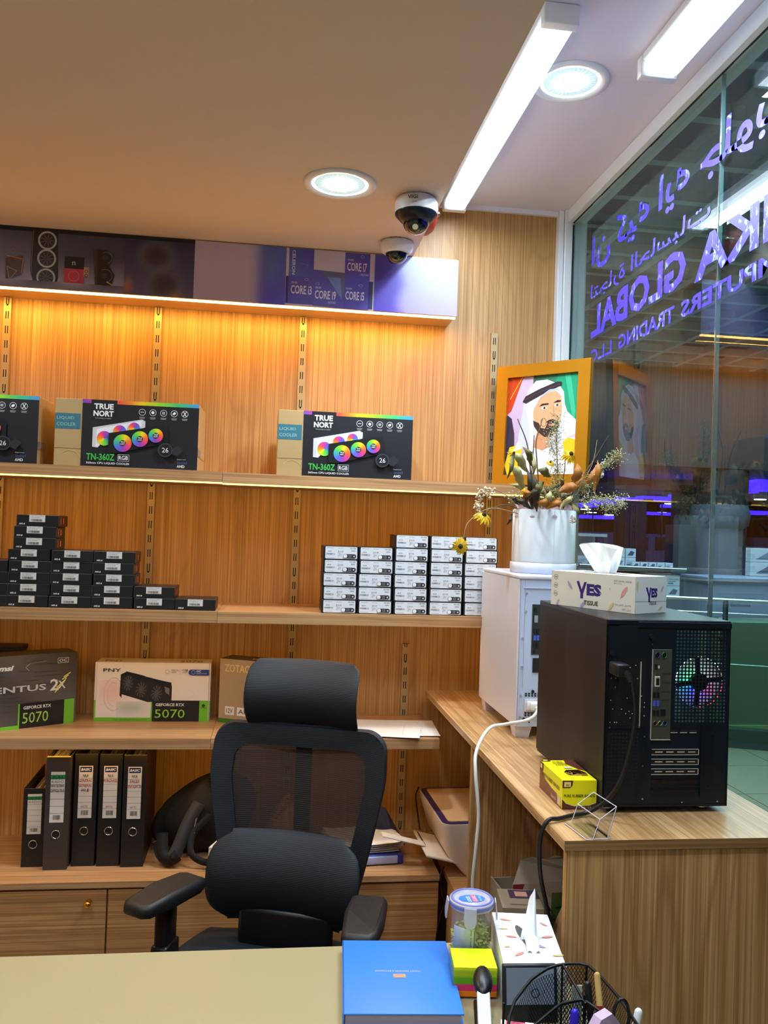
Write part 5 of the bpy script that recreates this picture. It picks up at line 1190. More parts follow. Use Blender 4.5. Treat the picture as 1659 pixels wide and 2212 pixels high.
for i, v in enumerate(p.v): a_ = -2.75+1.15*v[0]; rr_ = .0376-v[1]*.0012*0+i*0; p.v[i] = ((.0377+v[1]*-.5*0)*cos(a_)*(1+(-v[1]) if False else 1), .0377*sin(a_), .004+v[2]*.078)
p.obj('jar_label', t, 'printed label', )

# sticky notes in a clear holder
for nm, c_ in (('note_yellow', (228, 246, 0)), ('note_lime', (176, 200, 10)), ('note_green', (106, 176, 12)), ('note_pink', (232, 52, 120)), ('note_orange', (250, 136, 10))): mat(nm, c_, .6)
t = thing('sticky_note_cube', 'cube of neon sticky notes, yellow on top, in a clear holder', 'sticky notes', (.3745, 1.440, .7505), radians(-6))
z = .003
for nm, h_ in (('note_orange', .010), ('note_pink', .011), ('note_green', .012), ('note_lime', .011), ('note_yellow', .006)):
    B().box(-.037, .037, -.033, .033, z, z+h_-.0002, nm, .0004, seg=1).obj('note_pad', t, nm.split('_')[1]+' pad'); z += h_
B().box(-.040, .040, -.0355, .036, 0, .0025, 'clear_acrylic').box(-.040, -.0385, -.0355, .036, .0025, .052, 'clear_acrylic').box(.0385, .040, -.0355, .036, .0025, .052, 'clear_acrylic').box(-.040, .040, .0345, .036, .0025, .057, 'clear_acrylic').obj('holder', t)

# stapler
mat('stapler_white', (214, 222, 222), .3)
t = thing('stapler', 'white stapler with black thumb rest lying before the sticky notes', 'stapler', (.374, 1.374, .7505), radians(-12))
B().box(-.013, .013, -.165, .018, 0, .008, 'chair_plastic', .003).obj('base', t)
T_ = Matrix.Translation((0, -.15, .018)) @ Matrix.Rotation(radians(11), 4, 'X')
b = B(); b.box(-.0105, .0105, 0, .150, .0, .014, 'stapler_white', .0025, T=T_).obj('arm', t)
B().box(-.011, .011, -.012, .028, .0002, .0150, 'chair_plastic', .002, T=T_).obj('front_plate', t)
b = B(); b.ball((0, .140, .011), (.0165, .034, .012), 'chair_plastic', 18, 12, T_); b.obj('thumb_rest', t, 'black thumb rest')
b = B().box(-.0085, .0085, .005, .13, -.009, -.001, 'steel', .001, seg=1, T=T_); b.obj('magazine', t)
p = Print(T_ @ Vector((-.0105, 0, .0143)), X3, T_.to_3x3() @ Vector((0, 1, 0)), .021, .15, .0002); p.text('BASIC', .5, .235, .022, (50, 54, 60), al='c', wid=.66, off=.02).rect(.12, .02, .88, .15, (26, 34, 36)); p.obj('print', t)

# tissue box beside them
mat('tissue_carton2', (224, 224, 228), .42)
t = thing('tissue_box', 'white feather-patterned tissue box on the desk', 'tissue box', (.477, 1.460, .7505), radians(-9)); w_, d_, h_ = .106, .190, .075
B().box(-w_/2, w_/2, -d_/2, d_/2, 0, h_, 'tissue_carton2', .001, seg=1).obj('carton', t)
p = Print((-w_/2, -d_/2, h_+.0002), X3, Y3, w_, d_, .0003); asp = w_/d_
p.poly([(.46+.085*cos(2*pi*k/20)+.08*(-sin(2*pi*k/20)), .50+.235*sin(2*pi*k/20)) for k in range(20)], (84, 86, 88))
for u, v_, l, a_, c_ in ((.2, .84, .2, 2.9, 0), (.14, .65, .16, .1, 2), (.24, .5, .2, 3.0, 0), (.30, .18, .22, .7, 0), (.66, .34, .24, -.4, 1), (.86, .78, .18, 2.3, 3), (.85, .52, .22, .3, 0), (.92, .18, .2, .1, 2), (.66, .93, .14, .3, 1), (.62, .70, .1, .1, 3), (.12, .3, .12, .2, 2)): feather(p, u, v_, l, a_, FE[c_], asp)
p.obj('top_print', t)
p = Print((-w_/2, -d_/2-.0002, 0), X3, Z3, w_, h_, .0003); feather(p, .17, .68, .26, 1.1, (150, 140, 176), w_/h_); p.rect(0, .34, 1, .345, (180, 178, 176)); feather(p, .7, .4, .2, .8, FE[0], w_/h_); p.obj('end_print', t)
b = B(); b.surf(lambda u, v: (.0+(u-.5)*.030*(1-.55*v)+.012*v, .035-.05*(1-v)+.006*sin(u*6), h_+.0012+v*.075*(1-.6*abs(u-.8)) if v > .0 else h_+.001), 10, 8, 'tissue'); b.surf(lambda u, v: (.004+(u-.5)*.022, -.055+v*.075+.0*u, h_+.0014+.006*sin(pi*v)+.003*sin(u*9)), 8, 8, 'tissue'); b.obj('tissue', t, 'white tissue standing in the slot')

# dark device leaning behind the organiser
mat('device_screen', (128, 140, 158), .25); mat('device_dark', (30, 34, 40), .35)
t = thing('calculator', 'dark desk calculator with pale screen standing behind the mesh organiser', 'calculator', (.446, 1.330, .7505), radians(-3)); T_ = Matrix.Rotation(radians(-12), 4, 'X')
B().box(-.046, .046, 0, .010, .0, .088, 'device_dark', .003, T=T_).obj('body', t); B().box(-.040, .040, -.0008, .0, .028, .083, 'device_screen', T=T_).obj('screen', t, 'pale grey screen')
p = Print(T_ @ Vector((-.04, -.0009, .03)), X3, T_.to_3x3() @ Vector((0, 0, 1)), .08, .05, .0002); p.ring(.6, .3, .09, .02, (40, 46, 54)); p.obj('print', t)

# ------------------------------------------------------------ mesh desk organiser
mat('wire_black', (14, 15, 18), .35, .3)
def wire_panel(b, fn, U_, V_, pitch=.0056, wdt=.0013):
    """two families of diagonal ribbons over the surface fn(s, h): s along U_ metres, h up V_ metres"""
    for sg in (1, -1):
        k = -int(V_/pitch)-1
        while k*pitch < U_+V_:
            s0 = k*pitch; pts = []; steps = max(2, int(V_/.012))
            for i in range(steps+1):
                h = V_*i/steps; s_ = s0+sg*h*.62 if sg > 0 else s0+.62*(V_-h)
                pts.append((s_, h))
            for (a0, h0), (a1, h1) in zip(pts, pts[1:]):
                if min(a0, a1) < 0 or max(a0, a1) > U_: continue
                q = [fn(a0-wdt/2, h0), fn(a0+wdt/2, h0), fn(a1+wdt/2, h1), fn(a1-wdt/2, h1)]
                if None in q: continue
                b.add(q, [(0, 1, 2, 3)], 'wire_black')
            k += 1
def path_fn(poly, top, z0=.0):
    L_ = [0]
    for a_, c_ in zip(poly, poly[1:]): L_.append(L_[-1]+(Vector(c_)-Vector(a_)).length)
    def pos(s_):
        s_ = min(max(s_, 0), L_[-1]-1e-6)
        for i in range(len(L_)-1):
            if s_ <= L_[i+1]: q = (s_-L_[i])/(L_[i+1]-L_[i]); return Vector(poly[i]).lerp(Vector(poly[i+1]), q)
    return L_[-1], pos
org = thing('desk_organiser', 'black wire mesh desk organiser full of pens in the lower right foreground', 'desk organiser', (.45, 1.19, .7505)); OX, OY = .45, 1.19
def rel(pts): return [(x-OX, y-OY) for x, y in pts]
def top_line(poly, zf, name):
    Lt, pos = path_fn(poly, None); b = B(); n_ = 28
    pts = [(*pos(Lt*i/n_), zf(i/n_)) for i in range(n_+1)]; b.tube(pts, .0024, 'wire_black', 8); b.obj('rim_wire', org)
def wall(poly, zf, name='mesh_wall'):
    Lt, pos = path_fn(poly, None); b = B()
    def fn(s_, h):
        q = pos(s_); ht = zf(min(max(s_/Lt, 0), 1))
        if h > ht+.001: return None
        return (q.x, q.y, h)
    wire_panel(b, fn, Lt, .112); b.obj(name, org, kind='stuff'); top_line(poly, zf, '')
outer = rel([(.350, 1.085), (.352, 1.14), (.364, 1.188), (.386, 1.230), (.420, 1.268), (.452, 1.289), (.482, 1.298), (.524, 1.296), (.532, 1.25), (.536, 1.20), (.534, 1.12), (.520, 1.085)])
wall(outer, lambda q: .090+.022*math.exp(-((q-.55)/.22)**2) if q < .55 else .112)
wall(rel([(.520, 1.085), (.43, 1.06), (.350, 1.085)]), lambda q: .112-.022*q)
wall(rel([(.484, 1.297), (.487, 1.24), (.488, 1.205)]), lambda q: .112-.012*q)
wall(rel([(.352, 1.13), (.40, 1.165), (.449, 1.205), (.488, 1.215), (.505, 1.18), (.51, 1.12)]), lambda q: .094+.008*sin(pi*q))
b = B(); b.prism([(x*.97, y*.97) for x, y in outer]+[(-.02, -.125)], 0, .0015, 'wire_black'); b.obj('base_plate', org)
for x, y in rel([(.484, 1.297), (.524, 1.296), (.36, 1.20), (.488, 1.212)]): B().cyl((x, y, 0), (x, y, .110), .0019, 'wire_black', n=8).obj('corner_post', org)

def pen(label, base, tip, r, m, cap=None, capm=None, name='ballpoint_pen', grp='pens in the mesh organiser'):
    base = Vector(base); tip = Vector(tip); t = thing(name, label, 'pen', tuple(base), 0, grp); v = tip-base; d_ = v.normalized()
    B().cyl((0, 0, 0), v*.72, r, m, n=14).obj('barrel', t); B().cyl(v*.721, v, r*1.12, capm or m, n=14).ball(tuple(v), r*1.1, capm or m, 10, 6).obj('cap', t)
    s_ = d_.orthogonal().normalized()*r*1.4; B().cyl(v*.78+s_, v*.99+s_, r*.3, capm or m, n=6).obj('clip', t)
mat('pen_blue', (40, 30, 190), .25); mat('pen_red', (150, 30, 30), .35); mat('pen_black', (20, 24, 26), .3); mat('pen_white', (226, 228, 232), .3); mat('marker_pink', (236, 70, 160), .35); mat('tape_lilac', (204, 176, 214), .3, alpha=.85); mat('scissor_red', (190, 50, 44), .35)
pen('blue marker pen standing in the front of the mesh organiser', (.436, 1.135, .753), (.4525, 1.158, .866), .0055, 'pen_blue')
pen('red pencil leaning against the back wall of the mesh organiser', (.505, 1.16, .753), (.5125, 1.225, .882), .0042, 'pen_red', capm='kraft_worn', name='pencil')
pen('black pen beside the red pencil in the mesh organiser', (.500, 1.19, .753), (.4995, 1.229, .866), .0050, 'pen_black')
pen('white pen leaning out at the right of the mesh organiser', (.505, 1.12, .753), (.545, 1.150, .868), .0052, 'pen_white')
mat('card_pale', (214, 224, 218), .6)
t = thing('folded_card', 'small pale card standing behind the black pen in the organiser', 'card', (.494, 1.262, .752)); B().box(-.006, .010, 0, .001, 0, .095, 'card_pale').obj('card', t)
t = thing('scissors', 'scissors with black looped handles and red inlay in the mesh organiser', 'scissors', (.5145, 1.158, .753), 0)
def loop(cx, cz, rx, rz_, m, r_, y=0.): return [(cx+rx*cos(2*pi*k/18), y, cz+rz_*sin(2*pi*k/18)) for k in range(18)]
B().tube(loop(.008, .104, .012, .026, 0, 0), .0024, 'chair_plastic', 8, True).obj('handle_loop', t); B().tube(loop(-.012, .090, .009, .014, 0, 0, .003), .0026, 'scissor_red', 8, True).obj('handle_loop', t, 'red handle loop')
B().add([(-.004, 0, .078), (.004, 0, .078), (.002, 0, .0), (-.001, 0, .0), (-.004, .0015, .078), (.004, .0015, .078), (.002, .0015, 0), (-.001, .0015, 0)], [(0, 1, 2, 3), (7, 6, 5, 4), (0, 4, 5, 1), (2, 6, 7, 3)], 'steel').obj('blades', t)
t = thing('highlighter', 'pink highlighter lying low in the front of the mesh organiser', 'pen', (.462, 1.122, .8375), radians(8)); B().cyl((-.03, 0, 0), (.03, 0, 0), .0065, 'marker_pink').obj('barrel', t); B().cyl((.0301, 0, 0), (.052, 0, 0), .0058, 'marker_pink').obj('cap', t)
t = thing('tape_dispenser', 'translucent lilac tape dispenser in the front compartment of the organiser', 'tape dispenser', (.487, 1.128, .832), radians(20))
B().prism([(-.028, .0), (-.030, .03), (-.016, .048), (.004, .052), (.018, .036), (.034, .012), (.038, 0)], -.008, .008, 'tape_lilac', T=Matrix.Rotation(pi/2, 4, 'X')).obj('shell', t); B().lathe([(.010, -.007), (.017, -.007), (.017, .007), (.010, .007)], 'tissue', (-.006, 0, .026), 20, 'y').obj('tape_roll', t)
mat('clip_red', (222, 40, 90), .4)
t = thing('paper_clip_box', 'small red and white box of clips in the left of the organiser', 'box', (.386, 1.208, .785), radians(-16)); T_ = Matrix.Rotation(radians(16), 4, 'X')
B().box(-.026, .026, -.030, .030, 0, .022, 'clip_red', .0006, seg=1, T=T_).obj('carton', t)
p = Print(T_ @ Vector((-.026, -.030, .0224)), X3, T_.to_3x3() @ Vector((0, 1, 0)), .052, .060, .0002); p.rect(0, 0, .14, 1, (236, 236, 238)).rect(.7, 0, 1, 1, (236, 236, 238)).text('Clips', .30, .9, .18, (240, 236, 238), rot=-pi/2, wid=.55, off=.02).text('Gem', .52, .9, .16, (240, 236, 238), rot=-pi/2, wid=.45, off=.02).text('OSCAR', .78, .95, .12, (60, 50, 60), rot=-pi/2, wid=.5); p.rect(.4, 0, 1, .3, (60, 50, 140)).rect(.52, .04, .95, .26, (226, 226, 232)); p.obj('top_print', t)
t = thing('eraser_pack', 'white and violet packet under the blue marker in the organiser', 'packet', (.43, 1.215, .7525), radians(10)); B().box(-.03, .03, -.025, .025, 0, .028, 'tissue_carton2', .001, seg=1).obj('carton', t)
p = Print((-.03, -.025, .0283), X3, Y3, .06, .05, .0002); p.rect(.1, .2, .6, .9, (60, 56, 130)).ring(.3, .6, .1, .03, (220, 220, 230)).ring(.5, .6, .1, .03, (220, 220, 230)); p.obj('top_print', t)
# ------------------------------------------------------------ flower box and dried bouquet
mat('hatbox', (208, 214, 218), .6, bump=(90, .15)); mat('hatbox_base', (212, 216, 226), .5); mat('pink_paper', (196, 160, 168), .7)
VX, VY, VZ = .805, 2.42, 1.4345
t = thing('flower_box', 'white cylindrical flower box on the white computer', 'vase', (VX, VY, VZ))
B().lathe([(.0001, .001), (.098, 0), (.098, .030), (.0955, .031)], 'hatbox_base', n=48).obj('base_tray', t)
B().lathe([(.0935, .0315), (.0935, .186), (.0915, .187), (.0905, .150), (.0001, .150)], 'hatbox', n=48).box(-.0006, .0006, -.0942, -.0930, .032, .186, 'hatbox').obj('cylinder', t)
b = B(); rr = random.Random(4)
def ruf(u, v): a_ = 2*pi*u; r_ = .0895-.006*sin(a_*9)-.008*v; return (r_*cos(a_), r_*sin(a_), .165+v*(.032+.010*sin(a_*7+1)+.006*sin(a_*17)))
b.surf(ruf, 96, 3, 'pink_paper'); b.obj('paper_lining', t, 'crumpled pink paper')
mat('stem_brown', (92, 76, 56), .7); mat('stem_pale', (150, 128, 96), .7); mat('leaf_brown', (158, 98, 34), .55); mat('leaf_olive', (100, 92, 46), .6); mat('leaf_pale', (164, 156, 106), .6); mat('leaf_dark', (56, 46, 26), .6)
mat('sprig', (150, 146, 92), .8); mat('sprig_white', (212, 206, 180), .8); mat('petal_yellow', (226, 184, 30), .5); mat('petal_cream', (220, 212, 190), .6); mat('petal_pale', (205, 178, 140), .6); mat('flower_heart', (60, 40, 20), .9)
bq = thing('dried_bouquet', 'dried bouquet of leaves, sprays and yellow flowers in the white box', 'flowers', (VX, VY, VZ+.16)); BO = Vector((VX, VY, VZ+.16))
def w(px_, py_, y=2.40): return at(px_, py_, y)-BO
def stem(pts, r_, m='stem_brown', name='stem'):
    P_ = spline([w(*q) for q in pts], 6); n_ = len(P_); B().tube(P_, [r_*(1-.5*i/n_) for i in range(n_)], m, 6).obj(name, bq)
for pts, r_ in (([(1165, 1130), (1150, 1060), (1140, 965), (1118, 905)], .0028), ([(1170, 1130), (1160, 1000), (1158, 955), (1166, 925), (1172, 905)], .0022), ([(1155, 1125), (1148, 1050), (1152, 975), (1154, 940)], .0024),
                ([(1195, 1130), (1205, 1050), (1202, 950), (1205, 905)], .0018), ([(1185, 1130), (1215, 1040), (1222, 985)], .0020), ([(1210, 1120), (1245, 1050), (1285, 990), (1314, 942, 2.36)], .0024), ([(1215, 1120), (1250, 1060), (1280, 1000), (1290, 950)], .0016),
                ([(1200, 1125), (1240, 1085, 2.36), (1290, 1075, 2.32), (1335, 1082, 2.28)], .0024), ([(1205, 1120), (1260, 1055, 2.36), (1320, 1000, 2.33)], .0018), ([(1130, 1120), (1100, 1075), (1060, 1056), (1040, 1070), (1036, 1105)], .0016),
                ([(1140, 1115), (1115, 1098), (1090, 1090), (1060, 1100), (1052, 1108)], .0022), ([(1130, 1112), (1060, 1098, 2.36), (1012, 1128, 2.3), (1001, 1165, 2.28)], .0016)):
    stem(pts, r_, 'stem_pale' if r_ < .0017 else 'stem_brown')
def leaf(a_, c_, wd, m, bend=.01, twist=0., y=2.40, y2=None):
    p0 = w(*a_, y); p1 = w(*c_, y2 or y); d_ = p1-p0; side = d_.cross(Vector((0, 1, 0))).normalized(); side = (side*cos(twist)+Vector((0, 1, 0))*sin(twist))
    def fn(u, v):
        ww = wd*(1.05 if m == 'leaf_brown' else .88)*(sin(pi*min(1, v*.93+.05))**1.1)*(1+.12*sin(v*23+u*5)); s_ = 2*u-1
        return tuple(p0+d_*v+side*(s_*ww/2)+Vector((0, -bend*sin(pi*v)-.35*ww*(1-abs(s_))+.008*sin(v*7)+.0015*sin(v*31+u*9), bend*.5*sin(pi*v))))
    B().surf(fn, 4, 10, m).obj('leaf', bq)
for a_, c_, wd, m, tw, y in (((1240, 1060), (1248, 1000), .026, 'leaf_brown', .2, 2.36), ((1255, 1070), (1290, 1003), .020, 'leaf_brown', .8, 2.36), ((1284, 1065), (1292, 995), .018, 'leaf_brown', .5, 2.34), ((1208, 1062), (1250, 1050), .030, 'leaf_brown', .3, 2.33), ((1225, 1075), (1262, 1020), .016, 'leaf_brown', 1., 2.36),
                          ((1140, 1020), (1104, 975), .030, 'leaf_pale', .3, 2.36), ((1135, 1060), (1100, 1000), .030, 'leaf_pale', .5, 2.36), ((1112, 975), (1096, 1035), .018, 'leaf_olive', .3, 2.35), ((1152, 1010), (1130, 965), .022, 'leaf_olive', .6, 2.36), ((1150, 975), (1152, 1030), .024, 'leaf_pale', .6, 2.37),
                          ((1150, 1100), (1138, 1010), .022, 'leaf_dark', .2, 2.35), ((1160, 1105), (1150, 1020), .026, 'leaf_dark', .4, 2.34), ((1175, 1040), (1150, 1070), .030, 'leaf_olive', .2, 2.33), ((1190, 1030), (1160, 1015), .030, 'leaf_olive', .3, 2.34), ((1195, 1095), (1160, 1085), .028, 'leaf_brown', .2, 2.32), ((1170, 1100), (1190, 1060), .024, 'leaf_pale', .5, 2.32),
                          ((1150, 1100), (1110, 1080), .020, 'leaf_dark', .3, 2.33), ((1210, 1100), (1236, 1070), .020, 'leaf_pale', .4, 2.32), ((1235, 1085), (1250, 1120), .016, 'leaf_olive', .3, 2.3), ((1260, 1085), (1270, 1115), .012, 'leaf_pale', .5, 2.3), ((1108, 1110), (1095, 1135), .014, 'leaf_dark', .4, 2.33), ((1120, 1090), (1100, 1075), .016, 'leaf_dark', .4, 2.33), ((1180, 1100), (1215, 1082), .020, 'leaf_brown', .6, 2.31), ((1130, 1085), (1170, 1050), .022, 'leaf_dark', .5, 2.33)):
    leaf(a_, c_, wd, m, .008, tw, y)
rl = random.Random(8)
for k in range(34):
    bx_ = rl.uniform(1135, 1225); an = rl.uniform(-1.3, 1.3); L_ = rl.uniform(22, 52); by_ = rl.uniform(1062, 1104)
    leaf((bx_, by_), (bx_+L_*sin(an)*1.1, by_-L_*cos(an)*.9), rl.uniform(.010, .022), rl.choice(['leaf_dark', 'leaf_dark', 'leaf_olive', 'leaf_brown', 'leaf_pale']), rl.uniform(.004, .014), rl.uniform(0, 1.2), rl.uniform(2.33, 2.44))
rr = random.Random(21)
def spray(pts, n_, rad, r_, ms, name='spray'):
    P_ = spline([w(*q) for q in pts], 8); b = B()
    for k in range(n_):
        c_ = P_[min(len(P_)-1, int(rr.random()**.9*len(P_)))]; q = c_+Vector((rr.gauss(0, rad), rr.gauss(0, rad*.8), rr.gauss(0, rad)))
        s_ = r_*rr.uniform(.5, 1.3); b.add([q+Vector(e)*s_ for e in ((1, 0, 0), (-1, 0, 0), (0, 1, 0), (0, -1, 0), (0, 0, 1), (0, 0, -1))], [(0, 2, 4), (2, 1, 4), (1, 3, 4), (3, 0, 4), (2, 0, 5), (1, 2, 5), (3, 1, 5), (0, 3, 5)], ms[0] if rr.random() < .6 else ms[1])
        if k % 3 == 0: b.tube([c_, q], .0004, 'sprig', 3, caps=False)
    b.obj(name, bq, kind='stuff')
spray([(1200, 1080), (1200, 980), (1205, 900)], 700, .011, .0017, ('sprig', 'sprig_white')); spray([(1186, 940), (1192, 970)], 160, .012, .0018, ('sprig_white', 'sprig')); spray([(1205, 1010), (1200, 1090)], 300, .012, .0018, ('sprig', 'leaf_olive'))
spray([(1262, 1060, 2.36), (1300, 1010, 2.34), (1335, 983, 2.32)], 420, .010, .0019, ('sprig', 'sprig_white')); spray([(1260, 1085, 2.34), (1300, 1082, 2.30), (1345, 1085, 2.27)], 520, .012, .0020, ('sprig', 'sprig_white')); spray([(1245, 1055, 2.36), (1275, 1040, 2.36)], 260, .014, .0019, ('sprig', 'leaf_olive'))
spray([(1300, 1100, 2.3), (1330, 1092, 2.28)], 120, .014, .0014, ('sprig_white', 'sprig')); spray([(1180, 1080), (1195, 1060)], 220, .014, .0020, ('leaf_olive', 'sprig')); spray([(1060, 1060), (1040, 1068), (1033, 1100)], 130, .007, .0042, ('petal_pale', 'petal_cream')); spray([(1100, 1070), (1130, 1080)], 120, .012, .002, ('sprig', 'sprig_white'))
def gerbera(px_, py_, y, r_, nrm, m='petal_yellow', heart=True, n_=22, droop=.3):
    c_ = w(px_, py_, y); nv = Vector(nrm).normalized(); a_ = nv.orthogonal().normalized(); q = nv.cross(a_); b = B()
    for k in range(n_):
        an = 2*pi*k/n_+rr.uniform(-.1, .1); d_ = cos(an)*a_+sin(an)*q; s_ = (-sin(an)*a_+cos(an)*q)*r_*.16; L_ = r_*rr.uniform(.75, 1.1)
        b.add([c_+d_*r_*.2-s_*.5, c_+d_*r_*.2+s_*.5, c_+d_*L_*.7+s_-nv*L_*droop*.4, c_+d_*L_-nv*L_*droop, c_+d_*L_*.7-s_-nv*L_*droop*.4], [(0, 1, 2, 3, 4)], m)
    if heart: b.ball(tuple(c_), r_*.27, 'flower_heart', 8, 6)
    b.obj('flower_head', bq, 'yellow flower head' if m == 'petal_yellow' else 'pale cream flower head')
gerbera(995, 1180, 2.27, .026, (-.2, -1, -.1)); gerbera(1046, 1112, 2.36, .028, (.2, -.7, .8), droop=.6); gerbera(1234, 980, 2.36, .026, (.1, -.8, .5), droop=.9, n_=16); gerbera(1189, 998, 2.37, .014, (0, -.7, .6), droop=.6); gerbera(1345, 1092, 2.27, .016, (.5, -.6, -.4), 'petal_cream', False, 14, .8); gerbera(1302, 1028, 2.33, .012, (.3, -.8, -.3), 'petal_cream', False, 12, .9); gerbera(1138, 1062, 2.34, .016, (.1, -1, .2), droop=.7, heart=False); gerbera(1240, 1125, 2.3, .012, (0, -1, -.3), 'petal_pale', False, 10, 1.)
gerbera(1110, 978, 2.35, .016, (.2, -1, .2), droop=.8, n_=12)
P_ = [w(1174+6*cos(a_), 912+9*sin(a_), 2.39) for a_ in [k*.35 for k in range(18)]]; B().tube(P_, .0012, 'stem_pale', 6).obj('curled_tendril', bq)

# ------------------------------------------------------------ things on the low cabinet
mat('bag_black', (14, 11, 11), .75, bump=(40, .3)); mat('strap_grey', (48, 44, 44), .6)
t = thing('backpack', 'black backpack slumped against the wall beside the lever arch files', 'bag', (-.20, 2.84, .462)); b = B()
def bagf(u, v):
    th_ = 2*pi*u; ph = pi*v-pi/2; x = cos(th_)*cos(ph); y = sin(th_)*cos(ph); z = sin(ph); s_ = .26*z
    zz = .125*(1+z); bx = .165*x*(1-.12*z)+.16*max(0, (zz-.08)); return (bx+.006*sin(9*th_+5*z), .085*y+.005*sin(7*th_), max(.001, zz+.035*x*(zz > .05)*zz*6+.006*sin(6*th_+3)))
b.surf(bagf, 40, 22, 'bag_black'); b.obj('bag_body', t)
def strap(pts, wd, m, name):
    P_ = spline([at(*q)-Vector((-.20, 2.84, .462)) for q in pts], 6); b = B()
    vs = []
    for i, q in enumerate(P_):
        d_ = (P_[min(i+1, len(P_)-1)]-P_[max(i-1, 0)]).normalized(); s_ = d_.cross(Vector((0, 1, 0))).normalized()*wd/2
        vs += [q-s_, q+s_, q+s_+Vector((0, .006, 0)), q-s_+Vector((0, .006, 0))]
    fs = [(i*4+j, i*4+(j+1) % 4, (i+1)*4+(j+1) % 4, (i+1)*4+j) for i in range(len(P_)-1) for j in range(4)]
    b.add(vs, fs, m, True); b.obj(name, t)
strap([(430, 1735, 2.75), (405, 1780, 2.72), (385, 1830, 2.70), (368, 1858, 2.69), (350, 1846, 2.71), (342, 1815, 2.74)], .040, 'strap_grey', 'shoulder_strap'); strap([(350, 1800, 2.72), (352, 1845, 2.70), (368, 1858, 2.69), (384, 1848, 2.69)], .036, 'bag_black', 'shoulder_strap')
strap([(455, 1760, 2.72), (418, 1800, 2.71), (412, 1840, 2.69), (432, 1860, 2.68), (470, 1868, 2.68)], .020, 'bag_black', 'waist_strap'); strap([(425, 1768, 2.72), (418, 1800, 2.71)], .006, 'steel', 'zip_pull')
mat('carton_pale', (222, 208, 196), .5)
t = thing('small_carton', 'small white carton between the backpack and the chair', 'box', (-.165, 2.668, .462), radians(-20)); B().box(0, .12, 0, .085, 0, .075, 'carton_pale', .001, seg=1).obj('carton', t); p = Print((0, -.0002, 0), X3, Z3, .12, .075, .0003); p.line([(.4, .7), (.55, .2)], .003, (60, 50, 50)).line([(.1, .5), (.3, .6)], .001, (120, 110, 110)); p.obj('print', t)
mat('bag_tan', (170, 130, 84), .6, bump=(30, .6))
t = thing('paper_bag', 'crumpled tan bag seen dimly through the chair mesh', 'bag', (.085, 2.86, .462)); b = B()
b.surf(lambda u, v: (.090*cos(2*pi*u)*sin(pi*(.5+v/2))*(1-.0*v)+.008*sin(11*u*6.28), .085*sin(2*pi*u)*sin(pi*(.5+v/2))+.006*sin(9*u*6.28+v*5), .001+.17*v+.012*sin(u*18)*v), 40, 14, 'bag_tan'); b.obj('bag_body', t)
mat('folder_blue', (46, 50, 130), .45); mat('plastic_sleeve', (170, 172, 205), .3)
t = thing('document_pile', 'papers in a blue plastic folder lying right of the chair', 'folder', (.318, 2.785, .462), radians(6)); b = B(); b.box(-.13, .13, -.105, .09, 0, .034, 'folder_blue', .006); b.box(-.125, .11, -.108, .0, .004, .030, 'plastic_sleeve', .004); b.obj('folder', t, 'blue folder')
b = B(); 
for k in range(5): sheet(b, (0+.004*k, -.002*k), .235, .19, .02*k, .036+.006*k, .010+.004*k)
b.obj('sheets', t)
mat('folder_navy', (30, 32, 60), .6)
B().add([(.02, .07, .04), (.13, .02, .04), (.155, -.03, .035), (.145, -.05, .04), (.105, .06, .13), (.03, .08, .14)], [(0, 1, 5), (1, 4, 5), (1, 2, 4), (2, 3, 4)], 'folder_navy').obj('cover_flap', t, 'navy cover standing up behind')

# ------------------------------------------------------------ printer in the niche
mat('printer_cream', (222, 206, 190), .4); mat('printer_lid', (236, 196, 150), .35); mat('printer_violet', (62, 44, 96), .35)
t = thing('inkjet_printer', 'small white inkjet printer with violet lid border in the counter niche', 'printer', (.558, 2.575, .4565), radians(2))
x1_, y1_, zz = .36, .37, .172
def rrect(x0, x1, y0, y1, r_, n_=6):
    o_ = []
    for cx, cy, a0 in ((x1-r_, y0+r_, -pi/2), (x1-r_, y1-r_, 0), (x0+r_, y1-r_, pi/2), (x0+r_, y0+r_, pi)):
        o_ += [(cx+r_*cos(a0+pi/2*k/n_), cy+r_*sin(a0+pi/2*k/n_)) for k in range(n_+1)]
    return o_
lo = rrect(.085, x1_-.02, .02, y1_-.02, .02); mi_ = rrect(.03, x1_-.01, .01, y1_-.01, .03); hi = rrect(0, x1_, 0, y1_, .03); n_ = len(lo)
vs = [(x, y, 0) for x, y in lo]+[(x, y, .06) for x, y in mi_]+[(x, y, zz-.012) for x, y in hi]+[(x, y, zz) for x, y in hi]
b = B(); b.add(vs, [(l*n_+k, l*n_+(k+1) % n_, (l+1)*n_+(k+1) % n_, (l+1)*n_+k) for l in range(3) for k in range(n_)], 'printer_cream', True); b.add(vs, [list(range(3*n_, 4*n_)), list(range(n_))[::-1]], 'printer_cream'); b.obj('printer_body', t)
b = B(); b.prism(rrect(.004, x1_-.004, .004, y1_-.004, .028), zz+.0002, zz+.003, 'printer_violet'); b.prism(rrect(.024, x1_-.024, .022, y1_-.022, .012), zz+.0031, zz+.005, 'printer_lid'); b.obj('scanner_lid', t, 'lid with violet border')
b = B(); TT = Matrix.Rotation(radians(14), 4, 'Y'); b.box(-.060, .10, .018, .235, .018, .026, 'printer_cream', .003, T=TT @ Matrix.Translation((0, 0, .036))); b.box(-.050, -.046, .10, .22, .0262, .0268, 'slot_dark', T=TT @ Matrix.Translation((0, 0, .0375))).box(.015, .020, .04, .225, .0262, .0268, 'slot_dark', T=TT @ Matrix.Translation((0, 0, .0375))); b.obj('output_tray', t)
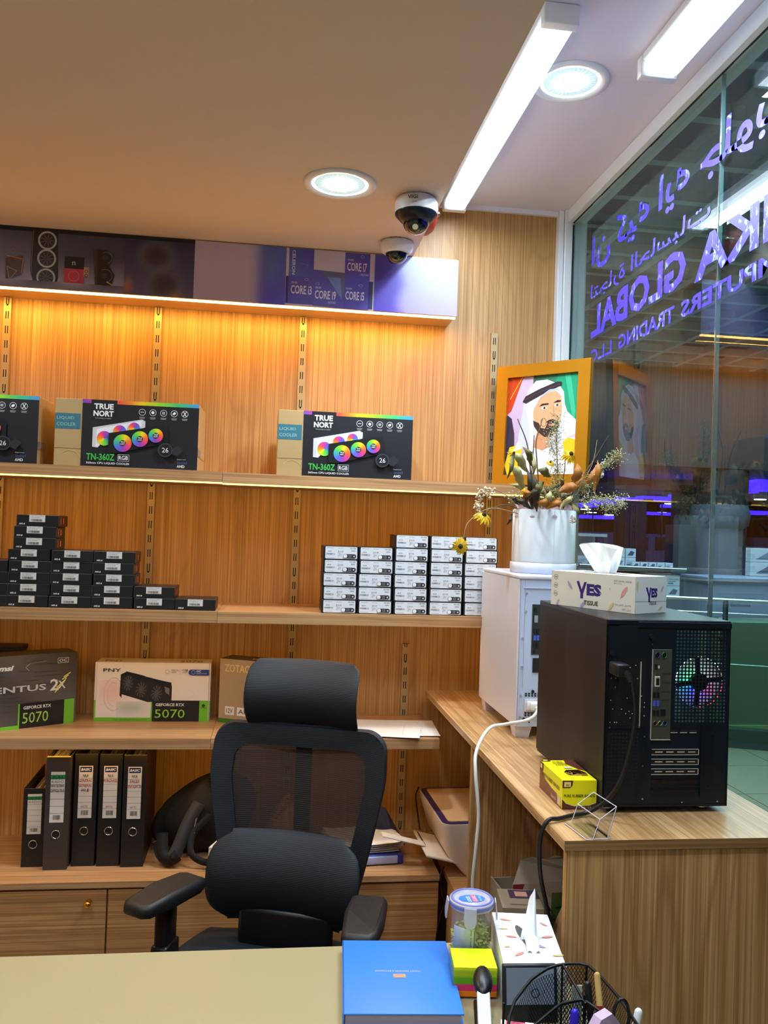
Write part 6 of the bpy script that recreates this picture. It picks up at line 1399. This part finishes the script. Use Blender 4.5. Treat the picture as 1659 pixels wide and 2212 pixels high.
b = B(); b.box(-.195, -.050, .085, .125, .022, .026, 'printer_cream', .001, seg=1, T=TT @ Matrix.Translation((0, 0, .0415))); b.obj('tray_extension', t)
t = thing('printer_cable', 'thin black cable hanging behind and below the printer', 'cable', (.55, 2.62, .6)); O = Vector((.55, 2.62, .6))
for pts in ([(905, 1700, 2.93), (898, 1720, 2.95), (903, 1760, 2.95), (907, 1793, 2.93)], [(960, 1872, 2.62), (952, 1890, 2.60), (955, 1930, 2.60), (960, 1950, 2.60), (950, 1985, 2.60), (942, 2030, 2.60), (940, 2120, 2.60)]): B().tube([q for q in spline([at(*p_)-O for p_ in pts], 8)], .0024, 'chair_plastic', 8).obj('cord', t)

# ------------------------------------------------------------ things under the counter
mat('carton_print', (150, 138, 120), .6); mat('carton_tanb', (186, 160, 122), .6); mat('bag_yellow', (216, 160, 22), .5)
t = thing('open_carton', 'open carton printed with green leaves under the counter', 'box', (.72, 2.047, .5405), radians(4)); w_, d_, h_ = .25, .16, .165
b = B(); b.box(-w_/2, w_/2, -d_/2, -d_/2+.003, 0, h_, 'carton_print').box(-w_/2, w_/2, d_/2-.003, d_/2, 0, h_*.7, 'carton_print').box(-w_/2, -w_/2+.003, -d_/2+.003, d_/2, 0, h_*.72, 'carton_print').box(w_/2-.003, w_/2, -d_/2, d_/2, 0, h_, 'carton_print').box(-w_/2, w_/2, -d_/2, d_/2, 0, .003, 'carton_print').obj('carton', t)
b = B(); vs = [(-w_/2, -d_/2, h_), (w_/2, -d_/2, h_)]+[(w_/2-.012-(k % 2)*.003, -d_/2+.035, h_+.045+.004*(k % 2)) for k in range(1)]+[(w_/2-.02-k*.022, -d_/2+.033+.003*(k % 2), h_+.043+.004*((k*7) % 3)) for k in range(10)]
b.add(vs, [list(range(len(vs)))], 'carton_print'); b.obj('flap', t)
p = Print((-w_/2, -d_/2-.0002, 0), X3, Z3, w_, h_, .0003); p.rect(0, 0, 1, 1, (186, 172, 150)).poly([(0, 0), (0, 1), (.12, 1), (.03, .6), (.02, 0)], (150, 40, 50)); p.disk(.25, .62, .17, (206, 198, 176)); p.rect(.4, .2, 1, .85, (96, 120, 66))
for k in range(9): feather(p, .12+.11*(k % 4)+.03*(k//4), .45+.18*(k//4), .09, k*.9, (70, 84, 46) if k % 2 else (96, 72, 60), w_/h_)
p.obj('front_print', t)
t = thing('tan_carton', 'folded tan carton lying before the leaf-printed carton', 'box', (.748, 1.870, .5405), radians(-8)); b = B()
b.add([(-.095, -.055, 0), (.10, -.055, 0), (.10, .055, 0), (-.095, .055, 0), (-.06, -.03, .13), (.09, -.03, .135), (.09, .045, .14), (-.04, .045, .135)], [(0, 3, 2, 1), (4, 5, 6, 7), (0, 1, 5, 4), (1, 2, 6, 5), (2, 3, 7, 6), (3, 0, 4, 7)], 'carton_tanb'); b.obj('carton', t)
t = thing('small_box', 'small white box with violet print under the counter, nearest the jar', 'box', (.60, 1.895, .5405), radians(-8)); w_, d_, h_ = .095, .10, .160; 
B().box(-w_/2, w_/2, -d_/2, d_/2, 0, h_, 'carton_print', .001, seg=1).obj('carton', t); p = Print((-w_/2, -d_/2-.0002, 0), X3, Z3, w_, h_, .0003); p.poly([(.18, .72), (.86, .70), (.78, .40), (.28, .40)], (58, 50, 130)).ring(.38, .56, .06, .008, (150, 150, 200)).text('galaxy', .48, .53, .05, (170, 170, 205), wid=.3); p.obj('front_print', t)
p = Print((-w_/2, -d_/2, h_+.0002), X3, Y3, w_, d_, .0003); p.rect(.25, .5, .98, .95, (70, 60, 90)).rect(.4, .6, .7, .85, (206, 160, 140)).rect(.2, .15, .7, .2, (120, 110, 110)); p.obj('top_print', t)
t = thing('yellow_bag', 'yellow bag squeezed behind the desk tissue box', 'bag', (.690, 1.715, .5405)); b = B()
b.surf(lambda u, v: (.075*(2*u-1)*(1-.3*v)+.02*v, .055*math.sqrt(max(0, 1-(2*u-1)**2))*(1-.7*v)+.004*sin(u*20), v*(.215-.03*abs(2*u-1.6))), 16, 10, 'bag_yellow'); b.surf(lambda u, v: (.075*(2*u-1)*(1-.3*v)+.02*v, -.055*math.sqrt(max(0, 1-(2*u-1)**2))*(1-.7*v)+.004*sin(u*17), v*(.215-.03*abs(2*u-1.6))), 16, 10, 'bag_yellow'); b.obj('bag_body', t)

# ------------------------------------------------------------ the mall outside the glass
mat('mall_floor', (146, 154, 136), .25); mat('mall_joint', (50, 56, 54), .8); mat('mall_ceiling', (88, 102, 112), .8); mat('mall_grid', (158, 170, 170), .8); mat('mall_dark', (30, 34, 42), .7); mat('mall_wall', (84, 92, 106), .7); mat('mall_white', (196, 206, 216), .5)
mat('neon_blue', (70, 40, 255), .5, emit=3.2, ecol=(60, 30, 255)); mat('mall_lamp', (255, 255, 255), .5, emit=5, ecol=(225, 240, 255)); mat('counter_grey', (128, 142, 172), .35); mat('carton_lit', (205, 214, 226), .5); mat('carton_bluem', (40, 110, 180), .5)
fl = thing('floor_1', None, None, kind='structure'); B().box(1.115, 12, -4, 17, -.06, -.004, 'mall_joint').obj('floor_base', fl)
first = None
for i in range(9):
    for j in range(13):
        if not (i*.6+1.14 < 1.2+.75*(j*.6+1.6)+.8): continue
        x = 1.12+i*.6; y = 1.2+j*.6
        if first is None: first = B().box(.003, .597, .003, .597, -.0038, 0, 'mall_floor').obj('floor_tile', fl); q = first
        else: q = first.copy(); C.objects.link(q); q.parent = fl
        q.location = (x, y, 0)
B().box(1.12, 12, -4, 1.197, -.0038, 0, 'mall_floor').box(1.12, 12, 9.003, 17, -.0038, 0, 'mall_floor').box(6.523, 12, 1.2, 9, -.0038, 0, 'mall_floor').obj('far_floor_tiles', fl)
B().box(1.115, 12, -4, 17, 3.75, 3.8, 'mall_ceiling').obj('ceiling_1', kind='structure')
b = B()
for i in range(24): b.box(1.15+i*.45, 1.205+i*.45, -2, 8.69, 3.45, 3.52, 'mall_grid')
for j in range(24): b.box(1.15, 12, -1.9+j*.45, -1.845+j*.45, 3.4495, 3.52, 'mall_grid')
b.obj('ceiling_grid', kind='structure')
S('wall_right', B().box(1.6, 12, 16.9, 17, 0, 3.8, 'mall_dark').box(11.9, 12, -4, 17, 0, 3.8, 'mall_dark').box(1.12, 12, -4.1, -4, 0, 3.8, 'mall_dark'))
S('wall_side', B().box(1.115, 2.3, 3.08, 17, 0, 3.8, 'mall_dark') if False else B().box(1.0, 1.115, 3.08, 17, 0, 3.8, 'mall_wall'))
# dropped ceilings with blue cove light and downlights, far off
def P(px_, py_, Y): return at(px_, py_, Y)
S('ceiling_2', B().box(1.2, 12, 8.7, 16.9, 2.35, 3.7, 'mall_dark'))
def cove(a_, c_, Y, h_):
    A_, C_ = P(*a_, Y), P(*c_, Y); return B().box(min(A_.x, C_.x), max(A_.x, C_.x), Y, Y+.25, (A_.z+C_.z)/2-h_/2, (A_.z+C_.z)/2+h_/2, 'neon_blue')
cv = thing('cove_lights', 'strips of blue cove lighting along the mall ceiling', 'light', tuple(P(1450, 1100, 13)))
for a_, c_, Y, h_ in (((1237, 1092), (1290, 1089), 10.6, .05), ((1290, 1086), (1345, 1082), 10.55, .06), ((1345, 1078), (1390, 1076), 10.5, .03), ((1390, 1075), (1430, 1073), 10.45, .03), ((1430, 1079), (1462, 1076), 10.4, .05), ((1462, 1074), (1495, 1071), 10.35, .06), ((1495, 1070), (1530, 1067), 10.3, .06), ((1530, 1064), (1565, 1061), 10.2, .09), ((1565, 1059), (1600, 1056), 10.1, .12), ((1600, 1054), (1640, 1051), 10.05, .14), ((1640, 1049), (1680, 1046), 10.0, .15), ((1380, 1114), (1498, 1106), 14.5, .05), ((1545, 1108), (1590, 1106), 14.5, .05), ((1615, 1108), (1659, 1107), 14.5, .07), ((1240, 1117), (1330, 1116), 14.5, .06), ((1440, 1095), (1500, 1092), 13.5, .05)):
    q = cove(a_, c_, Y, h_).obj('light_strip', cv); q.location = -Vector(cv.location)
lb = 0
for px_, py_, Y in ((1447, 1089, 13), (1495, 1088, 12.5), (1465, 1099, 14), (1430, 1108, 15), (1495, 1106, 14.5), (1565, 1095, 13), (1642, 1080, 11.5), (1603, 1107, 14), (1278, 1108, 14), (1315, 1113, 14.5), (1265, 1101, 13.5), (1558, 993, 9.2)):
    c_ = P(px_, py_, Y); lb += 1
    t = thing('mall_downlight', 'round glowing mall ceiling downlight, '+['under the blue light left of the glass seam', 'high, just left of the glass seam', 'low, between two blue strips', 'faint, above the long low blue strip', 'above the right end of the low blue strip', 'right of the glass seam above the column', 'nearest the right picture edge', 'at the right side of the column head', 'lowest one behind the flower sprays', 'rightmost of those behind the flower sprays', 'leftmost one behind the flower sprays', 'bright one above all the blue strips'][lb-1], 'light', tuple(c_), 0, 'downlights of the mall'); B().cyl((0, 0, 0), (0, 0, .012), .085, 'mall_lamp', n=16).obj('lamp', t)
    B().cyl((0, 0, .0125), (0, 0, 2.349-c_.z if c_.z < 2.33 and Y > 9.6 else .03), .095, 'mall_dark', n=16).obj('housing', t)
t = thing('mall_column', 'pale rounded column in the mall, left of the box stacks', 'column', tuple(P(1550, 1300, 9))[:2]+(0,)); B().cyl((0, 0, 0), (0, 0, 1.68), .25, 'mall_wall', n=28).obj('shaft', t); B().lathe([(.25, 1.681), (.31, 1.72), (.33, 1.84), (.30, 1.95)], 'mall_wall', n=28).cyl((0, 0, 1.95), (0, 0, 2.34), .30, 'mall_dark', n=28).obj('capital', t)
t = thing('mall_column', 'broad grey-blue pillar left of the round column in the mall', 'column', tuple(P(1490, 1300, 9.6))[:2]+(0,)); B().box(-.24, .20, -.15, .2, 0, 1.72, 'mall_wall').obj('shaft', t); B().box(-.2, .16, -.1, .15, 1.721, 2.2, 'mall_dark').obj('upper_shaft', t)
t = thing('mall_column', 'dark pillar in the mall behind the flower sprays', 'column', tuple(P(1356, 1300, 11.6))[:2]+(0,)); B().box(-.16, .16, -.2, .2, 0, 2.34, 'mall_dark').obj('shaft', t)
S('trim_3', B().box(P(1240, 1150, 15).x, 11.5, 15, 15.1, 0, 1.62, 'mall_wall'))
for k, (a_, c_, Y) in enumerate(((1275, 1290, 12.6), (1385, 1400, 12.1), (1425, 1440, 12.1), (1605, 1628, 12.1))):
    A_ = P(a_, 1160, Y); C_ = P(c_, 1190, Y); t = thing('hanging_speaker', 'small black box hanging from the mall ceiling, %s from the left' % ORD[k], 'speaker', (A_.x, Y, C_.z)); B().box(0, C_.x-A_.x, 0, .15, 0, A_.z-C_.z, 'black_plastic').obj('cabinet', t); B().cyl(((C_.x-A_.x)/2, .07, A_.z-C_.z), ((C_.x-A_.x)/2, .07, 2.349-C_.z), .012, 'black_plastic', n=8).obj('drop_rod', t)
# display cabinets and counters
def cartons(x0, x1, Y, z0, z1, w_, h_, grp, lab, seed, d_=.2, fill=1.):
    r_ = random.Random(seed); nx_ = max(1, int((x1-x0)/w_)); nz_ = max(1, int((z1-z0)/h_)); k = 0
    for i in range(nx_):
        for j in range(max(1, int(nz_*r_.uniform(fill, 1)+.5))):
            t = thing('product_carton', '%s, %s from the left, %s' % (lab, ORD[i], ['on the bottom', 'on the second tier', 'on the third tier', 'on the fourth tier'][min(j, 3)]), 'box', (x0+(i+.5)*(x1-x0)/nx_, Y, z0+j*h_), 0, grp); ww = (x1-x0)/nx_
            B().box(-ww/2+.006, ww/2-.006, 0, d_, 0, h_-.004, 'carton_lit', .002, seg=1).obj('carton', t)
            p = Print((-ww/2+.006, -.001, 0), X3, Z3, ww-.012, h_-.004, .0005); cc = r_.choice(((110, 130, 160), (90, 100, 120), (60, 80, 120)))
            if r_.random() < .5: p.poly([(.15, .2), (.5, .75), (.85, .6), (.7, .2)], cc)
            else: p.rect(.1, .15, .5, .3, cc).rect(.1, .4, .7, .46, (120, 130, 150)).rect(.1, .6, .9, .64, (120, 130, 150))
            p.obj('print', t); k += 1
a_, c_ = P(1237, 1150, 9.3), P(1310, 1222, 9.3)
t = thing('display_cabinet', 'glass display cabinet in the mall behind the flower box', 'cabinet', (a_.x-.3, 9.3, 0)); w_ = c_.x-a_.x+.3
B().box(0, w_, 0, .4, 0, .85, 'mall_wall').box(0, w_, 0, .4, 1.54, 1.575, 'mall_white').box(0, .03, 0, .03, .85, 1.54, 'steel').box(w_-.03, w_, 0, .03, .85, 1.54, 'steel').box(.27, .30, 0, .03, .85, 1.54, 'steel').box(0, w_, .37, .4, .85, 1.54, 'mall_white').obj('cabinet_frame', t); B().box(.03, w_-.03, .01, .37, 1.18, 1.20, 'mall_white').obj('glass_shelf', t)
cartons(a_.x-.25, c_.x-.04, 9.36, 1.205, 1.44, .13, .11, 'cartons in the mall display cabinet', 'white carton high in the mall display cabinet', 5, .2, .6)
cartons(a_.x-.25, c_.x-.04, 9.36, .86, 1.15, .16, .10, 'cartons in the mall display cabinet', 'white carton low in the mall display cabinet', 6, .2, .8)
a_, c_ = P(1312, 1162, 8.95), P(1358, 1200, 8.95)
t = thing('sales_counter', 'long low mall sales counter behind the tissue box', 'counter', (a_.x-.5, 8.5, 0)); x0_ = 0; x1_ = P(1480, 1230, 8.5).x-a_.x+.5
B().box(0, x1_, .02, .7, 0, .92, 'mall_wall').box(0, x1_, .30, .7, .92, 1.18, 'mall_dark').box(0, x1_, 0, .72, 1.185, 1.225, 'mall_white').obj('counter_body', t); B().cyl((0, -.02, 1.235), (x1_, -.02, 1.215), .02, 'steel').obj('edge_rail', t)
cartons(a_.x, c_.x, 8.75, 1.226, 1.50, .10, .10, 'cartons on the mall sales counter', 'white carton stacked on the mall counter', 7, .2, .8)
cartons(P(1365, 1215, 8.7).x, P(1455, 1215, 8.7).x, 8.7, 1.226, 1.33, .09, .055, 'small cartons on the mall sales counter', 'small pale carton on the mall counter', 9, .15, .5)
cartons(P(1350, 1240, 8.5).x, P(1472, 1240, 8.5).x, 8.52, .925, 1.17, .14, .115, 'cartons inside the mall counter front', 'white carton inside the mall counter front', 8, .2, .95)
a_, c_ = P(1540, 1247, 6.5), P(1700, 1310, 6.5)
t = thing('reception_counter', 'grey-blue counter in the mall below the box stack', 'counter', (a_.x, 6.5, 0)); w_ = 1.6
B().box(0, w_, 0, .5, 0, a_.z-.03, 'counter_grey', .006).obj('counter_body', t); B().box(-.03, w_, -.03, .5, a_.z-.029, a_.z, 'counter_grey', .004).obj('counter_top', t)
p = Print((0, -.002, .9), X3, Z3, w_, .3, .001); p.text('Alrasi Computers', .06, .50, .10, (56, 64, 84), wid=.18).text('Al Electronics', .07, .34, .09, (56, 64, 84), wid=.14); p.obj('counter_lettering', t)
cartons(P(1620, 1200, 6.9).x, P(1700, 1200, 6.9).x, 6.9, a_.z+.002, a_.z+.28, .24, .125, 'white cartons on the grey-blue mall counter', 'large white carton on the grey-blue mall counter', 10, .08, 1.)
# glass balustrade with steel rails along the walkway
glass_mat('rail_glass', (222, 238, 230), 1.0)
bl = thing('glass_balustrade', 'glass balustrade with steel handrails along the mall walkway', 'balustrade', (3.2, 5.6, 0)); O = Vector((3.2, 5.6, 0))
A_, C_ = Vector((2.2, 6.9, 0)), Vector((4.9, 4.1, 0)); A_, C_ = Vector((1.5, 6.6, 0)), Vector((5.2, 5.2, 0))
for z, r_ in ((1.10, .013), (1.00, .007), (.62, .006)): B().cyl(A_-O+Vector((0, 0, z)), C_-O+Vector((0, 0, z)), r_, 'steel', n=12).obj('handrail', bl)
d_ = (C_-A_).normalized(); nv = Vector((-d_.y, d_.x, 0))
for k in range(4):
    q0 = A_-O+d_*(k*1.0+.02); q1 = q0+d_*.95; B().add([q0+nv*.006+Vector((0, 0, .06)), q1+nv*.006+Vector((0, 0, .06)), q1+nv*.006+Vector((0, 0, .97)), q0+nv*.006+Vector((0, 0, .97)), q0-nv*.006+Vector((0, 0, .06)), q1-nv*.006+Vector((0, 0, .06)), q1-nv*.006+Vector((0, 0, .97)), q0-nv*.006+Vector((0, 0, .97))], [(0, 1, 2, 3), (7, 6, 5, 4), (0, 4, 5, 1), (1, 5, 6, 2), (2, 6, 7, 3), (3, 7, 4, 0)], 'rail_glass').obj('glass_panel', bl)
    B().cyl(q0, q0+Vector((0, 0, 1.1)), .02, 'steel', n=10).obj('post', bl)
mat('plinth_dark', (70, 86, 84), .5)
b = B(); q0, q1 = A_-O, C_-O; b.add([q0, q1, q1+nv*.10, q0+nv*.10, q0+Vector((0, 0, .14)), q1+Vector((0, 0, .14)), q1+nv*.10+Vector((0, 0, .14)), q0+nv*.10+Vector((0, 0, .14))], [(0, 3, 2, 1), (4, 5, 6, 7), (0, 1, 5, 4), (1, 2, 6, 5), (2, 3, 7, 6), (3, 0, 4, 7)], 'plinth_dark'); b.obj('plinth', bl)
mat('shop_green', (142, 150, 136), .4); mat('shop_cream', (214, 212, 165), .5)
t = thing('shop_showcase', 'pale green glazed showcase in the mall right of the black computer', 'showcase', (P(1578, 1400, 6.09).x, 6.09, 0)); h_ = P(1600, 1345, 6.09).z
B().box(0, 1.6, 0, .38, .12, h_, 'shop_green').obj('showcase_body', t); B().box(-.03, 1.6, -.02, .39, 0, .118, 'shop_cream').box(-.05, -.001, -.01, .4, .12, h_, 'shop_cream').obj('cream_frame', t)
